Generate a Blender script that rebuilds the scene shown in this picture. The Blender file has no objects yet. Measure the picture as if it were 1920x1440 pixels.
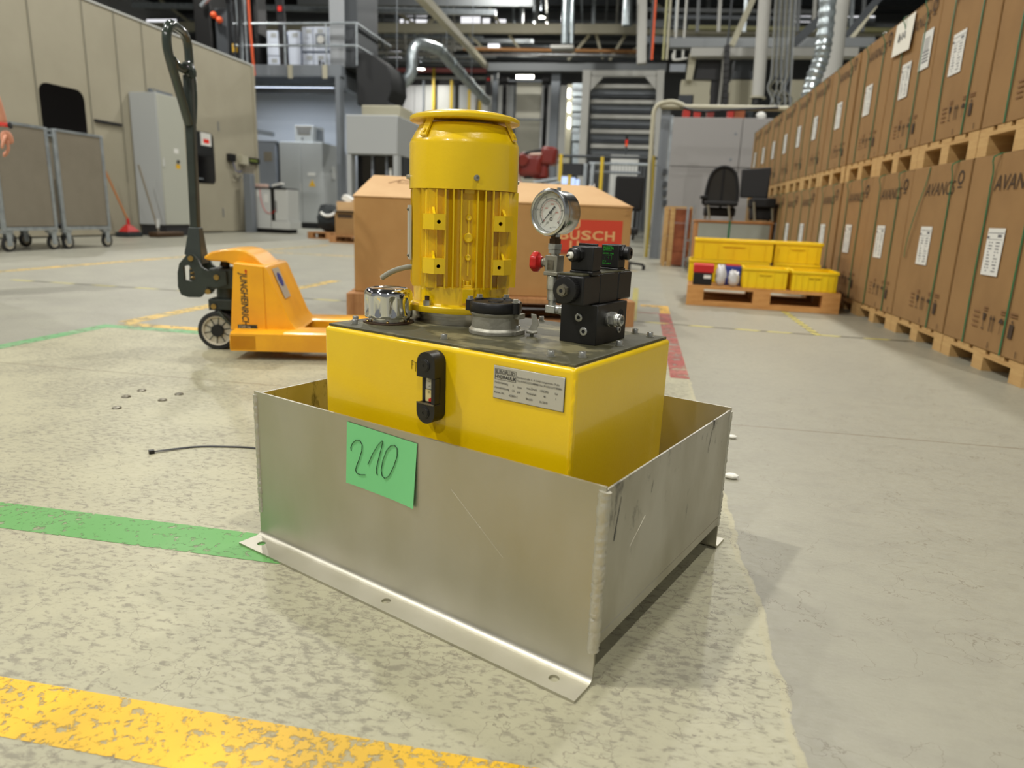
import bpy, bmesh, math, random
from mathutils import Vector, Matrix
random.seed(7)
SC = bpy.context.scene
COL = SC.collection
PI = math.pi

# ---------------------------------------------------------------- camera
PITCH, ROLL, YAW, FPX = 0.237908, 0.038959, 0.16989, 1307.674
def _axes():
    cp, sp, cr, sr = math.cos(PITCH), math.sin(PITCH), math.cos(ROLL), math.sin(ROLL)
    f = Vector((0, cp, -sp)); r0 = Vector((1, 0, 0)); u0 = Vector((0, sp, cp))
    r = r0 * cr + u0 * sr; u = u0 * cr - r0 * sr
    R = Matrix.Rotation(YAW, 3, 'Z')
    return R @ r, R @ u, R @ f
CR, CU, CF = _axes()
EYE = Vector((0, 0, 0.6))
cam_d = bpy.data.cameras.new('camera')
cam = bpy.data.objects.new('camera', cam_d); COL.objects.link(cam)
cam.matrix_world = Matrix(((CR.x, CU.x, -CF.x, EYE.x), (CR.y, CU.y, -CF.y, EYE.y), (CR.z, CU.z, -CF.z, EYE.z), (0, 0, 0, 1)))
cam_d.sensor_width = 36.0; cam_d.lens = FPX / 1920 * 36.0
cam_d.clip_start = 0.05; cam_d.clip_end = 200
cam_d.dof.use_dof = True; cam_d.dof.focus_distance = 1.22; cam_d.dof.aperture_fstop = 4.2
SC.camera = cam

# ---------------------------------------------------------------- world, exposure
W = bpy.data.worlds.new('world'); SC.world = W; W.use_nodes = True
W.node_tree.nodes['Background'].inputs[0].default_value = (0.95, 0.97, 1.0, 1)
W.node_tree.nodes['Background'].inputs[1].default_value = 0.20
SC.view_settings.view_transform = 'Standard'; SC.view_settings.look = 'None'
SC.view_settings.gamma = 1.0; SC.view_settings.use_curve_mapping = False
SC.view_settings.exposure = 0.0
LAMP_W = 400.0
LAMP_GAIN = {(-5.03, -0.26): 1.5, (2.45, -0.26): 0.8, (-12.27, 38.8): 0.5, (-5.03, -8.57): 1.3}
LAMP_COL = (1.0, 0.975, 0.92)
LAMP_SPOTS = [(-5.03, y, 9.0) for y in (-8.57, -0.26, 8.05, 16.35, 24.66, 32.97)] + [(2.45, y, 9.0) for y in (-8.57, -0.26, 8.05, 16.35)] + [(-12.5, y, 9.0) for y in (-0.26, 8.05, 16.35)] + [(-12.27, 38.8, 8.0)]

def at(px, py, y):
    """photo pixel -> world point on the plane at hall depth y"""
    d = CR * ((px - 960) / FPX) - CU * ((py - 720) / FPX) + CF
    return EYE + d * (y / d.y)

# ---------------------------------------------------------------- materials
def lin(c):
    c /= 255.0
    return c / 12.92 if c <= 0.04045 else ((c + 0.055) / 1.055) ** 2.4
def rgb(c): return (lin(c[0]), lin(c[1]), lin(c[2]), 1)
MATS = {}
def mat(name, c, rough=0.5, metal=0.0, c2=None, scale=6.0, lo=0.4, hi=0.65, bump=0.0, bscale=60.0, coat=0.0, spec=0.5, stretch=(1, 1, 1), rvar=0.0):
    if name in MATS: return MATS[name]
    m = bpy.data.materials.new(name); m.use_nodes = True; MATS[name] = m
    nt = m.node_tree; N = nt.nodes; Lk = nt.links; b = N['Principled BSDF']
    b.inputs['Base Color'].default_value = rgb(c); b.inputs['Roughness'].default_value = rough
    b.inputs['Metallic'].default_value = metal; b.inputs['Specular IOR Level'].default_value = spec
    b.inputs['Coat Weight'].default_value = coat; b.inputs['Coat Roughness'].default_value = 0.08
    if c2 or bump or rvar:
        tc = N.new('ShaderNodeTexCoord'); mp = N.new('ShaderNodeMapping'); mp.inputs['Scale'].default_value = stretch
        Lk.new(tc.outputs['Object'], mp.inputs['Vector'])
    if c2 or rvar:
        n = N.new('ShaderNodeTexNoise'); n.inputs['Scale'].default_value = scale; n.inputs['Detail'].default_value = 6; n.inputs['Roughness'].default_value = 0.62
        Lk.new(mp.outputs[0], n.inputs['Vector'])
    if c2:
        r = N.new('ShaderNodeValToRGB'); r.color_ramp.elements[0].position = lo; r.color_ramp.elements[1].position = hi
        r.color_ramp.elements[0].color = rgb(c); r.color_ramp.elements[1].color = rgb(c2)
        Lk.new(n.outputs['Fac'], r.inputs[0]); Lk.new(r.outputs[0], b.inputs['Base Color'])
    if rvar:
        q = N.new('ShaderNodeMapRange'); q.inputs[1].default_value = 0.3; q.inputs[2].default_value = 0.7
        q.inputs[3].default_value = max(0.02, rough - rvar); q.inputs[4].default_value = min(1, rough + rvar)
        Lk.new(n.outputs['Fac'], q.inputs[0]); Lk.new(q.outputs[0], b.inputs['Roughness'])
    if bump:
        n2 = N.new('ShaderNodeTexNoise'); n2.inputs['Scale'].default_value = bscale; n2.inputs['Detail'].default_value = 4
        Lk.new(mp.outputs[0], n2.inputs['Vector'])
        bp = N.new('ShaderNodeBump'); bp.inputs['Strength'].default_value = bump; bp.inputs['Distance'].default_value = 0.01
        Lk.new(n2.outputs['Fac'], bp.inputs['Height']); Lk.new(bp.outputs[0], b.inputs['Normal'])
    return m
def emat(name, c, strength):
    m = bpy.data.materials.new(name); m.use_nodes = True; b = m.node_tree.nodes['Principled BSDF']
    b.inputs['Base Color'].default_value = rgb(c); b.inputs['Emission Color'].default_value = rgb(c); b.inputs['Emission Strength'].default_value = strength
    MATS[name] = m; return m
def glassmat(name, c, alpha_mix=0.75, rough=0.03):
    m = bpy.data.materials.new(name); m.use_nodes = True; nt = m.node_tree; N = nt.nodes
    g = N['Principled BSDF']; g.inputs['Base Color'].default_value = rgb(c); g.inputs['Roughness'].default_value = rough
    t = N.new('ShaderNodeBsdfTransparent'); x = N.new('ShaderNodeMixShader'); x.inputs[0].default_value = 1 - alpha_mix
    nt.links.new(t.outputs[0], x.inputs[1]); nt.links.new(g.outputs[0], x.inputs[2])
    nt.links.new(x.outputs[0], N['Material Output'].inputs['Surface']); MATS[name] = m; return m

# ---------------------------------------------------------------- mesh builder
class MB:
    def __init__(s): s.v = []; s.f = []; s.m = []; s.mi = 0; s.T = None
    def add(s, vs, fs):
        o = len(s.v)
        for p in vs:
            p = Vector(p)
            s.v.append(s.T @ p if s.T else p)
        for f in fs: s.f.append([o + i for i in f]); s.m.append(s.mi)
        return s
    def box(s, lo, hi, R=None, piv=None):
        x0, y0, z0 = lo; x1, y1, z1 = hi
        vs = [Vector(p) for p in ((x0,y0,z0),(x1,y0,z0),(x1,y1,z0),(x0,y1,z0),(x0,y0,z1),(x1,y0,z1),(x1,y1,z1),(x0,y1,z1))]
        if R is not None:
            c = Vector(piv) if piv is not None else (Vector(lo) + Vector(hi)) / 2
            vs = [c + R @ (p - c) for p in vs]
        return s.add(vs, [(0,3,2,1),(4,5,6,7),(0,1,5,4),(1,2,6,5),(2,3,7,6),(3,0,4,7)])
    def bar(s, a, b, w, h=None, up=(0, 0, 1)):
        a = Vector(a); b = Vector(b); h = h or w
        d = (b - a).normalized(); up = Vector(up)
        if abs(d.dot(up)) > 0.98: up = Vector((1, 0, 0))
        x = d.cross(up).normalized() * (w / 2); y = x.cross(d).normalized() * (h / 2)
        return s.add([a-x-y, a+x-y, a+x+y, a-x+y, b-x-y, b+x-y, b+x+y, b-x+y], [(0,3,2,1),(4,5,6,7),(0,1,5,4),(1,2,6,5),(2,3,7,6),(3,0,4,7)])
    def cyl(s, a, b, r0, r1=None, n=20, caps=True):
        a = Vector(a); b = Vector(b); r1 = r0 if r1 is None else r1
        d = (b - a).normalized(); t = Vector((0, 0, 1)) if abs(d.z) < 0.9 else Vector((1, 0, 0))
        x = d.cross(t).normalized(); y = d.cross(x)
        vs = []
        for k in range(n):
            q = 2 * PI * (k + .5) / n; e = x * math.cos(q) + y * math.sin(q)
            vs += [a + e * r0, b + e * r1]
        fs = [(2*k, 2*((k+1) % n), 2*((k+1) % n)+1, 2*k+1) for k in range(n)]
        if caps: fs += [tuple(2*k for k in range(n))[::-1], tuple(2*k+1 for k in range(n))]
        return s.add(vs, fs)
    def tube(s, pts, r, n=8, closed=False, caps=True, flat=1.0):
        P = [Vector(p) for p in pts]; L = len(P)
        rr = r if isinstance(r, (list, tuple)) else [r] * L
        vs = []; x = None
        for i, p in enumerate(P):
            a = P[i-1] if (i or closed) else P[i]; b = P[(i+1) % L] if (i < L-1 or closed) else P[i]
            d = (b - a).normalized()
            if x is None:
                t = Vector((0, 0, 1)) if abs(d.z) < 0.9 else Vector((1, 0, 0)); x = d.cross(t).normalized()
            else:
                x = (x - d * x.dot(d)).normalized()
            y = d.cross(x)
            for k in range(n):
                q = 2 * PI * k / n; vs.append(p + (x * math.cos(q) + y * math.sin(q) * flat) * rr[i])
        fs = []
        for i in range(L if closed else L - 1):
            j = (i + 1) % L
            for k in range(n): fs.append((i*n+k, i*n+(k+1) % n, j*n+(k+1) % n, j*n+k))
        if caps and not closed: fs += [tuple(range(n))[::-1], tuple((L-1)*n+k for k in range(n))]
        return s.add(vs, fs)
    def lathe(s, prof, c=(0, 0, 0), ax=(0, 0, 1), n=32, fn=None, ring=False):
        c = Vector(c); d = Vector(ax).normalized(); t = Vector((0, 0, 1)) if abs(d.z) < 0.9 else Vector((1, 0, 0))
        x = t.cross(d).normalized() if abs(d.z) < 0.9 else Vector((1, 0, 0)); y = d.cross(x)
        vs = []; m = len(prof)
        for k in range(n):
            q = 2 * PI * k / n; e = x * math.cos(q) + y * math.sin(q)
            for (r, z) in prof: vs.append(c + e * (fn(r, z, q) if fn else r) + d * z)
        fs = [(k*m+i, ((k+1) % n)*m+i, ((k+1) % n)*m+i+1, k*m+i+1) for k in range(n) for i in range(m-1)]
        if ring: fs += [(k*m+m-1, ((k+1) % n)*m+m-1, ((k+1) % n)*m, k*m) for k in range(n)]; return s.add(vs, fs)
        if prof[0][0] > 1e-6: fs.append(tuple(k*m for k in range(n))[::-1])
        if prof[-1][0] > 1e-6: fs.append(tuple(k*m+m-1 for k in range(n)))
        return s.add(vs, fs)
    def prism(s, poly, o, u, v, h):
        o = Vector(o); u = Vector(u); v = Vector(v); w = u.cross(v).normalized() * h; n = len(poly)
        a = [o + u * p[0] + v * p[1] for p in poly]
        return s.add(a + [p + w for p in a], [tuple(range(n))[::-1], tuple(range(n, 2*n))] + [(i, (i+1) % n, n+(i+1) % n, n+i) for i in range(n)])
    def quad(s, a, b, c, d): return s.add([a, b, c, d], [(0, 1, 2, 3)])
    def ball(s, c, r, n=14, m=8, sc=(1, 1, 1)):
        c = Vector(c); vs = [c + Vector((0, 0, r * sc[2]))]
        for i in range(1, m):
            t = PI * i / m
            for k in range(n):
                q = 2 * PI * k / n; vs.append(c + Vector((r*sc[0]*math.sin(t)*math.cos(q), r*sc[1]*math.sin(t)*math.sin(q), r*sc[2]*math.cos(t))))
        vs.append(c - Vector((0, 0, r * sc[2]))); fs = []
        for k in range(n): fs.append((0, 1+k, 1+(k+1) % n)); fs.append((len(vs)-1, 1+(m-2)*n+(k+1) % n, 1+(m-2)*n+k))
        for i in range(m-2):
            for k in range(n): fs.append((1+i*n+k, 1+(i+1)*n+k, 1+(i+1)*n+(k+1) % n, 1+i*n+(k+1) % n))
        return s.add(vs, fs)
    def mesh(s, name, mats, smooth=38):
        me = bpy.data.meshes.new(name); me.from_pydata([tuple(p) for p in s.v], [], s.f)
        for m in (mats if isinstance(mats, (list, tuple)) else [mats]): me.materials.append(MATS[m] if isinstance(m, str) else m)
        me.polygons.foreach_set('material_index', s.m)
        if smooth:
            me.polygons.foreach_set('use_smooth', [True] * len(me.polygons)); me.set_sharp_from_angle(angle=math.radians(smooth))
        me.update(); return me
    def build(s, name, mats, parent=None, smooth=38, bevel=0.0, seg=2):
        return obj(name, s.mesh(name, mats, smooth), parent, bevel, seg)
def obj(name, me, parent=None, bevel=0.0, seg=2, loc=None, rz=None):
    o = bpy.data.objects.new(name, me); COL.objects.link(o)
    if parent is not None: o.parent = parent
    if loc is not None: o.location = loc
    if rz is not None: o.rotation_euler = (0, 0, rz)
    if bevel:
        b = o.modifiers.new('bevel', 'BEVEL'); b.width = bevel; b.segments = seg; b.limit_method = 'ANGLE'; b.angle_limit = math.radians(40)
    return o
def tag(o, label=None, cat=None, group=None, kind=None):
    if label: o['label'] = label
    if cat: o['category'] = cat
    if group: o['group'] = group
    if kind: o['kind'] = kind
    return o
def thing(name, label, cat, loc=(0, 0, 0), rz=0.0, group=None):
    o = bpy.data.objects.new(name, None); COL.objects.link(o); o.empty_display_size = 0.05
    o.location = loc; o.rotation_euler = (0, 0, rz)
    return tag(o, label, cat, group)
def copy_tree(o, parent=None):
    c = o.copy(); COL.objects.link(c)
    if parent is not None: c.parent = parent
    for ch in list(o.children): copy_tree(ch, c)
    return c
def curve_mesh(splines, thick):
    """flat outlines (outer + holes) -> filled plate mesh data in XY, thickness along Z"""
    cu = bpy.data.curves.new('tmp', 'CURVE'); cu.dimensions = '2D'; cu.fill_mode = 'BOTH'; cu.extrude = thick / 2
    for pts in splines:
        sp = cu.splines.new('POLY'); sp.points.add(len(pts) - 1)
        for p, q in zip(sp.points, pts): p.co = (q[0], q[1], 0, 1)
        sp.use_cyclic_u = True
    t = bpy.data.objects.new('tmp', cu); me = bpy.data.meshes.new_from_object(t)
    vs = [v.co.copy() for v in me.vertices]; fs = [tuple(p.vertices) for p in me.polygons]
    bpy.data.objects.remove(t); bpy.data.curves.remove(cu); bpy.data.meshes.remove(me)
    return vs, fs
def frame(o, u, v):
    u = Vector(u).normalized(); v = Vector(v).normalized(); w = u.cross(v)
    return Matrix(((u.x, v.x, w.x, o[0]), (u.y, v.y, w.y, o[1]), (u.z, v.z, w.z, o[2]), (0, 0, 0, 1)))
def plate(mb, splines, thick, o, u, v):
    vs, fs = curve_mesh(splines, thick); F = frame(o, u, v)
    mb.add([F @ p for p in vs], fs); return mb
def circ(cx, cy, r, n=20, a0=0.0): return [(cx + r * math.cos(a0 + 2*PI*k/n), cy + r * math.sin(a0 + 2*PI*k/n)) for k in range(n)]
def rrect(x0, y0, x1, y1, r, n=5):
    P = []
    for cx, cy, a in ((x1-r, y0+r, -PI/2), (x1-r, y1-r, 0), (x0+r, y1-r, PI/2), (x0+r, y0+r, PI)):
        for k in range(n + 1): P.append((cx + r*math.cos(a + PI/2*k/n), cy + r*math.sin(a + PI/2*k/n)))
    return P
def text_geo(s, size, shear=0.0, align='LEFT', spacing=1.0, bold=0.0, sx=1.0):
    cu = bpy.data.curves.new('tmp', 'FONT'); cu.body = s; cu.size = size; cu.shear = shear; cu.align_x = align
    cu.space_character = spacing; cu.offset = bold; cu.resolution_u = 3
    t = bpy.data.objects.new('tmp', cu); me = bpy.data.meshes.new_from_object(t)
    vs = [Vector((v.co.x * sx, v.co.y, 0)) for v in me.vertices]; fs = [tuple(p.vertices) for p in me.polygons]
    bpy.data.objects.remove(t); bpy.data.curves.remove(cu); bpy.data.meshes.remove(me)
    return vs, fs
def put_text(mb, s, size, o, u, v, lift=0.0004, **k):
    vs, fs = text_geo(s, size, **k); F = frame(o, u, v); w = Vector((0, 0, lift))
    mb.add([F @ (p + w) for p in vs], fs); return mb
def stroke(mb, pts, r, o, u, v, lift=0.0004, n=6):
    F = frame(o, u, v); mb.tube([F @ Vector((p[0], p[1], lift)) for p in pts], r, n=n, flat=0.25); return mb

# ---------------------------------------------------------------- material set
YEL = (240, 202, 6)
mat('yellow_paint', YEL, 0.28, coat=0.6, c2=(232, 192, 6), scale=3, bump=0.04, bscale=250)
mat('lid_steel', (72, 70, 50), 0.5, 0.0, spec=0.3, c2=(122, 116, 86), scale=9, lo=0.52, hi=0.60, bump=0.08, bscale=90, stretch=(1, 1.6, 1))
mat('zinc', (205, 206, 200), 0.3, 0.8, c2=(165, 164, 154), scale=60)
mat('chrome', (225, 226, 224), 0.06, 1.0)
mat('steel_machined', (200, 196, 184), 0.26, 1.0, c2=(170, 165, 150), scale=40, stretch=(1, 1, 6))
mat('case_steel', (196, 198, 196), 0.24, 1.0)
mat('steel_dull', (140, 136, 122), 0.45, 0.9, c2=(95, 88, 72), scale=40)
mat('cast_alu', (170, 168, 155), 0.5, 0.55, c2=(140, 137, 122), scale=14, bump=0.08, bscale=220)
mat('black_ano', (17, 17, 16), 0.45, 0.0, c2=(22, 21, 19), scale=10)
mat('black_plastic', (15, 15, 15), 0.42, c2=(22, 21, 20), scale=20)
mat('black_matte', (16, 16, 17), 0.75)
mat('brown_steel', (66, 48, 36), 0.5, 0.6, c2=(96, 76, 52), scale=40)
mat('red_knob', (196, 30, 24), 0.4)
mat('ink_black', (22, 22, 20), 0.6)
mat('ink_red', (190, 50, 40), 0.6)
mat('white_paper', (232, 230, 218), 0.7)
mat('dial_white', (200, 200, 190), 0.5)
mat('plate_silver', (196, 194, 182), 0.4, 0.35)
mat('cable_grey', (140, 138, 120), 0.6)
mat('green_print', (40, 180, 40), 0.6)
mat('green_paper', (122, 206, 136), 0.8)
mat('orange_paint', (246, 176, 22), 0.36, coat=0.3, c2=(230, 158, 28), scale=5)
mat('jack_green', (48, 56, 50), 0.42, c2=(40, 46, 42), scale=12)
mat('rubber', (28, 28, 27), 0.75, c2=(40, 40, 38), scale=20)
mat('wheel_nylon', (196, 190, 170), 0.55)
mat('brass', (170, 140, 80), 0.35, 0.9)
mat('cardboard', (150, 115, 70), 0.85, c2=(141, 107, 64), scale=4, bump=0.03, bscale=300)
mat('cardboard_pale', (202, 166, 120), 0.85, c2=(194, 156, 110), scale=3, bump=0.03, bscale=200)
mat('seam_brown', (104, 60, 34), 0.9)
mat('logo_red', (196, 62, 36), 0.7)
mat('logo_dark_red', (170, 44, 34), 0.7)
mat('label_white', (222, 222, 216), 0.6)
mat('label_grey', (96, 98, 104), 0.7)
mat('box_print', (62, 46, 30), 0.85)
mat('box_print_pale', (128, 92, 56), 0.85)
mat('strap_green', (28, 104, 66), 0.35)
mat('pine', (196, 160, 104), 0.75, c2=(178, 138, 84), scale=5, stretch=(1, 1, 8), bump=0.05, bscale=80)
mat('pine_dark', (178, 130, 82), 0.8, c2=(154, 106, 62), scale=5, stretch=(8, 1, 1))
mat('pine_red', (150, 84, 50), 0.8, c2=(120, 62, 36), scale=5)
mat('crate_yellow', (240, 206, 12), 0.42, c2=(232, 196, 12), scale=3)
mat('booth_beige', (164, 158, 138), 0.5, c2=(159, 153, 133), scale=1.5)
mat('booth_joint', (120, 118, 104), 0.6)
mat('window_black', (14, 12, 12), 0.08, spec=0.6)
mat('cab_grey', (172, 176, 176), 0.45)
mat('cab_grey_dark', (128, 134, 142), 0.45)
mat('cab_white', (198, 200, 196), 0.4)
mat('cab_right', (150, 148, 146), 0.5)
mat('plinth_dark', (36, 36, 38), 0.6)
mat('trolley_board', (128, 121, 106), 0.6, c2=(122, 115, 100), scale=3)
mat('galv', (176, 184, 188), 0.38, 0.6, c2=(150, 158, 164), scale=8)
mat('galv_pipe', (186, 196, 200), 0.3, 0.75, c2=(160, 170, 174), scale=6)
mat('steel_grey', (120, 126, 132), 0.5, 0.2)
mat('steel_dark', (62, 66, 70), 0.55, 0.2)
mat('beam_cream', (176, 172, 150), 0.55)
mat('beam_white', (182, 182, 176), 0.5)
mat('beam_grey', (110, 114, 116), 0.55)
mat('roof_dark', (58, 58, 60), 0.8)
mat('wall_panel', (196, 198, 198), 0.6)
mat('duct_black', (24, 26, 28), 0.6)
mat('orange_cable', (226, 90, 40), 0.5)
mat('cable_black', (20, 20, 24), 0.5)
mat('hose_yellow', (150, 132, 48), 0.5)
mat('streak_dark', (62, 66, 68), 0.6)
mat('scratch_light', (196, 192, 176), 0.4, 0.6)
mat('warn_yellow', (224, 176, 30), 0.5)
mat('post_yellow', (214, 182, 40), 0.5)
mat('robot_red', (118, 32, 22), 0.35, coat=0.3)
mat('robot_pale', (220, 190, 176), 0.4)
mat('chair_black', (20, 20, 21), 0.8)
mat('chair_mesh', (48, 46, 42), 0.85)
mat('chair_leg', (150, 146, 130), 0.35, 0.7)
mat('desk_grey', (152, 156, 146), 0.6)
mat('desk_wood', (176, 120, 66), 0.6)
mat('plastic_bag', (206, 206, 206), 0.25)
mat('blue_box', (40, 56, 140), 0.5)
mat('red_box', (190, 34, 34), 0.5)
mat('broom_wood', (166, 104, 50), 0.6)
mat('shovel_red', (178, 36, 32), 0.35)
mat('dark_cloth', (34, 40, 42), 0.8)
mat('skin', (214, 150, 120), 0.55)
mat('band_red', (224, 70, 60), 0.5)
mat('shirt', (70, 76, 90), 0.85)
mat('trousers', (44, 48, 60), 0.85)
mat('hair', (50, 36, 26), 0.7)
mat('led_red', (230, 40, 24), 0.4)
emat('lamp_glow', (255, 250, 235), 14.0)
emat('sky_light', (250, 250, 255), 1.0)
emat('screen_glow', (170, 190, 230), 0.9)
emat('lcd_green', (90, 100, 40), 0.3)

def alu_mat(name, smudge):
    m = mat(name, (186, 184, 170), 0.4, 1.0); nt = m.node_tree; N = nt.nodes; K = nt.links; b = N['Principled BSDF']
    tc = N.new('ShaderNodeTexCoord')
    mp = N.new('ShaderNodeMapping'); mp.inputs['Scale'].default_value = (1, 1, 0.55); K.new(tc.outputs['Object'], mp.inputs['Vector'])
    n1 = N.new('ShaderNodeTexNoise'); n1.inputs['Scale'].default_value = 9; n1.inputs['Detail'].default_value = 8; K.new(mp.outputs[0], n1.inputs['Vector'])
    n2 = N.new('ShaderNodeTexNoise'); n2.inputs['Scale'].default_value = 420; n2.inputs['Detail'].default_value = 2; K.new(tc.outputs['Object'], n2.inputs['Vector'])
    r = N.new('ShaderNodeMapRange'); r.inputs[1].default_value = 0.3; r.inputs[2].default_value = 0.7; r.inputs[3].default_value = 0.42; r.inputs[4].default_value = 0.54
    K.new(n1.outputs['Fac'], r.inputs[0]); K.new(r.outputs[0], b.inputs['Roughness'])
    cr = N.new('ShaderNodeValToRGB'); cr.color_ramp.elements[0].color = rgb((186, 183, 168)) if not smudge else rgb((176, 173, 160)); cr.color_ramp.elements[1].color = rgb((196, 193, 180)) if not smudge else rgb((200, 198, 188))
    cr.color_ramp.elements[0].position = 0.35; cr.color_ramp.elements[1].position = 0.62
    K.new(n1.outputs['Fac'], cr.inputs[0]); last = cr.outputs[0]
    if smudge:
        n3 = N.new('ShaderNodeTexNoise'); n3.inputs['Scale'].default_value = 26; n3.inputs['Detail'].default_value = 9; n3.inputs['Roughness'].default_value = 0.7
        mp3 = N.new('ShaderNodeMapping'); mp3.inputs['Scale'].default_value = (1, 1, 0.45); mp3.inputs['Location'].default_value = (3.1, 0.4, 0.2)
        K.new(tc.outputs['Object'], mp3.inputs['Vector']); K.new(mp3.outputs[0], n3.inputs['Vector'])
        sp = N.new('ShaderNodeSeparateXYZ'); K.new(tc.outputs['Object'], sp.inputs[0])
        zr = N.new('ShaderNodeMapRange'); zr.inputs[1].default_value = 0.13; zr.inputs[2].default_value = 0.26; zr.inputs[3].default_value = 0.0; zr.inputs[4].default_value = 0.10
        K.new(sp.outputs['Z'], zr.inputs[0])
        ad = N.new('ShaderNodeMath'); ad.operation = 'ADD'; K.new(n3.outputs['Fac'], ad.inputs[0]); K.new(zr.outputs[0], ad.inputs[1])
        th = N.new('ShaderNodeMapRange'); th.inputs[1].default_value = 0.64; th.inputs[2].default_value = 0.78; K.new(ad.outputs[0], th.inputs[0])
        mx = N.new('ShaderNodeMix'); mx.data_type = 'RGBA'; K.new(th.outputs[0], mx.inputs[0]); K.new(last, mx.inputs[6]); mx.inputs[7].default_value = rgb((84, 84, 82)); last = mx.outputs[2]
    K.new(last, b.inputs['Base Color'])
    bp = N.new('ShaderNodeBump'); bp.inputs['Strength'].default_value = 0.05; bp.inputs['Distance'].default_value = 0.002
    K.new(n2.outputs['Fac'], bp.inputs['Height']); K.new(bp.outputs[0], b.inputs['Normal'])
alu_mat('alu_front', False); alu_mat('alu_side', True)
mat('alu_weld', (190, 187, 172), 0.5, 0.6, bump=0.25, bscale=160)

def floor_mat():
    m = mat('floor_concrete', (160, 156, 130), 0.4); nt = m.node_tree; N = nt.nodes; K = nt.links; b = N['Principled BSDF']
    tc = N.new('ShaderNodeTexCoord'); P = tc.outputs['Object']
    def noise(scale, detail=8, rough=0.6, vec=P, dist=0.0):
        n = N.new('ShaderNodeTexNoise'); n.inputs['Scale'].default_value = scale; n.inputs['Detail'].default_value = detail
        n.inputs['Roughness'].default_value = rough; n.inputs['Distortion'].default_value = dist; K.new(vec, n.inputs['Vector']); return n.outputs['Fac']
    def rng(x, a, c, lo=0.0, hi=1.0):
        r = N.new('ShaderNodeMapRange'); r.inputs[1].default_value = a; r.inputs[2].default_value = c; r.inputs[3].default_value = lo; r.inputs[4].default_value = hi
        K.new(x, r.inputs[0]); return r.outputs[0]
    def mth(op, a, c=None):
        q = N.new('ShaderNodeMath'); q.operation = op
        for i, w in enumerate((a, c)):
            if w is None: continue
            if isinstance(w, (int, float)): q.inputs[i].default_value = w
            else: K.new(w, q.inputs[i])
        return q.outputs[0]
    def mix(f, a, c):
        x = N.new('ShaderNodeMix'); x.data_type = 'RGBA'; K.new(f, x.inputs[0])
        for i, w in ((6, a), (7, c)):
            if isinstance(w, tuple): x.inputs[i].default_value = rgb(w)
            else: K.new(w, x.inputs[i])
        return x.outputs[2]
    sp = N.new('ShaderNodeSeparateXYZ'); K.new(P, sp.inputs[0]); X, Y = sp.outputs['X'], sp.outputs['Y']
    mp = N.new('ShaderNodeMapping'); mp.inputs['Scale'].default_value = (0.8, 1.5, 1); mp.inputs['Rotation'].default_value = (0, 0, 0.25); K.new(P, mp.inputs['Vector'])
    big = noise(0.9, 4); mid = noise(3.2, 6); fine = noise(62, 10, 0.7, mp.outputs[0], 0.3); grain = noise(180, 4, 0.7); sm = noise(13, 8, 0.65, mp.outputs[0])
    # coated bay: pale greenish-beige skin worn through to grey
    coat = mix(rng(mid, 0.35, 0.65), (171, 167, 139), (162, 158, 132))
    coat = mix(rng(sm, 0.5, 0.72, 0, 0.55), coat, (148, 145, 123))
    wear = mth('ADD', fine, rng(mid, 0.3, 0.72, -0.05, 0.10))
    coat = mix(rng(wear, 0.525, 0.63, 0, 0.85), coat, (127, 122, 104))
    coat = mix(rng(noise(2.1, 7, 0.7), 0.52, 0.72, 0, 0.5), coat, (138, 133, 113))
    coat = mix(rng(grain, 0.58, 0.75, 0, 0.35), coat, (135, 129, 110))
    # bare power-floated slab
    bare = mix(rng(big, 0.3, 0.7), (141, 138, 123), (151, 148, 130))
    bare = mix(rng(sm, 0.48, 0.75, 0, 0.5), bare, (129, 125, 112))
    bare = mix(rng(grain, 0.62, 0.72, 0, 0.25), bare, (115, 111, 98))
    edge = mth('ADD', X, mth('MULTIPLY', mth('SUBTRACT', noise(7, 5), 0.5), 0.05))
    right = mth('GREATER_THAN', edge, 0.232)
    farx = mth('LESS_THAN', X, -2.55); fary = mth('GREATER_THAN', Y, 3.0); far = mth('MAXIMUM', farx, fary)
    farc = mix(rng(mid, 0.35, 0.65), (151, 150, 135), (141, 139, 127))
    farc = mix(rng(sm, 0.55, 0.75, 0, 0.5), farc, (127, 126, 114))
    col = mix(far, coat, farc); col = mix(right, col, bare)
    lip = mth('MULTIPLY', mth('LESS_THAN', mth('ABSOLUTE', mth('SUBTRACT', edge, 0.228)), 0.006), mth('LESS_THAN', Y, 3.2))
    col = mix(mth('MULTIPLY', lip, 0.6), col, (173, 166, 134))
    joint = mth('LESS_THAN', mth('ABSOLUTE', mth('SUBTRACT', Y, mth('ADD', 2.135, mth('MULTIPLY', noise(5), 0.02)))), 0.004)
    col = mix(mth('MULTIPLY', joint, 0.7), col, (111, 99, 79))
    vo = N.new('ShaderNodeTexVoronoi'); vo.feature = 'DISTANCE_TO_EDGE'; vo.inputs['Scale'].default_value = 2.6
    wv = N.new('ShaderNodeVectorMath'); wv.operation = 'ADD'; K.new(P, wv.inputs[0])
    nv = N.new('ShaderNodeTexNoise'); nv.inputs['Scale'].default_value = 6; nv.inputs['Detail'].default_value = 6; K.new(P, nv.inputs['Vector'])
    K.new(nv.outputs['Color'], wv.inputs[1]); K.new(wv.outputs[0], vo.inputs['Vector'])
    ck = mth('MULTIPLY', mth('LESS_THAN', vo.outputs['Distance'], 0.004), mth('GREATER_THAN', big, 0.42))
    col = mix(mth('MULTIPLY', ck, 0.7), col, (117, 110, 93))
    K.new(col, b.inputs['Base Color'])
    rg = rng(fine, 0.35, 0.65, 0.34, 0.52); K.new(rg, b.inputs['Roughness'])
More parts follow.
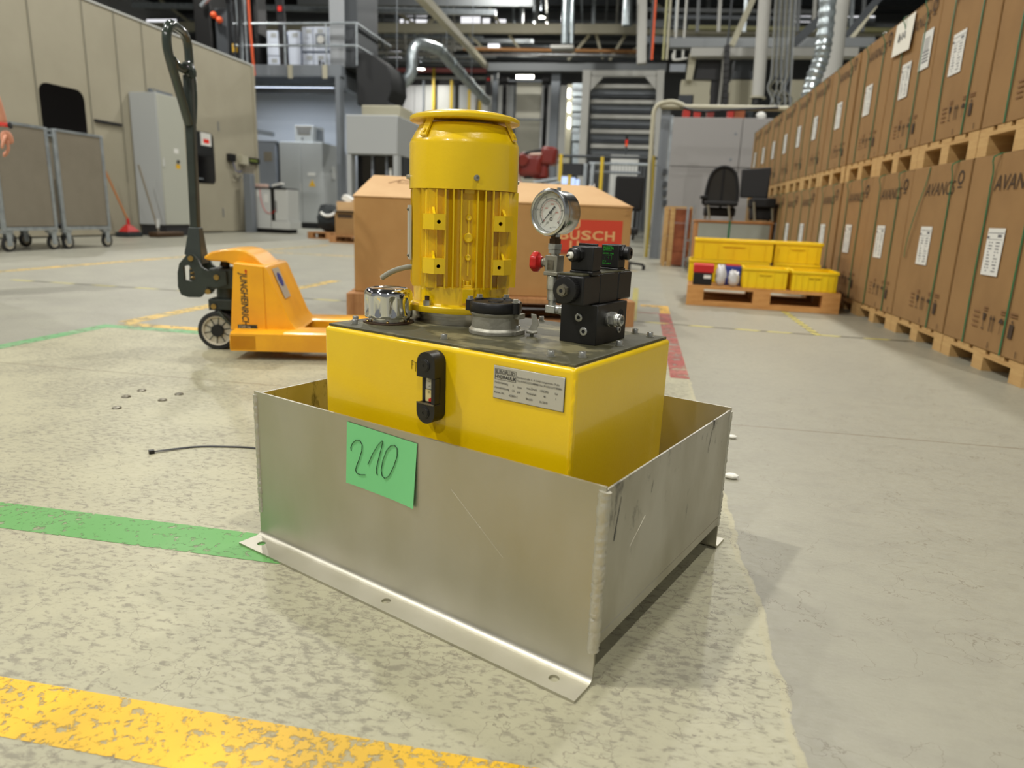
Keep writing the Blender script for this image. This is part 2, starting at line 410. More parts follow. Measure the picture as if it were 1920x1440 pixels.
    bp = N.new('ShaderNodeBump'); bp.inputs['Strength'].default_value = 0.12; bp.inputs['Distance'].default_value = 0.004
    K.new(mth('ADD', fine, mth('MULTIPLY', grain, 0.4)), bp.inputs['Height']); K.new(bp.outputs[0], b.inputs['Normal'])
floor_mat()

def worn_paint(name, c, c2, cut=0.6, sc=30, amount=1.0):
    m = mat(name, c, 0.45); nt = m.node_tree; N = nt.nodes; K = nt.links; b = N['Principled BSDF']
    tc = N.new('ShaderNodeTexCoord'); n = N.new('ShaderNodeTexNoise'); n.inputs['Scale'].default_value = sc; n.inputs['Detail'].default_value = 9; n.inputs['Roughness'].default_value = 0.66; n.inputs['Distortion'].default_value = 0.4
    K.new(tc.outputs['Object'], n.inputs['Vector'])
    n2 = N.new('ShaderNodeTexNoise'); n2.inputs['Scale'].default_value = 4; n2.inputs['Detail'].default_value = 4; K.new(tc.outputs['Object'], n2.inputs['Vector'])
    cr = N.new('ShaderNodeValToRGB'); cr.color_ramp.elements[0].color = rgb(c); cr.color_ramp.elements[1].color = rgb(c2); cr.color_ramp.elements[0].position = 0.42; cr.color_ramp.elements[1].position = 0.62
    K.new(n2.outputs['Fac'], cr.inputs[0]); K.new(cr.outputs[0], b.inputs['Base Color'])
    ad = N.new('ShaderNodeMath'); ad.operation = 'MULTIPLY_ADD'; K.new(n2.outputs['Fac'], ad.inputs[0]); ad.inputs[1].default_value = 0.28; K.new(n.outputs['Fac'], ad.inputs[2])
    th = N.new('ShaderNodeMapRange'); th.inputs[1].default_value = cut + 0.1; th.inputs[2].default_value = cut + 0.17; th.inputs[4].default_value = amount
    K.new(ad.outputs[0], th.inputs[0])
    t = N.new('ShaderNodeBsdfTransparent'); x = N.new('ShaderNodeMixShader'); K.new(th.outputs[0], x.inputs[0]); K.new(b.outputs[0], x.inputs[1]); K.new(t.outputs[0], x.inputs[2])
    K.new(x.outputs[0], N['Material Output'].inputs['Surface'])
worn_paint('line_yellow', (236, 186, 20), (206, 164, 38), 0.57, 70, 0.85)
worn_paint('line_green', (88, 150, 74), (102, 154, 88), 0.58, 60, 0.8)
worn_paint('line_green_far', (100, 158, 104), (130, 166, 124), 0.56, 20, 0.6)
worn_paint('line_amber', (208, 172, 84), (186, 166, 104), 0.54, 16, 0.75)
worn_paint('line_red', (150, 64, 56), (160, 90, 78), 0.55, 18, 0.8)
worn_paint('line_orange', (216, 166, 50), (200, 160, 70), 0.6, 18, 0.8)
worn_paint('tape_yellow', (206, 194, 88), (190, 180, 100), 0.68, 40, 0.7)
worn_paint('tape_black', (80, 78, 62), (96, 92, 74), 0.66, 40, 0.7)

# ---------------------------------------------------------------- floor and shell
def struct(name, mb, m, **k): return tag(mb.build(name, m, None, **k), kind='structure')
floor = struct('floor', MB().quad((-30, -12, 0), (14, -12, 0), (14, 48, 0), (-30, 48, 0)), 'floor_concrete', smooth=0)
def line(name, x0, y0, x1, y1, m, z=0.0006): return MB().quad((x0, y0, z), (x1, y0, z), (x1, y1, z), (x0, y1, z)).build(name, m, floor, smooth=0)
line('yellow_line', -6, 0.567, 0.22, 0.655, 'line_yellow')
line('green_line', -2.6, 1.010, -0.55, 1.106, 'line_green')
line('green_line', -2.56, 2.925, -1.2, 3.0, 'line_green_far')
line('green_line', -2.56, 1.106, -2.485, 2.925, 'line_green_far')
line('yellow_line', -2.5, 3.004, -1.2, 3.085, 'line_amber')
line('yellow_line', -2.56, 3.085, -2.46, 5.6, 'line_amber')
line('yellow_line', -5.1, 4.3, -4.99, 11.0, 'line_amber')
line('yellow_line', -4.99, 8.55, 0.0, 8.66, 'line_amber')
line('red_line', 0.16, 2.75, 0.234, 4.715, 'line_red')
line('red_line', -0.5, 4.70, 0.16, 4.725, 'line_red')
line('orange_mark', 0.17, 4.73, 0.236, 5.16, 'line_orange'); line('orange_mark', 0.04, 5.06, 0.17, 5.16, 'line_orange')
def hazard(name, a, b, w, pitch=0.11, z=0.001):
    a = Vector((a[0], a[1], 0)); b = Vector((b[0], b[1], 0)); d = (b - a); Ln = d.length; d.normalize(); nrm = Vector((-d.y, d.x, 0)); mb = MB(); k = 0; s = 0.0
    while s < Ln:
        e = min(s + pitch / 2, Ln); mb.mi = k % 2; sk = d * w
        p = a + d * s; q = a + d * e; up = Vector((0, 0, z))
        mb.quad(p - nrm * w/2 + up, q - nrm * w/2 + up, q + nrm * w/2 + sk + up, p + nrm * w/2 + sk + up); s = e; k += 1
    return mb.build(name, ['tape_yellow', 'tape_black'], floor, smooth=0)
hazard('hazard_tape', (-4.5, 4.40), (-1.6, 4.36), 0.03, 0.34)
hazard('hazard_tape', (-0.2, 4.30), (0.75, 4.19), 0.03, 0.26)
hazard('hazard_tape', (0.75, 4.19), (1.52, 4.16), 0.03, 0.26)
hazard('hazard_tape', (1.035, 4.17), (1.055, 5.26), 0.045, 0.12)
hazard('hazard_tape', (-0.005, 4.28), (0.0, 6.4), 0.045, 0.1)
for x, y in ((-1.543, 1.867), (-1.55, 1.947), (-1.416, 1.866), (-1.414, 1.944), (-1.482, 1.751)):
    MB().lathe([(0.014, 0), (0.012, 0.004), (0.006, 0.006), (0, 0.0065)], (x, y, 0), n=12).build('floor_anchor', 'steel_dull', floor)
struct('ceiling', MB().box((-30, -12, 12.2), (14, 48, 12.4)), 'roof_dark', smooth=0)
ceiling = bpy.data.objects['ceiling']
struct('wall_back', MB().box((-30, 44, 0), (14, 44.3, 12.2)), mat('wall_dim', (104, 106, 108), 0.7), smooth=0); wall_back = bpy.data.objects['wall_back']
struct('wall_left', MB().box((-30.3, -12, 0), (-30, 48, 12.2)), 'wall_panel', smooth=0)
struct('wall_right', MB().box((14, -12, 0), (14.3, 48, 12.2)), 'wall_panel', smooth=0)

# ================================================================ drip tray
tray = thing('drip_tray', 'large open aluminium drip tray with welded corners under the yellow hydraulic unit', 'tray', (-0.0166, 0.8133, 0), -0.42533)
TW, TD, TH, TF, TB = 0.6988, 0.4916, 0.2745, 0.0473, 0.0523
def bent_sheet(name, y, out, parent, m):
    """upright sheet with a bent foot flange; out = -1 flange towards the viewer, +1 away"""
    mb = MB(); t = 0.004; R = 0.010
    # vertical part
    prof = [(0.0, TH), (0.0, R)]
    for k in range(1, 7): a = PI/2 * k/6; prof.append((R - R*math.cos(a), R - R*math.sin(a)))
    inner = [(-t, TH), (-t, R)]
    for k in range(1, 7): a = PI/2 * k/6; inner.append((R - (R+t)*math.cos(a), R - (R+t)*math.sin(a) + 0.0))
    n = len(prof); vs = []; fs = []
    for x in (-TW, 0.0):
        for (p, z) in prof: vs.append((x, y + out*p, z + 0.0042))
        for (p, z) in inner: vs.append((x, y + out*p, z + 0.0042))
    S = 2*n
    for i in range(n-1):
        fs += [(i, i+1, S+i+1, S+i), (n+i, S+n+i, S+n+i+1, n+i+1), (i, n+i, n+i+1, i+1), (S+i, S+i+1, S+n+i+1, S+n+i)]
    fs += [(0, S, S+n, n), (n-1, 2*n-1, S+2*n-1, S+n-1)]
    mb.add(vs, fs)
    o = mb.build(name, m, parent, smooth=30)
    # flange with screw holes
    f = MB(); y0 = R
    holes = [circ(-hx, 0.0245, 0.0075, 18) for hx in (0.664, 0.352, 0.044)]
    plate(f, [[(-TW, y0), (0, y0), (0, TF), (-TW, TF)]] + holes, 0.004, (0, y, 0.0022), (1, 0, 0), (0, out, 0))
    f.build('foot_flange', m, parent, smooth=20, bevel=0.0006)
    return o
bent_sheet('front_sheet', 0.0, -1, tray, 'alu_front')
bent_sheet('back_sheet', TD, 1, tray, 'alu_front')
for nm, x0, m in (('side_sheet', -0.004, 'alu_side'), ('side_sheet', -TW, 'alu_side')):
    MB().box((x0, 0.004, TB), (x0 + 0.004, TD - 0.004, TH)).build(nm, m, tray, bevel=0.0008, seg=1)
MB().box((-TW + 0.004, 0.004, TB + 0.001), (-0.004, TD - 0.004, TB + 0.005)).build('tray_floor', 'alu_front', tray)
MB().box((-0.0035, 0.006, TB + 0.004), (0.0006, TD - 0.006, TB + 0.018)).build('bend_edge', 'alu_side', tray, bevel=0.0015)
for (x, y, w) in ((0.0, 0.0, 0.0075), (-TW, 0.0, 0.005), (0.0, TD, 0.005), (-TW, TD, 0.005)):
    rnd = random.Random(int((x + 3) * 99 + y * 7)); pts = []; rad = []
    sx = 1 if x > -0.1 else -1; sy = -1 if y < 0.1 else 1; z = TB - 0.004
    while z < TH - 0.0005:
        pts.append((x - 0.003*sx + rnd.uniform(-.0007, .0007), y + 0.0022*(-sy) + rnd.uniform(-.0005, .0005), z)); rad.append(1.25 * w * (0.86 + 0.13*math.sin(z*900) + rnd.uniform(-.08, .08))); z += 0.0035
    mb = MB(); mb.tube(pts, rad, n=10); mb.build('weld_bead', 'alu_weld', tray, smooth=60)
# streaks of dark oil on the right sheet
def streak(pts, r): 
    mb = MB(); stroke(mb, pts, r, (0.0002, 0, 0), (0, 1, 0), (0, 0, 1), lift=0.0003); return mb.build('oil_streak', 'streak_dark', tray)
streak([(0.046, 0.252), (0.042, 0.235), (0.037, 0.215), (0.034, 0.20), (0.033, 0.194)], [0.0005, 0.0008, 0.0008, 0.0016, 0.0004])
streak([(0.150, 0.243), (0.147, 0.232), (0.145, 0.226)], [0.0003, 0.0006, 0.0003])
streak([(0.392, 0.262), (0.386, 0.244), (0.380, 0.222)], [0.0004, 0.0007, 0.0004])
streak([(0.345, 0.263), (0.342, 0.255)], [0.0004, 0.0004])
for a, b_ in (((0.085, 0.166), (0.13, 0.196)),):
    mb = MB(); stroke(mb, [a, b_], [0.00015, 0.00025], (0.0002, 0, 0), (0, 1, 0), (0, 0, 1), lift=0.0002); mb.build('scratch', 'scratch_light', tray)
mb = MB(); stroke(mb, [(-0.245, 0.212), (-0.15, 0.135)], [0.0003, 0.0002], (0, -0.0002, 0), (1, 0, 0), (0, 0, 1), lift=0.0002); mb.build('scratch', 'scratch_light', tray)

# paper note 210 on the tray front
note = thing('paper_note', 'green paper note handwritten 210 stuck on the front of the aluminium tray', 'paper note', (-0.0166, 0.8133, 0), -0.42533)
nv = []
NX, NZ = 10, 8
cor = [(-0.4594, 0.2712), (-0.3102, 0.2668), (-0.3141, 0.1632), (-0.4625, 0.1672)]
mb = MB()
for j in range(NZ + 1):
    for i in range(NX + 1):
        u, v = i / NX, j / NZ
        ax_ = cor[0][0]*(1-u)*(1-v) + cor[1][0]*u*(1-v) + cor[2][0]*u*v + cor[3][0]*(1-u)*v
        az_ = cor[0][1]*(1-u)*(1-v) + cor[1][1]*u*(1-v) + cor[2][1]*u*v + cor[3][1]*(1-u)*v
        lift = 0.0012 + 0.004 * max(0, u - 0.6)**2 / 0.16 * v + 0.0015*max(0, 0.2 - u)*v*5
        nv.append((ax_, -lift, az_))
mb.add(nv, [(j*(NX+1)+i, j*(NX+1)+i+1, (j+1)*(NX+1)+i+1, (j+1)*(NX+1)+i) for j in range(NZ) for i in range(NX)])
sheet = mb.build('sheet', 'green_paper', note)
hw = MB()
def hand(pts): stroke(hw, pts, 0.00085, (-0.4625, -0.0022, 0.163), (1, 0, 0), (0, 0, 1), lift=0.0)
hand([(0.013, 0.061), (0.012, 0.067), (0.016, 0.075), (0.024, 0.082), (0.033, 0.083), (0.038, 0.077), (0.037, 0.067), (0.032, 0.054), (0.025, 0.040), (0.022, 0.031), (0.025, 0.026), (0.033, 0.026), (0.044, 0.0285)])
hand([(0.050, 0.047), (0.060, 0.066), (0.072, 0.084), (0.081, 0.093), (0.083, 0.092), (0.079, 0.078), (0.073, 0.060), (0.069, 0.046), (0.069, 0.038), (0.071, 0.034)])
hand([(0.099, 0.089), (0.091, 0.080), (0.083, 0.062), (0.079, 0.045), (0.081, 0.036), (0.087, 0.033), (0.096, 0.040), (0.106, 0.058), (0.113, 0.076), (0.113, 0.088), (0.107, 0.092), (0.099, 0.089), (0.095, 0.084)])
hw.build('handwriting', 'ink_black', sheet)

# ================================================================ hydraulic power unit
hpu = thing('hydraulic_power_unit', 'yellow hydraulic power unit with upright electric motor standing in the aluminium tray', 'power unit', (-0.5032, 1.0720, 0), -0.42055)
ZL = 0.4145
tank = MB().box((0, 0, 0.0595), (0.4771, 0.3198, 0.4105)).build('tank', 'yellow_paint', hpu, bevel=0.007, seg=4)
mb = MB(); rr = random.Random(3); pts = []; rad = []
z = 0.06
while z < 0.400: pts.append((0.4758 + rr.uniform(-.0006, .0006), 0.0015 + rr.uniform(-.0006, .0006), z)); rad.append(0.0022 + rr.uniform(-.0007, .0008)); z += 0.005
mb.tube(pts, rad, n=6); mb.build('weld_seam', 'yellow_paint', tank)
lid = MB().box((0.005, 0.006, 0.409), (0.472, 0.314, ZL)).build('lid', 'lid_steel', hpu, bevel=0.0012)
def bolt_mesh():
    mb = MB(); mb.cyl((0, 0, 0), (0, 0, 0.0008), 0.0062, n=18); mb.lathe([(0.005, 0.0008), (0.005, 0.0068), (0.0046, 0.0076), (0.0028, 0.0076), (0.0026, 0.004), (0, 0.004)], n=18)
    return mb.mesh('cap_screw', 'zinc')
BM = bolt_mesh()
for (x, y) in ((0.013, 0.058), (0.0418, 0.0290), (0.232, 0.0300), (0.4201, 0.0310), (0.4547, 0.0566), (0.4523, 0.1771), (0.4521, 0.2910), (0.4191, 0.3050), (0.2336, 0.3045), (0.0420, 0.305), (0.013, 0.28), (0.013, 0.177)):
    obj('cap_screw', BM, hpu, loc=(x, y, ZL))

# ---- motor, turned 45 degrees on the lid
mot = MB()
mot.mi = 0
mot.lathe([(0.092, 0.0), (0.092, 0.0205), (0.0, 0.0205)], n=64); 
motor = mot.build('motor', 'steel_machined', hpu); motor.location = (0.117, 0.2166, ZL); motor.rotation_euler = (0, 0, PI/4)
# motor local: -y faces front (viewer), x right, z up from lid
flange = MB().lathe([(0.0, 0.020), (0.1, 0.020), (0.1005, 0.021), (0.1005, 0.0295), (0.099, 0.031), (0.087, 0.032), (0.0855, 0.034), (0.0855, 0.0635), (0.0, 0.0635)], n=64)
flange.build('flange', 'yellow_paint', motor, smooth=30)
core = MB().lathe([(0, 0.060), (0.0745, 0.060), (0.0745, 0.236), (0, 0.236)], n=48)
core.build('core', 'yellow_paint', motor)
def finrow(qa):
    mb = MB(); mb.T = Matrix.Rotation(qa, 4, 'Z')
    for x in (-0.066, -0.0525, -0.0393, -0.0262, -0.0133, 0.0133, 0.0262, 0.0393, 0.0525, 0.066):
        env = 0.0895 if abs(x) < 0.05 else (0.0815 if abs(x) < 0.06 else 0.0705)
        yo = env if abs(x) < 0.05 else math.sqrt(max(0.0, 0.0925**2 - x*x)); yi = math.sqrt(max(0.0, 0.0735**2 - x*x)) - 0.004
        mb.box((x - 0.0011, -yo, 0.061), (x + 0.0011, -yi, 0.2218))
    return mb.build('cooling_fins', 'yellow_paint', motor)
for k in range(4): finrow(PI/2*k)
def corner_block(sx):
    mb = MB(); mb.box((min(sx*0.053, sx*0.070), -0.061, 0.061), (max(sx*0.053, sx*0.070), -0.030, 0.2218)); return mb.build('corner_rib', 'yellow_paint', motor, bevel=0.002)
corner_block(-1); corner_block(1)
for sx in (-1, 1):
    for zc in (0.170, 0.099):
        mb = MB(); xa, xb = sorted((sx*0.040, sx*0.0745)); xm = sx*0.058
        x0, x1 = sorted((sx*0.040, xm))
        plate(mb, [[(x0, zc-0.0125), (x1, zc-0.0125), (x1, zc+0.0125), (x0, zc+0.0125)], circ(sx*0.0505, zc, 0.0032, 14)], 0.020, (0, -0.0865, 0), (1, 0, 0), (0, 0, 1))
        w = [(xm, -0.0965), (sx*0.0745, -0.078), (sx*0.0745, -0.055), (xm, -0.055)]
        mb.prism([(p[0], p[1]) for p in w], (0, 0, zc-0.0125), (1, 0, 0), (0, 1, 0), 0.025)
        mb.prism([(x0, -0.0765), (x1, -0.0765), (x1, -0.05), (x0, -0.05)], (0, 0, zc-0.0125), (1, 0, 0), (0, 1, 0), 0.025)
        # sloping shed above the pad
        mb.prism([(0.0965, zc+0.0125), (0.070, zc+0.0235), (0.060, zc+0.0125)], (sx*0.058 - 0.002, 0, 0), (0, -1, 0), (0, 0, 1), -0.004)
        p = mb.build('mounting_pad', 'yellow_paint', motor, smooth=20)
        MB().cyl((sx*0.0505, -0.0772, zc), (sx*0.0505, -0.0768, zc), 0.0034, n=14).build('bolt_hole', 'black_matte', motor)
mb = MB(); mb.box((-0.0014, -0.079, 0.083), (0.0014, -0.0735, 0.205))
for zc, r in ((0.178, 0.0052), (0.1455, 0.0082), (0.113, 0.0052)):
    mb.lathe([(r, 0), (r, 0.0065), (r*0.8, 0.0075), (r*0.35, 0.0070), (0, 0.0062)], (0, -0.0735, zc), (0, -1, 0), n=20)
mb.build('boss_rib', 'yellow_paint', motor)
for zc in (0.066, 0.226):
    mb = MB(); mb.box((-0.0085, -0.083, zc-0.010), (0.0085, -0.072, zc+0.002)); mb.box((-0.0085, -0.083, zc+0.002), (-0.0055, -0.072, zc+0.010)); mb.box((0.0055, -0.083, zc+0.002), (0.0085, -0.072, zc+0.010))
    mb.cyl((0, -0.078, zc+0.002), (0, -0.078, zc+0.008), 0.0035, n=10); mb.box((-0.0095, -0.090, 0.038), (0.0095, -0.080, 0.062)) if zc < 0.1 else None; mb.build('lug', 'yellow_paint', motor, bevel=0.0006)
for a in (PI/2, PI/2 + 1.25, PI/2 - 1.25, 3*PI/2, PI*0.98, 0.02):
    x, y = 0.0925*math.cos(a), -0.0925*math.sin(a)
mb = MB()
for ax_, ay_ in ((-0.0661, -0.0661), (0.0661, -0.0661), (-0.0661, 0.0661), (0.0661, 0.0661)):
    s_ = MB(); s_.cyl((ax_, ay_, 0.031), (ax_, ay_, 0.047), 0.004, n=12); s_.build('stud', 'brown_steel', motor)
    s_ = MB(); s_.cyl((ax_, ay_, 0.0312), (ax_, ay_, 0.0322), 0.0066, n=20); s_.cyl((ax_, ay_, 0.0322), (ax_, ay_, 0.0395), 0.0066, n=6); s_.build('nut', 'zinc', motor)
cowl = MB().lathe([(0.0, 0.232), (0.0928, 0.232), (0.0928, 0.2225), (0.0937, 0.2225), (0.0937, 0.294), (0.0930, 0.298), (0.0905, 0.303), (0.080, 0.3215), (0.0775, 0.326), (0.072, 0.328), (0.0, 0.328)], n=72)
cowl.build('fan_cowl', 'yellow_paint', motor, smooth=25)
for a in (-PI/2 + 0.10, -PI/2 + 0.10 + PI/2, -PI/2 + 0.10 + PI, -PI/2 + 0.10 - PI/2):
    d = Vector((math.cos(a), math.sin(a), 0)); b_ = Vector((0, 0, 0.241)) + d*0.0930
    s_ = MB(); s_.cyl(b_, b_ + d*0.0022, 0.0048, n=18); s_.lathe([(0.0036, 0.0022), (0.0036, 0.0062), (0.0020, 0.0064), (0.0018, 0.004), (0, 0.004)], b_, d, n=16); s_.build('cowl_screw', 'zinc', motor)
cap = MB().lathe([(0, 0.3345), (0.091, 0.3325), (0.093, 0.3335), (0.0935, 0.336), (0.093, 0.339), (0.089, 0.3415), (0.07, 0.3465), (0.045, 0.350), (0.0, 0.3515)], n=72)
cap.build('rain_cap', 'yellow_paint', motor, smooth=35)
for a in (-PI/2 - 0.92, -PI/2 + 0.98, PI/2 - 0.92, PI/2 + 0.95):
    s_ = MB(); s_.T = Matrix.Rotation(a, 4, 'Z')
    s_.prism([(0.076, 0.334), (0.079, 0.334), (0.0945, 0.306), (0.0915, 0.3035)], (0, 0.007, 0), (1, 0, 0), (0, 0, 1), 0.014)
    s_.lathe([(0.0036, 0), (0.0036, 0.0025), (0, 0.0028)], (0.0905, 0, 0.3125), (0.87, 0, 0.5), n=12); s_.build('cap_bracket', 'yellow_paint', motor)
tb = MB().box((-0.04, 0.070, 0.075), (0.04, 0.128, 0.165)).build('terminal_box', 'yellow_paint', motor, bevel=0.004)
mb = MB(); mb.box((-0.0955, -0.040, 0.105), (-0.0915, 0.030, 0.195)); rp = mb.build('rating_plate', 'plate_silver', motor)
for zc in (0.112, 0.188):
    MB().ball((-0.0965, -0.034, zc), 0.0028, 10, 6).build('rivet', 'steel_dull', rp)
mb = MB(); path = [(0.06, 0.30, 0.500), (0.035, 0.285, 0.502), (0.022, 0.235, 0.505), (0.030, 0.195, 0.505)] 
path = [Vector(p) for p in ((0.095, 0.255, 0.490), (0.078, 0.215, 0.498), (0.0563, 0.1687, 0.504), (0.0386, 0.1542, 0.502), (0.0197, 0.1402, 0.494), (0.0053, 0.1283, 0.482))]
def smooth_path(P, n=6):
    P = [Vector(p) for p in P]; out = []
    for i in range(len(P) - 1):
        p0 = P[max(i-1, 0)]; p1 = P[i]; p2 = P[i+1]; p3 = P[min(i+2, len(P)-1)]
        for k in range(n):
            t = k / n; out.append(0.5*((2*p1) + (p2-p0)*t + (2*p0-5*p1+4*p2-p3)*t*t + (3*p1-p0-3*p2+p3)*t**3))
    out.append(P[-1]); return out
sp_ = smooth_path(path)
cbl = MB().tube(sp_, 0.0047, n=12).build('power_cable', 'cable_grey', hpu)
d = (sp_[-1] - sp_[-2]).normalized()
for k in range(3):
    e = Vector((0.0016*math.cos(k*2.1), 0, 0.0016*math.sin(k*2.1))); MB().cyl(sp_[-1] + e, sp_[-1] + e + d*0.0012, 0.0011, n=8).build('core_wire', 'white_paper', cbl)

# ---- chrome breather
bx, by = 0.0617, 0.0878
MB().lathe([(0.0, 0), (0.0425, 0), (0.0430, 0.001), (0.0425, 0.0028), (0.0, 0.003)], (bx, by, ZL), n=48).build('breather_base', 'brown_steel', hpu)
def flute(r, z, q):
    if r < 0.036: return r
    w = math.sin(max(0, min(1, (z - 0.013) / 0.033)) * PI) if 0.013 < z < 0.046 else 0.0
    c_ = math.cos(q * 10); return r - 0.0042 * (w ** 0.5 if w > 0 else 0) * max(0, c_ - 0.1)
br = MB().lathe([(0.034, 0.003), (0.034, 0.0095), (0.0395, 0.0100), (0.0402, 0.011)] + [(0.0405, 0.012 + 0.0035*k) for k in range(11)] + [(0.0402, 0.0505), (0.039, 0.0535), (0.0365, 0.0562), (0.032, 0.058), (0.030, 0.0583), (0.0285, 0.0575), (0.012, 0.0585), (0, 0.0587)], (bx, by, ZL), n=120, fn=flute).build('breather_cap', 'chrome', hpu, smooth=60)
for k in range(6):
    a = 2*PI*k/6 - 1.9; s_ = MB(); s_.lathe([(0.0026, 0.003), (0.0026, 0.0048), (0.0018, 0.0056), (0, 0.0056)], (bx + 0.0385*math.cos(a), by + 0.0385*math.sin(a), ZL), n=10); s_.build('breather_screw', 'brass', hpu)

# ---- return filter
fx, fy = 0.2513, 0.1343
def octo(r, z, q):
    return r * (1.0 if r < 0.02 else 1 - 0.035 * (0.5 + 0.5*math.cos(8*q)))
fb = MB().lathe([(0.0, 0), (0.0425, 0), (0.0425, 0.006), (0.040, 0.008), (0.0385, 0.010), (0.0385, 0.028), (0.041, 0.031), (0.0415, 0.0345), (0, 0.0345)], (fx, fy, ZL), n=64, fn=octo)
fb.box((fx + 0.024, fy - 0.006, ZL), (fx + 0.044, fy + 0.022, ZL + 0.007)); fb.box((fx - 0.02, fy + 0.028, ZL), (fx + 0.004, fy + 0.047, ZL + 0.007)); fb.box((fx + 0.028, fy - 0.002, ZL + 0.026), (fx + 0.047, fy + 0.016, ZL + 0.0345))
filt = fb.build('return_filter', 'cast_alu', hpu, smooth=35, bevel=0.0008)
MB().lathe([(0.0415, 0.0347), (0.0422, 0.036), (0.0422, 0.049), (0.0405, 0.0512), (0.034, 0.0515), (0.033, 0.0495), (0.012, 0.0495), (0.0115, 0.0512), (0.004, 0.0515), (0, 0.0515)], (fx, fy, ZL), n=56).build('filter_cap', 'black_plastic', filt)
hexb = MB(); hexb.cyl((0, 0, 0), (0, 0, 0.0012), 0.0062, n=16); hexb.cyl((0, 0, 0.0012), (0, 0, 0.0058), 0.005, n=6)
HX = hexb.mesh('hex_screw', 'zinc')
for a in (-2.55, -0.08, 1.75, 2.9):
    x, y = fx + 0.0405*math.cos(a), fy + 0.0405*math.sin(a)
    MB().lathe([(0.0075, 0.035), (0.0075, 0.0515), (0, 0.0515)], (x, y, ZL), n=16).build('cap_lug', 'black_plastic', filt); obj('hex_screw', HX, filt, loc=(x, y, ZL + 0.0516))
obj('cap_screw', BM, filt, loc=(fx + 0.036, fy + 0.0105, ZL + 0.007))
lv = MB(); lv.prism([(0, 0), (0.012, -0.001), (0.017, 0.010), (0.012, 0.026), (0.004, 0.027), (0.006, 0.012)], (0.301, 0.157, ZL + 0.007), (0.93, 0.36, 0), (0, 0, 1), 0.003); lv.lathe([(0, 0), (0.009, 0), (0.0095, 0.002), (0.008, 0.0035), (0, 0.004)], (0.312, 0.150, ZL + 0.005), n=20); lv.cyl((0.312, 0.150, ZL), (0.312, 0.150, ZL + 0.006), 0.003, n=8)
lv.build('filter_lever', 'cast_alu', filt)

# ---- valve block and solenoid valve
blk = MB().box((0.3655, 0.1455, ZL + 0.0002), (0.428, 0.2455, 0.4748)).build('valve_block', 'black_ano', hpu, bevel=0.0007, seg=1)
def plug(c, ax, r=0.0062):
    mb = MB(); mb.lathe([(r, 0), (r, 0.0012), (r*0.9, 0.0016), (r*0.5, 0.0014)], c, ax, n=24); o = mb.build('port_plug', 'zinc', blk)
    h = MB(); h.lathe([(r*0.52, 0), (r*0.52, 0.0015), (0, 0.0015)], c, ax, n=6); h.build('plug_socket', 'black_matte', blk)
plug((0.3973, 0.1455, 0.4542), (0, -1, 0)); plug((0.4068, 0.1455, 0.4340), (0, -1, 0)); plug((0.428, 0.2215, 0.4310), (1, 0, 0), 0.0052)
MB().lathe([(0.0085, 0.0003), (0.0080, 0.0007), (0.0065, 0.0004), (0, 0.0005)], (0.428, 0.2250, 0.4545), (1, 0, 0), n=24).build('port_thread', 'black_matte', blk)
ft = MB(); ft.lathe([(0.0115, 0), (0.0115, 0.0035), (0.0105, 0.004)], (0.428, 0.184, 0.4515), (1, 0, 0), n=24); ft.cyl((0.4315, 0.184, 0.4515), (0.4400, 0.184, 0.4515), 0.0118, n=6); ft.lathe([(0.0085, 0.012), (0.0092, 0.0135), (0.0085, 0.015), (0.0092, 0.0165), (0.0085, 0.018), (0.0090, 0.0195), (0.0082, 0.022), (0.0058, 0.0225), (0.005, 0.014), (0, 0.014)], (0.428, 0.184, 0.4515), (1, 0, 0), n=28)
ft.build('port_fitting', 'zinc', blk)
vb = MB().box((0.3755, 0.1655, 0.4750), (0.4195, 0.2250, 0.5195)).build('solenoid_valve', 'black_ano', hpu, bevel=0.0012)
MB().box((0.3745, 0.112, 0.4755), (0.4200, 0.1645, 0.5180)).build('coil', 'black_plastic', vb, bevel=0.0028, seg=3)
MB().box((0.3750, 0.2258, 0.4760), (0.4198, 0.2740, 0.5195)).build('coil', 'black_plastic', vb, bevel=0.0028, seg=3)
MB().box((0.378, 0.114, 0.5178), (0.417, 0.272, 0.5212)).build('top_plate', 'lid_steel', vb, bevel=0.0008)
kn = MB().lathe([(0.0, 0.013), (0.0165, 0.013), (0.0185, 0.0125), (0.0195, 0.011), (0.0195, 0.001), (0.0195, 0)][::-1], (0.3955, 0.112, 0.4975), (0, -1, 0), n=90, fn=lambda r, z, q: r - (0.0007 if r > 0.019 and int(q / (2*PI) * 90) % 2 else 0)).build('coil_nut', 'black_plastic', vb, smooth=20)
MB().cyl((0.3955, 0.099, 0.4975), (0.3955, 0.0945, 0.4975), 0.0092, n=6).cyl((0.3955, 0.0945, 0.4975), (0.3955, 0.0905, 0.4975), 0.0070, n=20).build('hex_nut', 'steel_dull', vb)
MB().cyl((0.3955, 0.0904, 0.4975), (0.3955, 0.0900, 0.4975), 0.0028, n=14).build('pin_hole', 'black_matte', vb)
MB().lathe([(0.0175, 0), (0.0175, 0.009), (0.012, 0.011), (0, 0.011)], (0.3955, 0.274, 0.4975), (0, 1, 0), n=32).build('coil_nut', 'black_plastic', vb)
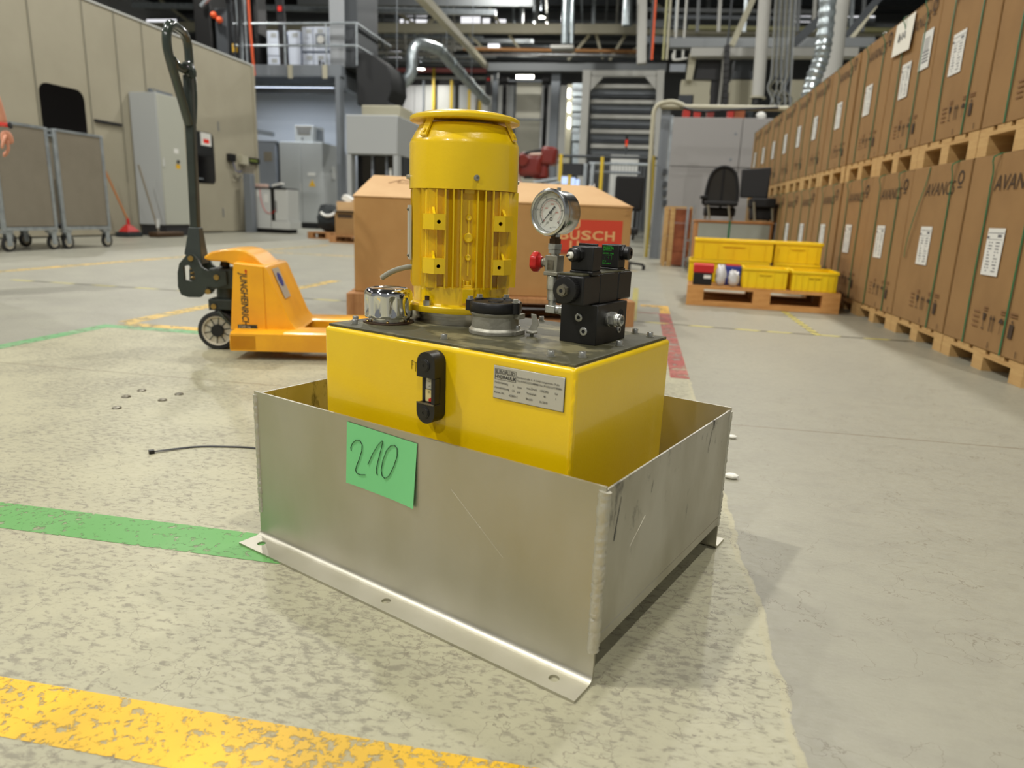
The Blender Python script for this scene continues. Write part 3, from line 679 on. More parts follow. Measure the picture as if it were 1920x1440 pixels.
# plugs on the coils
def din_plug(y0, y1, x0, x1, gl, ga, z1=0.5595):
    mb = MB(); mb.box((x0 - 0.001, y0 - 0.001, 0.5185), (x1 + 0.001, y1 + 0.001, 0.5245)); mb.box((x0, y0, 0.5245), (x1, y1, z1)); o = mb.build('plug_connector', 'black_plastic', vb, bevel=0.0015)
    g = MB(); c = Vector(gl); a = Vector(ga).normalized()
    g.cyl(c - a*0.006, c + a*0.004, 0.0115, n=8); g.lathe([(0.0100, 0.004), (0.0105, 0.006), (0.0105, 0.0115), (0.0085, 0.014), (0.004, 0.0145), (0.004, 0.010), (0, 0.010)], c, a, n=28); g.build('cable_gland', 'black_plastic', o); return o
d1 = din_plug(0.133, 0.160, 0.3855, 0.4215, (0.396, 0.134, 0.5475), (-0.35, -0.94, -0.05))
c_ = Vector((0.3935, 0.1215, 0.547)); a_ = Vector((-0.35, -0.94, -0.12)).normalized()
w_ = MB(); w_.lathe([(0.0045, -0.004), (0.0048, 0.006), (0.0040, 0.007), (0, 0.007)], c_, a_, n=18); wo = w_.build('cut_cable', 'white_paper', d1)
for k in (-1, 1): MB().cyl(c_ + a_*0.007 + Vector((0.0017*k, 0, 0.0006*k)), c_ + a_*0.009 + Vector((0.0017*k, 0, 0.0006*k)), 0.0012, n=8).build('core_wire', 'black_matte', wo)
mb = MB(); mb.box((0.378, 0.166, 0.5212), (0.4095, 0.171, 0.5628)); mb.build('connector_cover', 'black_plastic', vb, bevel=0.0012)
d2 = din_plug(0.2365, 0.262, 0.3808, 0.4115, (0.4115, 0.250, 0.548), (1, 0.1, 0), 0.5605)
gp = MB()
for s_, sz, z in (('PARKER', 0.0052, 0.5530), ('\u2192 \u00b7\u00b7\u00b7\u00b7', 0.003, 0.5492), ('24 VDC  IP65', 0.0033, 0.5455), ('PG9 250 V', 0.0033, 0.5300), ('2P+E', 0.0030, 0.5335)):
    put_text(gp, s_, sz, (0.3850, 0.23505, z), (1, 0, 0), (0, 0, 1))
for q in ([(0.389, 0.537), (0.389, 0.5435), (0.4005, 0.5435), (0.4005, 0.537)], [(0.393, 0.5402), (0.397, 0.5402)], [(0.395, 0.538), (0.395, 0.5425)]):
    stroke(gp, [(p[0] - 0.38, p[1] - 0.52) for p in q], 0.00025, (0.38, 0.23505, 0.52), (1, 0, 0), (0, 0, 1))
gp.box((0.385, 0.2349, 0.5575), (0.3995, 0.2351, 0.5581)); gp.box((0.385, 0.2349, 0.5515), (0.3995, 0.2351, 0.5519)); gp.build('green_lettering', 'green_print', d2)

# ---- gauge tree
gx, gy = 0.3335, 0.172
mb = MB(); mb.box((gx - 0.008, gy - 0.008, 0.452), (gx + 0.010, gy + 0.008, 0.464)); mb.cyl((gx + 0.008, gy, 0.458), (0.3658, gy, 0.458), 0.0068, n=16); mb.cyl((gx + 0.016, gy, 0.458), (gx + 0.024, gy, 0.458), 0.0092, n=6)
mb.build('elbow_fitting', 'zinc', hpu, bevel=0.001)
mb = MB(); mb.lathe([(0.0065, 0.462), (0.0065, 0.472), (0.0085, 0.4725), (0.0088, 0.488), (0.0100, 0.489), (0.0104, 0.509), (0.0085, 0.511), (0.0, 0.511)], (gx, gy, 0), n=24); mb.build('gauge_pipe', 'zinc', hpu)
nvv = MB(); nvv.box((gx - 0.0105, gy - 0.0105, 0.5105), (gx + 0.0115, gy + 0.0105, 0.5415)); nvv.box((gx - 0.012, gy - 0.011, 0.5105), (gx + 0.013, gy + 0.011, 0.5165)); nvv.cyl((gx - 0.022, gy, 0.5295), (gx - 0.010, gy, 0.5295), 0.0065, n=16); nvv.cyl((gx - 0.016, gy, 0.5295), (gx - 0.010, gy, 0.5295), 0.0088, n=6)
nv_ = nvv.build('needle_valve', 'cast_alu', hpu, bevel=0.001)
MB().box((gx - 0.0055, gy - 0.0112, 0.5195), (gx + 0.0055, gy - 0.0106, 0.5345)).build('valve_marking', 'steel_dull', nv_)
MB().lathe([(0.0, 0.0), (0.0085, 0.0), (0.0100, 0.003), (0.0152, 0.006), (0.0158, 0.009), (0.0158, 0.014), (0.0145, 0.0165), (0.009, 0.0175), (0, 0.0175)], (gx - 0.0215, gy, 0.5295), (-1, -0.18, 0), n=48, fn=lambda r, z, q: r * (1 - (0.10 * (0.5 + 0.5*math.cos(6*q)) if r > 0.012 else 0))).build('hand_knob', 'red_knob', nv_)
mb = MB(); mb.lathe([(0.0075, 0.541), (0.0075, 0.545)], (gx, gy, 0), n=16); mb.cyl((gx, gy, 0.5445), (gx, gy, 0.5500), 0.0108, n=6); mb.cyl((gx, gy, 0.5505), (gx, gy, 0.5590), 0.0118, n=6); mb.build('union_nut', 'zinc', hpu)
mb = MB(); mb.cyl((gx, gy, 0.559), (gx, gy, 0.5665), 0.0100, n=6); mb.cyl((gx, gy, 0.566), (gx, gy, 0.573), 0.0070, n=16); mb.build('gauge_adapter', 'brown_steel', hpu)
ga = thing('pressure_gauge', None, None); ga.parent = hpu; ga.location = (gx - 0.001, gy - 0.016, 0.6055); ga.rotation_euler = (0, 0, -0.10)
del_e = ga
case = MB().lathe([(0.0, 0.034), (0.031, 0.034), (0.0325, 0.032), (0.0328, 0.004), (0.0345, 0.003), (0.0352, 0.0), (0.0352, -0.004), (0.0338, -0.0068), (0.0312, -0.0076), (0.0296, -0.0066), (0.0290, -0.003), (0.0288, 0.003), (0.0, 0.003)], (0, 0, 0), (0, 1, 0), n=72)
case.cyl((0.001, 0.016, -0.036), (0.001, 0.016, -0.028), 0.0062, n=16); case.cyl((0.003, 0.014, 0.032), (0.003, 0.014, 0.037), 0.003, n=10)
go = case.build('pressure_gauge', 'case_steel', hpu, smooth=40); go.location = ga.location; go.rotation_euler = ga.rotation_euler
bpy.data.objects.remove(ga)
MB().lathe([(0.0, 0.0), (0.0285, 0.0), (0.0285, 0.0008), (0, 0.0008)], (0, 0.0012, 0), (0, 1, 0), n=48).build('dial', 'dial_white', go)
tk = MB(); tr_ = MB()
U, V, Oo = Vector((1, 0, 0)), Vector((0, 0, 1)), Vector((0, 0.0011, 0))
for k in range(51):
    a = math.radians(225 - 270 * k / 50); big = k % 10 == 0; r0, r1 = (0.0185, 0.0225) if big else (0.0195, 0.0215)
    p = Vector((math.cos(a), 0, math.sin(a))); tk.bar(Oo + p*r0 - Vector((0, .0003, 0)), Oo + p*r1 - Vector((0, .0003, 0)), 0.0011 if big else 0.0006, 0.0003, up=(0, 1, 0))
    if big: put_text(tk, str(k * 5 if k < 50 else 250), 0.0036, Oo + Vector((math.cos(a)*0.0252 - 0.0025, 0, math.sin(a)*0.0252 - 0.0014)), U, V)
for k in range(36):
    a = math.radians(225 - 270 * k / 36); p = Vector((math.cos(a), 0, math.sin(a))); tr_.bar(Oo + p*0.0168 - Vector((0, .0003, 0)), Oo + p*(0.0190 if k % 9 == 0 else 0.0180) - Vector((0, .0003, 0)), 0.0008 if k % 9 == 0 else 0.0005, 0.0003, up=(0, 1, 0))
for s_, x, z in (('1000', -0.0125, 0.0052), ('2000', -0.0015, 0.0112), ('3000', 0.0078, -0.0008), ('psi', 0.0128, -0.0150)): put_text(tr_, s_, 0.0032, Oo + Vector((x, 0, z)), U, V)
put_text(tk, 'bar', 0.003, Oo + Vector((-0.001, 0, -0.0235)), U, V); put_text(tk, 'CE', 0.0038, Oo + Vector((-0.0085, 0, -0.0165)), U, V); put_text(tk, 'cl.1.6', 0.0026, Oo + Vector((0.0045, 0, -0.022)), U, V)
tk.lathe([(0.0028, 0), (0.0028, 0.0003), (0.0019, 0.0003), (0.0019, 0)], Oo + Vector((0.0005, -0.0004, -0.0095)), (0, 1, 0), n=18, ring=True)
tk.build('dial_scale', 'ink_black', go); tr_.build('dial_scale_inner', 'ink_red', go)
a = math.radians(226); p = Vector((math.cos(a), 0, math.sin(a))); nd = MB(); o_ = Vector((0, -0.0012, 0))
nd.prism([(-0.0125, -0.0016), (-0.0125, 0.0016), (0.0, 0.0010), (0.0225, 0.0002), (0.0225, -0.0002), (0.0, -0.0010)], o_, p, Vector((-p.z, 0, p.x)), 0.0005); nd.lathe([(0, 0), (0.0024, 0), (0.0020, 0.0015), (0, 0.0015)], o_ + Vector((0, 0.0006, 0)), (0, -1, 0), n=18)
nd.build('needle', 'ink_black', go)
MB().lathe([(0.0289, 0.0), (0.0289, 0.0006), (0, 0.0006)], (0, -0.0056, 0), (0, 1, 0), n=48).build('gauge_glass', glassmat('gauge_glass', (235, 240, 235), 0.96), go)

# ---- sight glass
sg = MB(); sx_ = 0.2445
def capsule(w, z0, z1, n=10):
    P = []
    for k in range(n + 1): a = PI * k / n; P.append((w*math.cos(a), z1 - w + w*math.sin(a)))
    for k in range(n + 1): a = PI + PI * k / n; P.append((w*math.cos(a), z0 + w + w*math.sin(a)))
    return P
sgc = []
body = MB(); plate(body, [[(p[0], p[1]) for p in capsule(0.0172, 0.2960, 0.4035)]], 0.0125, (sx_, -0.0065, 0), (1, 0, 0), (0, 0, 1)); 
for zc in (0.331, 0.366): pass
sgo = body.build('sight_glass', 'black_plastic', hpu, bevel=0.001)
top = MB(); pc = capsule(0.0172, 0.296, 0.4035); up_ = [p for p in pc if p[1] > 0.35] ; 
plate(top, [[(0.0172, 0.3655)] + [p for p in capsule(0.0172, 0.33, 0.4035)[:11]] + [(-0.0172, 0.3655)]], 0.0125, (sx_, -0.0190, 0), (1, 0, 0), (0, 0, 1)); top.build('end_cap', 'black_plastic', sgo, bevel=0.0016, seg=3)
bot = MB(); lowc = [p for p in capsule(0.0172, 0.2960, 0.37)[11:]]
plate(bot, [[(-0.0172, 0.3265)] + lowc + [(0.0172, 0.3265)]], 0.0125, (sx_, -0.0190, 0), (1, 0, 0), (0, 0, 1)); bot.build('end_cap', 'black_plastic', sgo, bevel=0.0016, seg=3)
MB().box((sx_ + 0.0095, -0.0245, 0.3265), (sx_ + 0.0168, -0.0125, 0.3655)).build('side_rail', 'black_plastic', sgo, bevel=0.001)
MB().box((sx_ - 0.0140, -0.0165, 0.3265), (sx_ - 0.0085, -0.0125, 0.3655)).build('side_rail', 'black_plastic', sgo, bevel=0.001)
MB().box((sx_ - 0.0170, -0.0262, 0.3255), (sx_ + 0.0160, -0.0235, 0.3272)).build('window_edge', 'steel_dull', sgo)
sc_ = MB(); sc_.box((sx_ - 0.0085, -0.0150, 0.3275), (sx_ + 0.0095, -0.0128, 0.3655)); scl = sc_.build('level_scale', 'plate_silver', sgo)
sc2 = MB(); sc2.box((sx_ - 0.0085, -0.0156, 0.3275), (sx_ + 0.0095, -0.0151, 0.3460)); sc2.build('oil_column', mat('oil_tint', (216, 200, 140), 0.2), scl)
sc3 = MB(); sc3.box((sx_ - 0.0020, -0.0160, 0.3280), (sx_ + 0.0095, -0.0157, 0.3320)); sc3.box((sx_ - 0.0001, -0.0160, 0.332), (sx_ + 0.004, -0.0157, 0.3335)); sc3.build('red_mark', 'red_knob', scl)
sc4 = MB()
for s_, sz, x, z in (('MAX', 0.0035, -0.003, 0.3600), ('60 \u00b0C', 0.003, -0.003, 0.3570), ('-20', 0.003, -0.003, 0.3500)): put_text(sc4, s_, sz, (sx_ + x, -0.0152, z), (1, 0, 0), (0, 0, 1))
for s_, x, z in (('30', -0.003, 0.3410), ('20', 0.003, 0.3375)): put_text(sc4, s_, 0.0032, (sx_ + x, -0.0158, z), (1, 0, 0), (0, 0, 1))
sc4.box((sx_ - 0.0085, -0.0160, 0.3458), (sx_ + 0.0095, -0.0157, 0.3463)); sc4.build('scale_marks', 'ink_black', scl)
for zc in (0.3835, 0.3125):
    s_ = MB(); s_.lathe([(0.0098, 0), (0.0094, 0.0012), (0.0080, 0.0014)], (sx_ - 0.002, -0.0252, zc), (0, -1, 0), n=28); s_.lathe([(0.0080, 0.001), (0.0076, 0.0022), (0.0022, 0.0022), (0.0020, 0.0006), (0, 0.0006)], (sx_ - 0.002, -0.0252, zc), (0, -1, 0), n=28); s_.build('hollow_screw', 'black_ano', sgo)

# ---- name plate
npz = MB().box((0.3490, -0.0022, 0.3506), (0.4624, -0.0001, 0.3968)).build('name_plate', 'plate_silver', hpu, bevel=0.0004, seg=1)
MB().box((0.3486, -0.0012, 0.3500), (0.4630, -0.0001, 0.3968)).build('plate_backing', 'black_matte', npz)
tx = MB()
def nt_(s, x, z, size=0.0036, **k): put_text(tx, s, size, (0.3490 + x, -0.0023, 0.3506 + z), (1, 0, 0), (0, 0, 1), **k)
nt_('HYDRAULIK', 0.0032, 0.0290, 0.0068, bold=0.00016, sx=0.93)
nt_('Europastra\u00dfe 5, A-3442 Langenrohr-Tulln', 0.0395, 0.0338, 0.0038, sx=1.04); nt_('Tel.:01043/2272/88880 Fax.:01043/2272/88881', 0.0395, 0.0288, 0.0038, sx=0.99)
for s_, x, z in (('F\u00f6rderleistung', 0.0025, 0.0215), ('5', 0.0325, 0.0208), ('l/min', 0.0405, 0.0198), ('Antriebsleistung', 0.0025, 0.0142), ('1,5', 0.0315, 0.0136), ('kW', 0.0402, 0.0128), ('Komm.-Nr.', 0.0022, 0.0072), ('423803-2', 0.0270, 0.0060),
                 ('max.Druck', 0.0555, 0.0213), ('150(200)', 0.0765, 0.0213), ('bar', 0.1000, 0.0213), ('Tankinhalt', 0.0555, 0.0142), ('40', 0.0825, 0.0142), ('l', 0.1015, 0.0142), ('Baujahr', 0.0550, 0.0066), ('01/2010', 0.0770, 0.0060)):
    nt_(s_, x, z, 0.0044, sx=0.86)
for a, b_ in (((0.0025, 0.0272), (0.0375, 0.0272)), ((0.0375, 0.0272), (0.0375, 0.0420)), ((0.0375, 0.0420), (0.0025, 0.0420)), ((0.0025, 0.0420), (0.0025, 0.0272))):
    tx.bar((0.349 + a[0], -0.0024, 0.3506 + a[1]), (0.349 + b_[0], -0.0024, 0.3506 + b_[1]), 0.0004, 0.0003, up=(0, 1, 0))
vs, fs = text_geo('EUROFLUID', 0.0072, bold=0.00042, sx=0.86); F = frame((0.349 + 0.0030, -0.0023, 0.3506 + 0.0355), (1, 0, 0), (0, 0, 1)); tx.add([F @ (p + Vector((0, 0, .0002))) for p in vs], fs)
tx.build('plate_lettering', 'ink_black', npz)
tx2 = MB(); vs, fs = text_geo('EUROFLUID', 0.0072, bold=-0.00012, sx=0.86); tx2.add([F @ (p + Vector((0.0, 0.0, .0006))) for p in vs], fs); tx2.build('plate_lettering_inset', 'plate_silver', npz)
f11 = MB()
for q in ([(0.195, 0.367), (0.1955, 0.3808)], [(0.1950, 0.3803), (0.2000, 0.3793)], [(0.1953, 0.3745), (0.1985, 0.3742)], [(0.2000, 0.3775), (0.2035, 0.3790), (0.2030, 0.3645)], [(0.2045, 0.3765), (0.2090, 0.3790), (0.2085, 0.3655)]):
    stroke(f11, [(p[0] - 0.19, p[1] - 0.36) for p in q], 0.0005, (0.19, 0, 0.36), (1, 0, 0), (0, 0, 1))
f11.build('marker_writing', 'ink_black', tank)

# ================================================================ pallets (parts are picked apart)
PM = {}
def piece(name, dims, m):
    k = (name, tuple(round(d, 3) for d in dims), m)
    if k not in PM: PM[k] = MB().box((0, 0, 0), dims).mesh(name, m, smooth=0)
    return PM[k]
def pallet(label, loc, Lx, Wy, hs, m='pine', rz=0.0, group=None, nb=5, name='pallet', bottoms=True):
    """hs = bottom board, block, stringer, deck board heights; deck boards run along x"""
    t = thing(name, label, 'pallet', loc, rz, group)
    hb, hk, hsr, hd = hs; z = 0.0
    ys = [0, (Wy - 0.10)/2, Wy - 0.10]; xs = [0, (Lx - 0.12)/2, Lx - 0.12]
    if bottoms:
        for y in ys: obj('bottom_board', piece('bottom_board', (Lx, 0.10, hb), m), t, loc=(0, y, 0))
    z = hb
    for y in ys:
        for x in xs: obj('block', piece('block', (0.12, 0.10, hk), m), t, loc=(x, y, z))
    z += hk
    for x in xs: obj('stringer', piece('stringer', (0.12, Wy, hsr), m), t, loc=(x, 0, z))
    z += hsr; bw = (Wy / nb) * 0.80
    for k in range(nb): obj('deck_board', piece('deck_board', (Lx, bw, hd), m), t, loc=(0, k * (Wy - bw) / (nb - 1), z))
    return t
ORD = ['nearest', 'second', 'third', 'fourth', 'fifth', 'sixth', 'seventh', 'eighth', 'ninth', 'tenth', 'farthest']
STARTS = [3.055, 3.845, 4.600, 5.345, 6.125, 6.950, 7.662, 8.378, 9.123, 9.868, 10.613]
WID = [0.772, 0.745, 0.738, 0.728, 0.800, 0.700, 0.700, 0.735, 0.735, 0.735, 0.735]
XF = 1.545
# shared printed meshes (box local: x = depth away from aisle, y along the row, z up; printed face at x=0 facing -x)
FU, FV = Vector((0, -1, 0)), Vector((0, 0, 1))
def lg():
    mb = MB(); put_text(mb, 'AVANCS', 0.098, (-0.0004, 0.522, 0.690), FU, FV, shear=0.22, sx=0.98, bold=-0.0004)
    mb.lathe([(0.035, 0), (0.035, 0.0004), (0.0225, 0.0004), (0.0225, 0)], (-0.0004, 0.090, 0.768), (-1, 0, 0), n=32, ring=True)
    m1 = mb.mesh('logo_print', 'box_print', 0); mb = MB(); mb.box((-0.0008, 0.068, 0.718), (0, 0.114, 0.726)); return m1, mb.mesh('logo_underline', 'box_print', 0)
LOGO = lg()
def ic():
    mb = MB(); X0 = -0.0006
    def sq(y0, y1, z0, z1): mb.box((X0, y0, z0), (0, y1, z1))
    sq(0.118, 0.152, 0.082, 0.140); sq(0.130, 0.140, 0.146, 0.156)                    # weight limit
    mb.prism([(0.205, 0.132), (0.245, 0.132), (0.240, 0.146), (0.225, 0.154), (0.210, 0.146)], (X0, 0, 0), (0, 1, 0), (0, 0, 1), 0.0006); sq(0.2242, 0.2258, 0.085, 0.132)   # umbrella
    for y in (0.292, 0.318): sq(y - 0.0025, y + 0.0025, 0.085, 0.140); mb.prism([(y - 0.008, 0.138), (y + 0.008, 0.138), (y, 0.158)], (X0, 0, 0), (0, 1, 0), (0, 0, 1), 0.0006)
    mb.prism([(0.366, 0.158), (0.394, 0.158), (0.388, 0.126), (0.372, 0.126)], (X0, 0, 0), (0, 1, 0), (0, 0, 1), 0.0006); sq(0.3785, 0.3815, 0.092, 0.126); sq(0.370, 0.390, 0.088, 0.092)  # glass
    return mb.mesh('handling_symbols', 'box_print', 0)
def ic2():
    mb = MB(); X0 = -0.0005
    for k in range(4): mb.box((X0, 0.43, 0.090 + 0.022*k), (0, 0.485, 0.096 + 0.022*k))
    for y0, y1 in ((0.105, 0.165), (0.205, 0.245), (0.362, 0.40)): mb.box((X0, y0, 0.170), (0, y1, 0.176)); mb.box((X0, y0, 0.182), (0, y1, 0.187))
    return mb.mesh('caption_print', 'box_print_pale', 0)
ICON, ICON2 = ic(), ic2()
LABEL = MB().box((-0.0008, 0.338, 0.322), (-0.0001, 0.490, 0.527)).mesh('address_label', 'label_white', 0)
def lt():
    mb = MB(); r = random.Random(5); X0 = -0.0012
    mb.box((X0, 0.345, 0.505), (-0.0009, 0.482, 0.508)); mb.box((X0, 0.468, 0.482), (-0.0009, 0.490, 0.492)); mb.box((X0, 0.360, 0.488), (-0.0009, 0.395, 0.500)); mb.box((X0, 0.35, 0.478), (-0.0009, 0.48, 0.480))
    for k in range(10):
        for y in (0.366, 0.430):
            for j in range(3):
                if r.random() < 0.85: mb.box((X0, y + 0.012*j, 0.338 + 0.0138*k), (-0.0009, y + 0.012*j + 0.009, 0.338 + 0.0138*k + 0.006))
    return mb.mesh('label_print', 'label_grey', 0)
LTXT = lt()
def carton(col, tier, label):
    w = WID[col]; h = 0.848 if tier == 0 else 0.824; z = 0.0956 if tier == 0 else 1.0766
    t = thing('cardboard_box', label, 'cardboard box', (XF, STARTS[col], z), 0, 'strapped cardboard boxes in the row along the right')
    mb = MB(); r = random.Random(col * 2 + tier); e = lambda: r.uniform(-0.004, 0.004)
    mb.add([(e()*.3, 0, 0), (1.2, 0, 0), (1.2, w, 0), (e()*.3, w, 0), (e(), 0.002, h), (1.2, 0, h), (1.2, w, h), (e(), w - 0.002, h)], [(0,3,2,1),(4,5,6,7),(0,1,5,4),(1,2,6,5),(2,3,7,6),(3,0,4,7)])
    mb.build('carton', 'cardboard', t, bevel=0.004)
    fl = MB(); fl.box((0.0, 0.003, h), (0.60, w - 0.003, h + 0.003)); fl.build('top_flap', 'cardboard', t)
    obj('logo_print', LOGO[0], t, loc=(-0.0042, 0, 0)); obj('logo_underline', LOGO[1], t, loc=(-0.0042, 0, 0)); obj('handling_symbols', ICON, t, loc=(-0.0042, 0, 0)); obj('caption_print', ICON2, t, loc=(-0.0042, 0, 0))
    lb = obj('address_label', LABEL, t, loc=(-0.0044, 0, 0)); obj('label_print', LTXT, lb)
    for q, s in enumerate((0.185, 0.545)):
        if tier == 0 and col == 1 and q == 1: continue
        sm = MB(); sk = r.uniform(-0.02, 0.02); b = 0.014 if tier == 0 else 0.004
        sm.tube(smooth_path([(-0.0055, s + sk, 0.0), (-0.0065, s, h*0.35), (-0.0065, s, h*0.7), (-0.0065 - b*0.4, s - 0.01, h*0.9), (-0.0055, s - 0.035*(1 - tier), h + 0.002), (0.3, s - 0.035*(1 - tier), h + 0.0045), (1.0, s, h + 0.0045)], 4), 0.0068, n=6, flat=0.3)
        sm.build('strap', 'strap_green', t)
    for y in (0.06, 0.30): 
        st = MB(); st.box((-0.0052, y, 0.012), (-0.0046, y + 0.004, 0.04)); st.build('staple', 'box_print', t)
    return t
SPEC = {(0, 1): 'with a loose green strap end hanging down its front', (1, 2): 'with a handwritten white sheet taped near its top', (1, 1): 'with a second white slip beside its address label'}
for c in range(11):
    cl = 'near end' 
    pallet(f'pale wooden pallet on the floor under the {ORD[c]} box of the bottom tier', (XF + 0.006, STARTS[c] - 0.005, 0), 1.18, min(WID[c] + 0.010, (STARTS[c + 1] - STARTS[c] - 0.004) if c < 10 else 9), (0.014, 0.047, 0.017, 0.017), group='pallets under the row of boxes')
    for tr in (0, 1):
        nm = ('bottom', 'top')[tr]
        sp = SPEC.get((tr, c), '')
        b = carton(c, tr, f'{nm} tier cardboard box {sp}' if sp else f'brown {nm} tier cardboard box, {ORD[c]} of the row from the near end')
        if (tr, c) == (0, 1):
            sm = MB(); sm.tube(smooth_path([(-0.006, 0.50, 0.846), (-0.012, 0.52, 0.74), (-0.02, 0.585, 0.58), (-0.018, 0.64, 0.44), (-0.010, 0.665, 0.35)], 5), 0.0052, n=6, flat=0.3); sm.build('strap', 'strap_green', b)
        if (tr, c) == (1, 2):
            sh = MB(); sh.add([(-0.008, 0.39, 0.815), (-0.008, 0.715, 0.812), (-0.014, 0.722, 0.62), (-0.020, 0.38, 0.60)], [(0, 1, 2, 3)]); s_ = sh.build('taped_sheet', 'white_paper', b)
            hw_ = MB(); hw_.tube([(-0.014, 0.62, 0.74), (-0.0165, 0.625, 0.69), (-0.0165, 0.60, 0.69), (-0.0165, 0.59, 0.72)], 0.003, n=5); hw_.tube([(-0.0145, 0.56, 0.735), (-0.017, 0.555, 0.69)], 0.003, n=5); hw_.tube([(-0.0145, 0.52, 0.735), (-0.018, 0.50, 0.69), (-0.017, 0.53, 0.71)], 0.003, n=5); hw_.build('handwriting', 'label_grey', s_)
            sp2 = MB(); sp2.box((-0.0052, 0.05, 0.435), (-0.0045, 0.205, 0.645)); s2 = sp2.build('packing_slip', 'label_white', b)
            l2 = MB()
            for k in range(6): l2.box((-0.0056, 0.085, 0.60 - 0.012*k), (-0.0053, 0.165, 0.605 - 0.012*k))
            for k in range(4): l2.box((-0.0056, 0.075, 0.525 - 0.018*k), (-0.0053, 0.165, 0.535 - 0.018*k))
            l2.build('label_print', 'label_grey', s2)
    pallet(f'pale wooden pallet under the {ORD[c]} box of the top tier', (XF + 0.002, STARTS[c] - 0.005, 0.9468), 1.19, min(WID[c] + 0.010, (STARTS[c + 1] - STARTS[c] - 0.004) if c < 10 else 9), (0.018, 0.072, 0.019, 0.019), group='pallets between the two tiers of boxes')

# ================================================================ big carton with the red print, on its pallet
bp_ = pallet('worn brown wooden pallet carrying the big carton with the red printed logo', (-1.571, 3.639, 0), 1.62, 0.86, (0.022, 0.072, 0.025, 0.025), 'pine_dark', math.radians(13.9))
bb = thing('large_carton', 'large brown carton with red printed logo and tented top behind the hydraulic unit', 'cardboard box', (-1.571, 3.639, 0.1446), math.radians(13.9))
BW, BH, BY0, BY1 = 1.572, 0.528, 0.098, 0.80
mb = MB(); mb.box((0.03, BY0, 0), (BW + 0.015, BY1, BH)); mb.build('carton', mat('cardboard_big', (178, 138, 84), 0.85, c2=(166, 126, 74), scale=3, lo=0.38, hi=0.7, bump=0.05, bscale=40), bb, bevel=0.006)
xa, xb, ya, yb = 0.026, BW + 0.022, BY0 - 0.004, BY1 + 0.004
P = [(xa, ya, BH - 0.004), (xb, ya, BH - 0.008), (xb, yb, BH), (xa, yb, BH), (0.10, BY0 + 0.34, BH + 0.125), (BW - 0.16, BY0 + 0.34, BH + 0.115)]
mb = MB(); mb.add(P, [(0, 1, 5, 4), (2, 3, 4, 5), (3, 0, 4), (1, 2, 5), (0, 3, 2, 1)]); mb.build('tented_flaps', 'cardboard_pale', bb, smooth=0)  # paler board paints in the extra light on the upward-facing flaps
sc_ = MB(); sc_.prism([(0, 0), (0.05, 0.012), (0.035, -0.006)], (BW - 0.03, BY0 - 0.012, BH - 0.03), (0.9, -0.2, 0.3), (0, 0, 1), 0.003); sc_.build('torn_corner', 'cardboard', bb)
BU, BV = Vector((1, 0, 0)), Vector((0, 0, 1)); fy_ = BY0 - 0.0006
X0_, X1_, Z0_, Z1_ = 1.168, 1.537, 0.272, 0.444
logo = MB(); logo.box((X0_, fy_, Z0_), (X1_, BY0 - 0.0002, Z1_)); lo_ = logo.build('printed_logo', 'logo_red', bb)
l2 = MB(); l2.box((X0_, fy_ - 0.0004, Z0_ - 0.022), (X1_, fy_ + 0.0002, Z0_)); l2.build('logo_band', 'logo_dark_red', bb)
l3 = MB()
def ltr(t_, x, z, w, h):
    vs, fs = text_geo(t_, 0.1, bold=0.0026); x0 = min(p.x for p in vs); x1 = max(p.x for p in vs); z0 = min(p.y for p in vs); z1 = max(p.y for p in vs); F = frame((x, fy_ - 0.0006, z), BU, BV)
    l3.add([F @ Vector(((p.x - x0) * w / (x1 - x0), (p.y - z0) * h / (z1 - z0), 0.0004)) for p in vs], fs)
for t_, x, w in (('B', 0.010, 0.054), ('U', 0.071, 0.054), ('S', 0.134, 0.058), ('C', 0.199, 0.062), ('H', 0.271, 0.056)): ltr(t_, X0_ + x, Z0_ + 0.059, w, 0.053)
ltr('U', X0_ + 0.071, Z0_ + 0.118, 0.054, 0.053); ltr('U', X0_ + 0.071, Z0_ + 0.0005, 0.054, 0.053)
l3.build('logo_lettering', mat('logo_cream', (214, 166, 110), 0.8), lo_)
put = MB(); put_text(put, 'Carton N\u00b0', 0.016, (X0_ + 0.006, fy_ - 0.0010, Z0_ - 0.018), BU, BV); put.build('small_print', 'cardboard', lo_)
mk = MB()
for q in ([(0.20, 0.30), (0.27, 0.36), (0.33, 0.33)], [(0.27, 0.36), (0.25, 0.31), (0.36, 0.30), (0.42, 0.22)]):
    mk.tube([(p[0], BY0 + 0.06 + (p[1] - 0.15), BH + 0.125 * (0.06 + p[1] - 0.15 + 0.004) / 0.344 + 0.002) for p in q], 0.0016, n=5)
mk.build('pen_scribble', 'box_print_pale', bb)

# ================================================================ pallet jack
pj_ = thing('pallet_jack', 'orange hand pallet jack with dark green pump and upright handle', 'pallet jack', (-1.556, 2.473, 0), math.radians(14.8))
for y0 in (0.0, 0.38):
    mb = MB(); mb.prism([(0, 0.036), (0.0, 0.104), (0.012, 0.112), (0.148, 0.112), (0.16, 0.104), (0.16, 0.036), (0.154, 0.036), (0.154, 0.100), (0.006, 0.100), (0.006, 0.036)], (0.0, y0, 0), (0, 1, 0), (0, 0, 1), 1.15)
    f_ = mb.build('fork', 'orange_paint', pj_)
    for x in (1.02, 1.10): MB().cyl((x, y0 + 0.03, 0.04), (x, y0 + 0.13, 0.04), 0.04, n=20).build('load_roller', 'wheel_nylon', f_)
mb = MB(); mb.box((-0.004, 0.0, 0.036), (0.10, 0.54, 0.100)); mb.box((0.0, 0.075, 0.100), (0.24, 0.465, 0.108)); mb.build('base_frame', 'orange_paint', pj_, bevel=0.004)
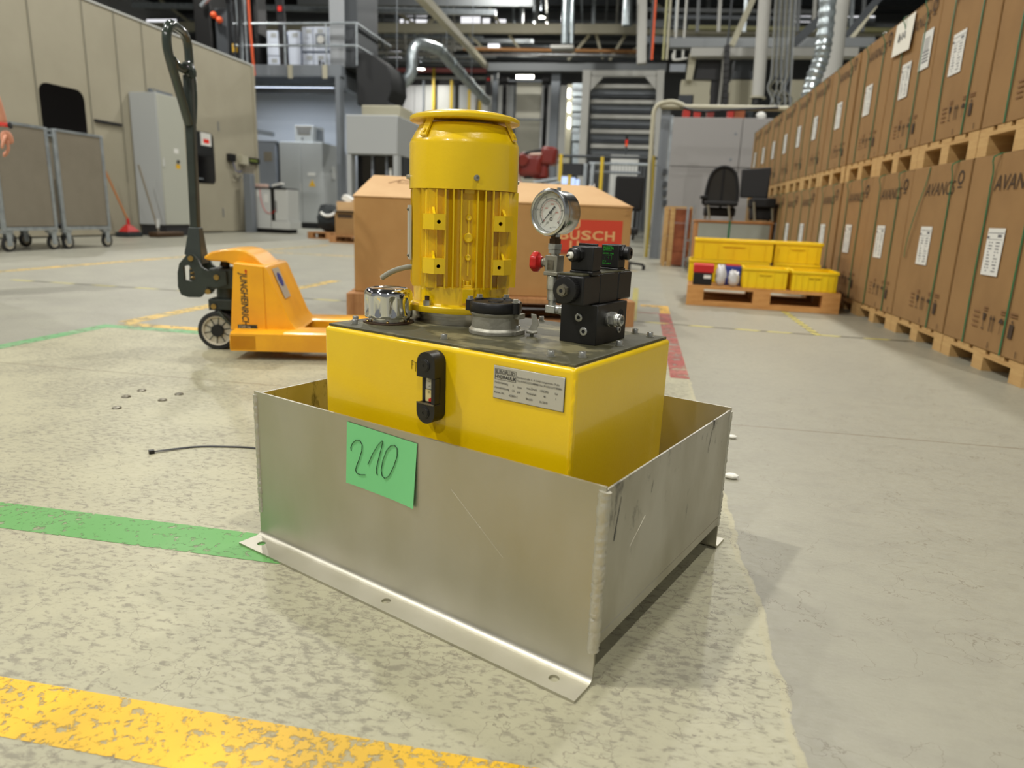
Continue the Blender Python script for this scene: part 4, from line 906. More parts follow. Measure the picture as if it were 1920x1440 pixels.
prof = [(-0.022, 0.105), (0.002, 0.375), (0.118, 0.362), (0.128, 0.350), (0.208, 0.150), (0.235, 0.112), (0.250, 0.105)]
mb = MB(); mb.prism([(p[0], p[1]) for p in prof], (0, 0.46, 0), (1, 0, 0), (0, 0, 1), 0.37); body = mb.build('pump_housing', 'orange_paint', pj_, bevel=0.008, seg=3)
mb = MB(); mb.prism([(-0.023, 0.106), (0.001, 0.372), (0.114, 0.360), (0.116, 0.106)], (0, 0.0895, 0), (1, 0, 0), (0, 0, 1), 0.0025); mb.build('side_plate', 'orange_paint', body, bevel=0.001)
hood = [(-0.134, 0.380), (-0.130, 0.390), (-0.104, 0.409), (-0.06, 0.4195), (-0.010, 0.4235), (0.03, 0.419), (0.065, 0.400), (0.092, 0.372), (0.118, 0.352), (0.02, 0.352), (-0.03, 0.362), (-0.045, 0.371), (-0.107, 0.373)]
mb = MB(); mb.prism(hood, (0, 0.40, 0), (1, 0, 0), (0, 0, 1), 0.25); mb.build('hood', 'orange_paint', pj_, bevel=0.02, seg=4)
tx = MB(); put_text(tx, 'JUNGHEINRICH', 0.0375, (0.025, 0.0856, 0.334), (0, 0, -1), (1, 0, 0), shear=0.16, sx=0.80, bold=0.0006); tx.build('brand_lettering', 'jack_green', body)
ar = MB(); ar.box((0.046, 0.0854, 0.326), (0.050, 0.0858, 0.343)); ar.prism([(0.042, 0.341), (0.054, 0.341), (0.048, 0.350)], (0, 0.0858, 0), (1, 0, 0), (0, 0, 1), 0.0004); ar.build('brand_arrow', 'red_knob', body)
stk = MB(); stk.box((0.006, 0.0852, 0.112), (0.082, 0.0860, 0.127)); s_ = stk.build('type_sticker', 'jack_green', body); s2 = MB(); put_text(s2, '2200 kg', 0.015, (0.009, 0.0850, 0.1145), (1, 0, 0), (0, 0, 1)); s2.build('sticker_print', 'plate_silver', s_)
sd_ = Vector((0.080, 0, -0.200)).normalized(); st = MB(); st.prism([(0.0, 0.02), (0.13, 0.02), (0.13, 0.12), (0.0, 0.12)], (0.1315, 0.14, 0.348), sd_, (0, 1, 0), 0.001); s_ = st.build('warning_sticker', 'plate_silver', body)
st = MB(); st.lathe([(0.03, 0), (0.03, 0.0008), (0, 0.0008)], Vector((0.1315, 0.21, 0.348)) + sd_*0.05 + Vector((0.0012, 0, 0.0005)), (0.93, 0, 0.37), n=20); st.build('sticker_symbol', 'blue_box', s_)
# pump, steering column, wheels
pm = MB(); pm.box((-0.135, 0.20, 0.255), (-0.03, 0.34, 0.338)); pm.cyl((-0.085, 0.27, 0.16), (-0.085, 0.27, 0.26), 0.042, n=24); pm.cyl((-0.085, 0.27, 0.335), (-0.085, 0.27, 0.372), 0.016, n=14); pm.box((-0.146, 0.205, 0.165), (-0.03, 0.335, 0.212)); pm.build('pump_body', 'jack_green', pj_, bevel=0.005)
MB().cyl((-0.090, 0.27, 0.345), (-0.090, 0.27, 0.372), 0.020, 0.012, n=16).build('pump_rod', 'brown_steel', pj_)
br_ = MB()
for y0 in (0.195, 0.325):
    plate(br_, [[(-0.243, 0.355), (-0.252, 0.320), (-0.255, 0.262), (-0.244, 0.229), (-0.216, 0.219), (-0.168, 0.220), (-0.150, 0.242), (-0.140, 0.266), (-0.10, 0.262), (-0.075, 0.270), (-0.06, 0.275), (-0.06, 0.330), (-0.10, 0.332), (-0.135, 0.330), (-0.158, 0.345), (-0.170, 0.375), (-0.188, 0.395), (-0.212, 0.392)], [(-0.228, 0.345), (-0.205, 0.350), (-0.186, 0.322), (-0.184, 0.290), (-0.200, 0.285), (-0.228, 0.290)]], 0.020, (0, y0, 0), (1, 0, 0), (0, 0, 1))
br_.build('handle_bracket', 'jack_green', pj_, bevel=0.002)
for yy in (0.245, 0.29):
    hx = [( -0.206 + 0.014*math.cos(t*0.9), yy + 0.014*math.sin(t*0.9), 0.285 + 0.0026*t) for t in range(0, 28)]
    MB().tube(hx, 0.0026, n=6).build('spring', 'brass', pj_)
for (x, y, z) in ((-0.195, 0.183, 0.378), (-0.098, 0.183, 0.305), (-0.135, 0.183, 0.245), (-0.122, 0.200, 0.182)):
    MB().lathe([(0.011, 0), (0.011, 0.004), (0.006, 0.005), (0, 0.004)], (x, y, z), (0, -1, 0), n=16).build('pivot_pin', 'brass', pj_)
clv = MB(); clv.add([(-0.232, 0.215, 0.392), (-0.162, 0.215, 0.352), (-0.162, 0.305, 0.352), (-0.232, 0.305, 0.392), (-0.214, 0.235, 0.50), (-0.174, 0.235, 0.50), (-0.174, 0.285, 0.50), (-0.214, 0.285, 0.50)], [(0,3,2,1),(4,5,6,7),(0,1,5,4),(1,2,6,5),(2,3,7,6),(3,0,4,7)]); clv.build('handle_socket', 'jack_green', pj_, bevel=0.003)
hd = MB(); hd.bar((-0.195, 0.26, 0.49), (-0.183, 0.26, 1.085), 0.034, 0.040, up=(0, 1, 0)); hd.build('handle_shaft', 'jack_green', pj_, bevel=0.006)
lp = smooth_path([(-0.188, 0.245, 0.90), (-0.197, 0.21, 0.99), (-0.208, 0.17, 1.09), (-0.216, 0.155, 1.155), (-0.216, 0.155, 1.205), (-0.213, 0.175, 1.240), (-0.212, 0.215, 1.254), (-0.212, 0.30, 1.254), (-0.212, 0.345, 1.236), (-0.212, 0.362, 1.200), (-0.211, 0.362, 1.13), (-0.200, 0.345, 1.07), (-0.190, 0.31, 0.99), (-0.186, 0.275, 0.91)], 6)
MB().tube(lp, 0.0175, n=14).build('handle_grip', mat('jack_gloss', (54, 62, 56), 0.16, coat=0.5), pj_, smooth=60)
cr_ = MB(); cr_.tube(smooth_path([(-0.208, 0.17, 1.125), (-0.200, 0.21, 1.105), (-0.180, 0.26, 1.10), (-0.186, 0.31, 1.105), (-0.205, 0.35, 1.125)], 5), 0.016, n=12); cr_.cyl((-0.182, 0.26, 1.085), (-0.160, 0.24, 1.088), 0.017, n=14); cr_.build('handle_crossbar', 'jack_gloss', pj_, smooth=60)
lv_ = MB(); lv_.tube(smooth_path([(-0.19, 0.235, 1.12), (-0.165, 0.225, 1.12), (-0.148, 0.22, 1.098), (-0.146, 0.22, 1.082)], 5), [0.008]*15 + [0.006], n=10) if False else lv_.tube(smooth_path([(-0.19, 0.235, 1.12), (-0.165, 0.225, 1.12), (-0.148, 0.22, 1.098), (-0.146, 0.22, 1.082)], 5), 0.0085, n=10); lv_.build('lowering_lever', 'jack_gloss', pj_)
for y0 in (0.195, 0.295):
    t_ = MB(); t_.lathe([(0.062, 0), (0.076, 0.001), (0.080, 0.006), (0.080, 0.044), (0.076, 0.049), (0.0635, 0.050)], (-0.113, y0, 0.080), (0, 1, 0), n=48, ring=True); w_ = t_.build('steer_wheel', 'rubber', pj_)
    d_ = MB(); d_.lathe([(0, 0.012), (0.063, 0.012), (0.063, 0.038), (0, 0.038)], (-0.113, y0, 0.080), (0, 1, 0), n=40)
    d_.lathe([(0.066, 0.002), (0.064, 0.001), (0.056, 0.003), (0.056, 0.012), (0.0625, 0.012)], (-0.113, y0, 0.080), (0, 1, 0), n=40, ring=True); d_.build('wheel_disc', 'wheel_nylon', w_)
    sp_m = MB()
    for k in range(10):
        a = 2*PI*k/10 + 0.2; p = Vector((math.cos(a), 0, math.sin(a))); c0 = Vector((-0.113, y0 + 0.0105, 0.080)); sp_m.bar(c0 + p*0.020, c0 + p*0.056, 0.003, 0.003, up=(0, 1, 0))
    sp_m.build('wheel_ribs', 'jack_green', w_)
    MB().lathe([(0, 0.0), (0.024, 0.0), (0.026, 0.003), (0.026, 0.05), (0, 0.05)], (-0.113, y0 - 0.002, 0.080), (0, 1, 0), n=24).build('wheel_hub', 'black_plastic', w_)
MB().bar((-0.05, 0.27, 0.14), (-0.113, 0.27, 0.08), 0.035, 0.042, up=(0, 1, 0)).cyl((-0.113, 0.20, 0.08), (-0.113, 0.345, 0.08), 0.010, n=12).bar((-0.10, 0.187, 0.165), (-0.045, 0.187, 0.105), 0.01, 0.03, up=(0, 1, 0)).build('axle_yoke', 'jack_green', pj_, bevel=0.002)

# zip tie lying on the floor
zt = MB(); zp = smooth_path([(-1.133, 1.439, 0.004), (-1.09, 1.482, 0.003), (-1.047, 1.513, 0.0022), (-0.97, 1.533, 0.0022), (-0.926, 1.538, 0.0022), (-0.86, 1.535, 0.0022)], 6)
zt.tube(zp, 0.0036, n=8, flat=0.5); zt.box((-1.139, 1.432, 0.0003), (-1.127, 1.444, 0.0085), Matrix.Rotation(0.8, 3, 'Z')); tag(zt.build('cable_tie', 'black_plastic'), 'black cable tie lying on the floor left of the aluminium tray', 'cable tie')
for (x, y, r, lab) in ((0.304, 1.996, 0.011, 'small white scrap of plastic on the floor behind the tray'), (0.262, 1.66, 0.014, 'crumpled white scrap beside the right edge of the tray')):
    s_ = MB(); s_.ball((x, y, r*0.5), r, 9, 5, (1.3, 0.8, 0.5)); tag(s_.build('plastic_scrap', 'white_paper', None, smooth=0), lab, 'scrap')

# ================================================================ right middle: yellow crates, cabinet with chairs, wooden crate
yp = pallet('brown wooden pallet loaded with yellow plastic crates', (0.372, 5.338, 0), 1.055, 0.80, (0.036, 0.077, 0.011, 0.022), mat('pine_warm', (206, 152, 88), 0.75, c2=(188, 132, 70), scale=6, stretch=(1, 6, 6)), math.radians(-4.1))
RY = math.radians(-4.1)
def crate(label, loc, w, d, h, rz=RY, group='yellow plastic crates', bin_=False, ribs=5):
    t = thing('plastic_crate', label, 'crate', loc, rz, group); th = 0.006; m = 'crate_yellow'
    mb = MB(); mb.box((0, 0, 0), (w, d, th))
    fh = h*0.86 if bin_ else h
    mb.box((0, 0, th), (w, th, fh)); mb.box((0, d - th, th), (w, d, h)); mb.box((0, th, th), (th, d - th, h)); mb.box((w - th, th, th), (w, d - th, h)); mb.build('crate_body', m, t, bevel=0.002)
    r = MB(); r.box((-0.008, -0.008, h - 0.022), (w + 0.008, -0.0005, h - 0.002) if not bin_ else (w + 0.008, -0.0005, h - 0.006)); r.box((-0.008, d + 0.0005, h - 0.022), (w + 0.008, d + 0.008, h)); r.box((-0.008, 0, h - 0.022), (-0.0005, d, h)); r.box((w + 0.0005, 0, h - 0.022), (w + 0.008, d, h)); r.build('rim', m, t, bevel=0.0015)
    for k in range(ribs):
        x = w*(k + 0.5)/ribs; MB().box((x - 0.003, -0.006, 0.004), (x + 0.003, -0.0003, h*0.80)).build('rib', m, t)
    for k in range(3):
        y = d*(k + 0.5)/3; MB().box((w + 0.0003, y - 0.003, 0.004), (w + 0.006, y + 0.003, h*0.80)).build('rib', m, t); MB().box((-0.006, y - 0.003, 0.004), (-0.0003, y + 0.003, h*0.80)).build('rib', m, t)
    MB().box((w*0.36, -0.010, h*0.66), (w*0.64, -0.0004, h*0.72)).build('handle_lip', m, t)
    return t
ZP = 0.1464
def pw(x, y, z=ZP):   # point on the yellow pallet (x along front, y back)
    c, s = math.cos(RY), math.sin(RY); return (0.372 + c*x - s*y, 5.338 + s*x + c*y, z)
crate('small yellow bin at the front of the brown pallet, left of the ribbed open one', pw(0.388, 0.03), 0.30, 0.26, 0.150, bin_=True)
crate('yellow open crate on the front right corner of the pallet', pw(0.722, 0.02), 0.30, 0.38, 0.145, bin_=True, ribs=7)
crate('long yellow crate at the back left of the pallet, under another crate', pw(0.0, 0.36), 0.585, 0.38, 0.170)
crate('long yellow crate stacked on top at the back left of the pallet', pw(0.03, 0.37, ZP + 0.1712), 0.575, 0.37, 0.160)
crate('yellow crate at the back right of the pallet, bottom of its stack', pw(0.632, 0.42), 0.325, 0.34, 0.170)
crate('yellow crate stacked on top at the back right of the pallet', pw(0.622, 0.42, ZP + 0.1712), 0.335, 0.34, 0.160)
t = thing('tool_case', 'black case with a red lid at the front left of the yellow crate pallet', 'case', pw(0.035, 0.05), RY)
MB().box((0, 0, 0), (0.135, 0.20, 0.090)).build('case_body', 'black_plastic', t, bevel=0.004); MB().box((-0.004, -0.004, 0.0904), (0.145, 0.21, 0.150)).build('case_lid', 'red_box', t, bevel=0.006); MB().box((0.075, -0.0012, 0.05), (0.125, -0.0002, 0.075)).build('case_label', 'label_white', t)
t = thing('small_parts_box', 'blue box with red lid stripe behind the clear plastic bags on the pallet', 'box', pw(0.25, 0.18), RY)
MB().box((0, 0, 0), (0.13, 0.16, 0.142)).build('box_body', 'blue_box', t, bevel=0.003); MB().box((0.02, 0.01, 0.1424), (0.12, 0.15, 0.150)).build('box_lid', 'red_box', t)
def bag(label, loc, sc, seed, m='plastic_bag'):
    r = random.Random(seed); mb = MB(); mb.ball((0, 0, 0.5), 0.5, 18, 12, (1, 1, 1))
    mb.v = [Vector((math.copysign(abs(2*p.x)**0.7, p.x)/2*sc[0]*(1 + r.uniform(-.18, .18)), math.copysign(abs(2*p.y)**0.7, p.y)/2*sc[1]*(1 + r.uniform(-.18, .18)), max(0.0, p.z*sc[2]*(1 + r.uniform(-.12, .12))))) for p in mb.v]
    o = mb.build('plastic_bag', m, None, smooth=70); o.location = loc; return tag(o, label, 'plastic bag')
glassmat('bag_film', (214, 214, 214), 0.12, 0.18)
bag('cloudy plastic bag beside the black case with the red lid', pw(0.232, 0.075, ZP + 0.002), (0.075, 0.09, 0.145), 3, 'bag_film')
bag('white plastic bag between the cloudy bag and the small yellow bin', pw(0.322, 0.065, ZP + 0.002), (0.075, 0.085, 0.115), 4, 'bag_film')
bag('crumpled pale bag standing behind the crates beside the brown boxes', (1.41, 6.30, 0.0), (0.10, 0.14, 0.40), 8)
# cabinet lying on its pallet, office chairs on it
YC = 8.7
def A(px, py, y=YC): return at(px, py, y)
pal2 = pallet('weathered grey pallet under the grey office cabinet', (0.62, 8.45, 0), 0.90, 1.2, (0.022, 0.078, 0.022, 0.022), 'trolley_board', 0.0)
c0 = A(1306, 412); c1 = A(1455, 417); zt_ = (c0.z + c1.z)/2
cb = thing('office_cabinet', 'grey fronted office cabinet with wooden edges and green strap, chairs on top', 'cabinet', (c0.x, YC, 0.1446))
w_ = c1.x - c0.x - 0.03; h_ = zt_ - 0.1446
MB().box((0, 0.012, 0), (w_, 0.46, h_ - 0.022)).build('cabinet_body', 'desk_wood', cb, bevel=0.002); MB().box((-0.01, -0.004, h_ - 0.0215), (w_ + 0.01, 0.47, h_)).build('cabinet_top', 'desk_wood', cb, bevel=0.002)
MB().box((0.028, 0.002, 0.02), (w_ - 0.028, 0.0116, h_ - 0.034)).build('grey_front', 'desk_grey', cb, bevel=0.001); xs_ = A(1367, 430).x - c0.x; MB().box((xs_ - 0.011, -0.0065, 0.0), (xs_ + 0.011, -0.0045, h_ + 0.002)).build('strap', 'strap_green', cb)
ch = thing('office_chair', 'black office chair with rounded mesh back on the grey cabinet', 'office chair', (A(1352, 410).x, YC + 0.2, zt_))
def lx(px, py, y): return A(px, py, y)
o_ = Vector(ch.location)
top = A(1357, 314, YC + 0.2); lft = A(1328, 360, YC + 0.2); rgt = A(1383, 360, YC + 0.2); H = top.z - zt_; hw = (rgt.x - lft.x)/2
arch = [(-hw*1.12, 0.0, H*0.36), (-hw*1.05, 0, H*0.62), (-hw*0.8, 0.0, H*0.88), (-hw*0.3, 0.0, H*1.0), (hw*0.3, 0.0, H*1.0), (hw*0.8, 0, H*0.88), (hw*1.05, 0, H*0.62), (hw*1.1, 0, H*0.36)]
MB().tube(smooth_path(arch, 5), 0.018, n=8).build('back_frame', 'chair_black', ch)
bm_ = MB(); ap = smooth_path(arch, 5); bm_.add([(p.x*0.97, 0.01, p.z) for p in ap] + [(p.x*0.97, 0.018, p.z) for p in ap], [tuple(range(len(ap))), tuple(range(len(ap), 2*len(ap)))]); bm_.build('back_mesh', 'chair_mesh', ch, smooth=0)
MB().bar((0.0, 0.03, 0.12), (0.0, 0.03, H*0.98), 0.05, 0.025).build('back_spine', 'chair_black', ch)
MB().box((-hw*1.15, -0.22, H*0.27), (hw*1.02, 0.2, H*0.36)).build('seat', 'chair_black', ch, bevel=0.02)
for x in (-hw*1.45,): MB().box((x, -0.15, H*0.40), (x + 0.07, 0.10, H*0.46)).bar((x + 0.035, 0, H*0.3), (x + 0.035, 0, H*0.41), 0.03).build('armrest', 'chair_black', ch, bevel=0.008)
for x in (-hw*0.98, hw*0.4): MB().tube([(x, -0.20, H*0.30), (x + 0.03, -0.22, 0.012)], 0.014, n=8).build('leg', 'chair_leg', ch)
for x in (-hw*0.9, hw*0.9): MB().tube([(x, 0.16, H*0.30), (x, 0.18, 0.012)], 0.014, n=8).build('leg', 'chair_leg', ch)
MB().box((-hw*1.1, -0.1, 0.05), (hw*1.0, 0.16, H*0.25)).build('seat_underframe', 'chair_black', ch, bevel=0.02)
c2_ = thing('office_chair', 'black office chair with square upholstered back beside the mesh chair', 'office chair', (A(1423, 410).x, YC + 0.16, zt_))
l_ = A(1393, 316, YC + 0.16); r_ = A(1449, 313, YC + 0.16); b_ = A(1440, 372, YC + 0.16); ox = c2_.location.x
mb = MB(); mb.add([(A(1391, 372).x - ox, 0, b_.z - zt_), (b_.x - ox, 0, b_.z - zt_), (r_.x - ox, 0.06, r_.z - zt_), (l_.x - ox, 0.06, l_.z - zt_ - 0.005), (A(1391, 372).x - ox, 0.06, b_.z - zt_), (b_.x - ox, 0.06, b_.z - zt_), (r_.x - ox, 0.12, r_.z - zt_), (l_.x - ox, 0.12, l_.z - zt_ - 0.005)], [(0,1,2,3),(4,7,6,5),(0,4,5,1),(1,5,6,2),(2,6,7,3),(3,7,4,0)]); mb.build('backrest', 'chair_black', c2_, bevel=0.015)
MB().box((-0.095, -0.16, 0.16), (0.17, 0.2, 0.27)).build('seat', 'chair_black', c2_, bevel=0.02); MB().box((-0.08, -0.1, 0.02), (0.15, 0.15, 0.158)).build('seat_underframe', 'chair_black', c2_, bevel=0.02)
for (x, y) in ((-0.08, -0.17), (0.13, -0.12), (-0.08, 0.17), (0.13, 0.17)): MB().tube([(x, y, 0.22), (x + 0.03, y - 0.01, 0.012)], 0.015, n=8).build('leg', 'chair_leg', c2_)
# wooden crate, metal uprights
wc = thing('wooden_crate', 'tall open wooden crate with pale corner posts and reddish planks', 'crate', (0.31, 9.82, 0))
for (x, y) in ((0, 0), (0.34, 0), (0, 0.62), (0.34, 0.62)): MB().box((x, y, 0), (x + 0.045, y + 0.045, 0.775)).build('corner_post', 'pine', wc)
MB().box((0.06, 0.0, 0), (0.125, 0.03, 0.77)).build('corner_post', 'pine', wc)
for k in range(4): MB().box((0.126, 0.02, 0.02 + 0.187*k), (0.338, 0.04, 0.198 + 0.187*k)).build('plank', 'pine_red', wc)
for k in range(4): MB().box((0.006, 0.047, 0.02 + 0.187*k), (0.026, 0.618, 0.198 + 0.187*k)).build('plank', 'pine', wc)
for k in range(4): MB().box((0.360, 0.047, 0.02 + 0.187*k), (0.38, 0.618, 0.198 + 0.187*k)).build('plank', 'pine_red', wc)
for k in range(4): MB().box((0.046, 0.63, 0.02 + 0.187*k), (0.338, 0.65, 0.198 + 0.187*k)).build('plank', 'pine_red', wc)
MB().box((0.0, 0.0, 0.776), (0.385, 0.05, 0.79)).build('top_batten', 'pine', wc); MB().box((0.0, 0.615, 0.776), (0.385, 0.665, 0.79)).build('top_batten', 'pine', wc)
mf = thing('metal_frame', 'pair of thin grey metal uprights between wooden crate and cabinet', 'frame', (0.700 - 0.135 + 0.01, 9.66, 0))
for x, h in ((0, 0.79), (0.075, 0.81)): MB().box((x, 0, 0), (x + 0.03, 0.03, h)).build('upright', 'galv', mf)
MB().box((0.03, 0.005, 0.35), (0.075, 0.02, 0.37)).build('crossbar', 'galv', mf); MB().box((0.03, 0.005, 0.1), (0.075, 0.02, 0.12)).build('crossbar', 'galv', mf)
# dark office chair behind the big carton
bc = thing('office_chair', 'dark upholstered chair standing behind the right end of the large carton', 'office chair', (-0.19, 9.0, 0))
MB().box((-0.165, 0, 0.70), (0.18, 0.06, 1.118)).build('backrest', 'chair_black', bc, bevel=0.03, seg=3); MB().box((-0.16, -0.40, 0.42), (0.16, 0.0, 0.50)).build('seat', 'chair_black', bc, bevel=0.02); MB().bar((0.10, 0.04, 0.35), (0.10, 0.04, 0.75), 0.14, 0.03).build('back_support', 'chair_black', bc)
MB().cyl((0, -0.15, 0.08), (0, -0.15, 0.42), 0.025, n=12).build('column', 'chair_black', bc)
for k in range(5): a = 2*PI*k/5; MB().bar((0, -0.15, 0.09), (0.26*math.cos(a), -0.15 + 0.26*math.sin(a), 0.06), 0.03).cyl((0.26*math.cos(a) - 0.02, -0.15 + 0.26*math.sin(a), 0.03), (0.26*math.cos(a) + 0.02, -0.15 + 0.26*math.sin(a), 0.03), 0.03, n=12).build('leg', 'chair_black', bc)
bag('clear plastic bag standing on the floor behind the large carton', (-0.34, 4.96, 0.0), (0.16, 0.16, 0.76), 12, 'bag_film')

# ================================================================ left side: booth, trolleys, cabinet, machines
BXW = -8.75; BZ = 3.58
booth = thing('machine_enclosure', 'tall beige panelled enclosure wall along the left side with dark windows', 'enclosure', (BXW, 15.40, 0))
def yb(y): return y - 15.40
SE = [-2.0, 7.9, 9.40, 10.43, 11.12, 11.78, 13.02, 15.40]
for a, b_ in zip(SE[:-1], SE[1:]):
    MB().box((-2.6, yb(a) + 0.008, 0.02), (0, yb(b_) - 0.008, BZ)).build('wall_panel', 'booth_beige', booth, bevel=0.004)
for y in SE[1:-1]:
    MB().box((-0.4, yb(y) - 0.0078, 0.02), (-0.006, yb(y) + 0.0078, BZ - 0.01)).build('panel_joint', 'booth_joint', booth)
    MB().box((0.0002, yb(y) - 0.022, 0.9), (0.012, yb(y) - 0.010, BZ)).build('joint_strip', 'booth_joint', booth)
MB().box((-2.5, yb(-2.0), 0), (-0.03, yb(15.38), 0.0198)).build('plinth', 'plinth_dark', booth)
MB().box((0.0002, yb(15.31), 0.02), (0.03, yb(15.40), BZ)).build('corner_trim', 'booth_beige', booth, bevel=0.004)
MB().box((-2.6, yb(-2.0), BZ + 0.0002), (0.02, yb(15.41), BZ + 0.03)).build('top_rail', 'cab_white', booth)
def xwin(name, y0, y1, z0, z1, r, m, x=0.0003, th=0.012, parent=booth):
    mb = MB(); plate(mb, [rrect(0, 0, y1 - y0, z1 - z0, r)], th, (x + th/2, yb(y0), z0), (0, 1, 0), (0, 0, 1)); return mb.build(name, m, parent)
w1 = xwin('window', 9.43, 10.285, 1.15, 2.222, 0.15, 'window_black')
MB().box((0.0124, yb(9.87), 2.04), (0.0130, yb(9.95), 2.075)).build('lamp_reflection_sticker', 'label_white', w1) if False else None
MB().box((0.0003, yb(10.46), 1.80), (0.035, yb(11.06), 1.835)).build('hook_rail', 'plinth_dark', booth)
for k in range(9): MB().box((0.0353, yb(10.48 + 0.065*k), 1.785), (0.05, yb(10.50 + 0.065*k), 1.825)).build('hook', 'plinth_dark', booth)
dr = MB(); dr.box((0.0003, yb(13.03), 0.04), (0.012, yb(13.885), 2.315)); door = dr.build('door', 'booth_beige', booth, bevel=0.003)
dw = MB(); plate(dw, [rrect(0, 0, 0.665, 0.985, 0.11)], 0.010, (0.0175, yb(13.02), 0.985), (0, 1, 0), (0, 0, 1)); dw.build('door_window', 'window_black', door)
MB().box((0.0226, yb(13.25), 1.715), (0.0234, yb(13.60), 1.958)).build('notice_sheet', 'label_white', door); MB().box((0.0236, yb(13.34), 1.76), (0.0242, yb(13.53), 1.84)).build('notice_block', 'led_red', door)
for z in (2.05, 0.32): MB().box((0.0003, yb(13.885), z), (0.025, yb(13.905), z + 0.18)).build('hinge', 'steel_grey', door)
MB().box((0.0124, yb(13.05), 1.05), (0.06, yb(13.20), 1.075)).build('handle', 'galv', door)
MB().box((0.0003, yb(11.82), 2.47), (0.06, yb(12.41), 2.525)).build('cable_duct', 'steel_grey', booth)
MB().box((0.0003, yb(14.16), 1.48), (0.08, yb(14.40), 1.63)).build('socket_box', 'black_plastic', booth)
MB().box((0.0003, yb(14.60), 1.45), (0.10, yb(14.86), 1.63)).build('terminal_box', 'beam_cream', booth)
dp = MB(); dp.box((0.0003, yb(14.88), 1.50), (0.07, yb(15.38), 1.62)); dpo = dp.build('display_box', 'black_plastic', booth); MB().box((0.0702, yb(14.96), 1.535), (0.0712, yb(15.28), 1.585)).build('display', 'lcd_green', dpo)
MB().box((0.0003, yb(14.70), 1.26), (0.012, yb(15.20), 1.39)).build('sign_plate', 'trolley_board', booth)
for k, (ya_, yb2, dz) in enumerate(((14.25, 14.70, 0.32), (14.28, 14.66, 0.40), (14.32, 14.62, 0.22))):
    MB().tube(smooth_path([(0.05, yb(ya_), 1.5), (0.06, yb(ya_ + 0.05), 1.5 - dz*0.8), (0.06, yb((ya_ + yb2)/2), 1.5 - dz), (0.05, yb(yb2), 1.30)], 5), 0.008, n=6).build('cable', ('cable_grey', 'cable_black', 'blue_box')[k], booth)
# control cabinet beside the enclosure
cc = thing('control_cabinet', 'tall grey control cabinet with dark plinth standing against the beige enclosure', 'cabinet', (-8.73, 11.29, 0))
cd = MB(); cd.box((0, 0, 0.19), (0.50, 0.70, 2.38)); cd.build('cabinet_body', 'cab_grey', cc, bevel=0.01)
MB().box((0.03, 0.02, 0), (0.50, 0.70, 0.189)).build('plinth', 'plinth_dark', cc)
cdo = MB().box((0.5002, 0.012, 0.20), (0.525, 0.69, 2.37)).build('cabinet_door', mat('cab_beige', (176, 178, 166), 0.45), cc, bevel=0.006)
MB().box((0.5252, 0.03, 1.18), (0.545, 0.055, 1.32)).build('handle', 'cab_white', cdo); MB().box((0.5252, 0.36, 1.43), (0.527, 0.48, 1.51)).build('label_plate', 'label_white', cdo)
MB().cyl((0.5252, 0.44, 1.29), (0.55, 0.44, 1.29), 0.028, n=16).build('switch_knob', 'black_plastic', cdo); MB().box((0.5252, 0.385, 1.17), (0.527, 0.50, 1.245)).build('warning_label', 'warn_yellow', cdo)
MB().lathe([(0.03, 0), (0.03, 0.012), (0.016, 0.012), (0.016, 0)], (0.48, 0.02, 2.42), (0, 1, 0), n=18, ring=True).build('lifting_eye', 'zinc', cc)
# trolleys
def trolley(label, y0, w):
    t = thing('transport_trolley', label, 'trolley', (-6.72, y0, 0), 0, 'sheet sided trolleys')
    MB().box((-0.012, 0.045, 0.27), (0.0, w - 0.045, 1.335)).build('side_board', 'trolley_board', t); MB().box((-0.70, 0.045, 0.27), (-0.688, w - 0.045, 1.335)).build('side_board', 'trolley_board', t)
    MB().box((-0.69, 0.03, 0.24), (-0.01, w - 0.03, 0.27)).build('platform', 'plinth_dark', t)
    for x in (-0.70, -0.03):
        for y in (0.0, w - 0.04): MB().box((x, y, 0.22), (x + 0.036, y + 0.04, 1.36)).build('post', 'galv', t, bevel=0.003)
    for x in (-0.70, -0.03): MB().box((x, 0.041, 1.337), (x + 0.036, w - 0.041, 1.365)).build('top_rail', 'galv', t)
    for y in (0.0, w - 0.04): MB().box((-0.662, y, 1.33), (-0.032, y + 0.036, 1.36)).build('top_rail', 'galv', t)
    for x in (-0.70, -0.03): MB().box((x, 0.041, 0.225), (x + 0.036, w - 0.041, 0.262)).build('bottom_rail', 'galv', t)
    for x in (-0.62, -0.03):
        for y in (0.03, w - 0.10):
            fk = MB(); fk.box((x - 0.028, y - 0.03, 0.195), (x + 0.028, y + 0.10, 0.218)); fk.box((x + 0.021, y + 0.01, 0.06), (x + 0.028, y + 0.075, 0.195)); fk.box((x - 0.028, y + 0.01, 0.06), (x - 0.021, y + 0.075, 0.195)); f_ = fk.build('caster_fork', 'galv', t)
            MB().lathe([(0.055, -0.016), (0.078, -0.018), (0.082, -0.010), (0.082, 0.010), (0.078, 0.018), (0.055, 0.016)], (x, y + 0.045, 0.0825), (1, 0, 0), n=28, ring=True).build('caster_tyre', 'rubber', f_)
            MB().lathe([(0, -0.012), (0.0545, -0.014), (0.0545, 0.014), (0, 0.012)], (x, y + 0.045, 0.0825), (1, 0, 0), n=24).build('caster_disc', 'wheel_nylon', f_)
trolley('grey sheet sided trolley at the left picture edge behind the person', 6.56, 0.735)
trolley('grey sheet sided trolley nearer to the broom, right one of the pair', 7.38, 0.765)
tag(MB().box((-7.75, 6.5, 0.0), (-7.55, 7.25, 0.11)).build('red_toolbox', 'shovel_red', None, bevel=0.01), 'dark red box on the floor behind the trolleys', 'box')
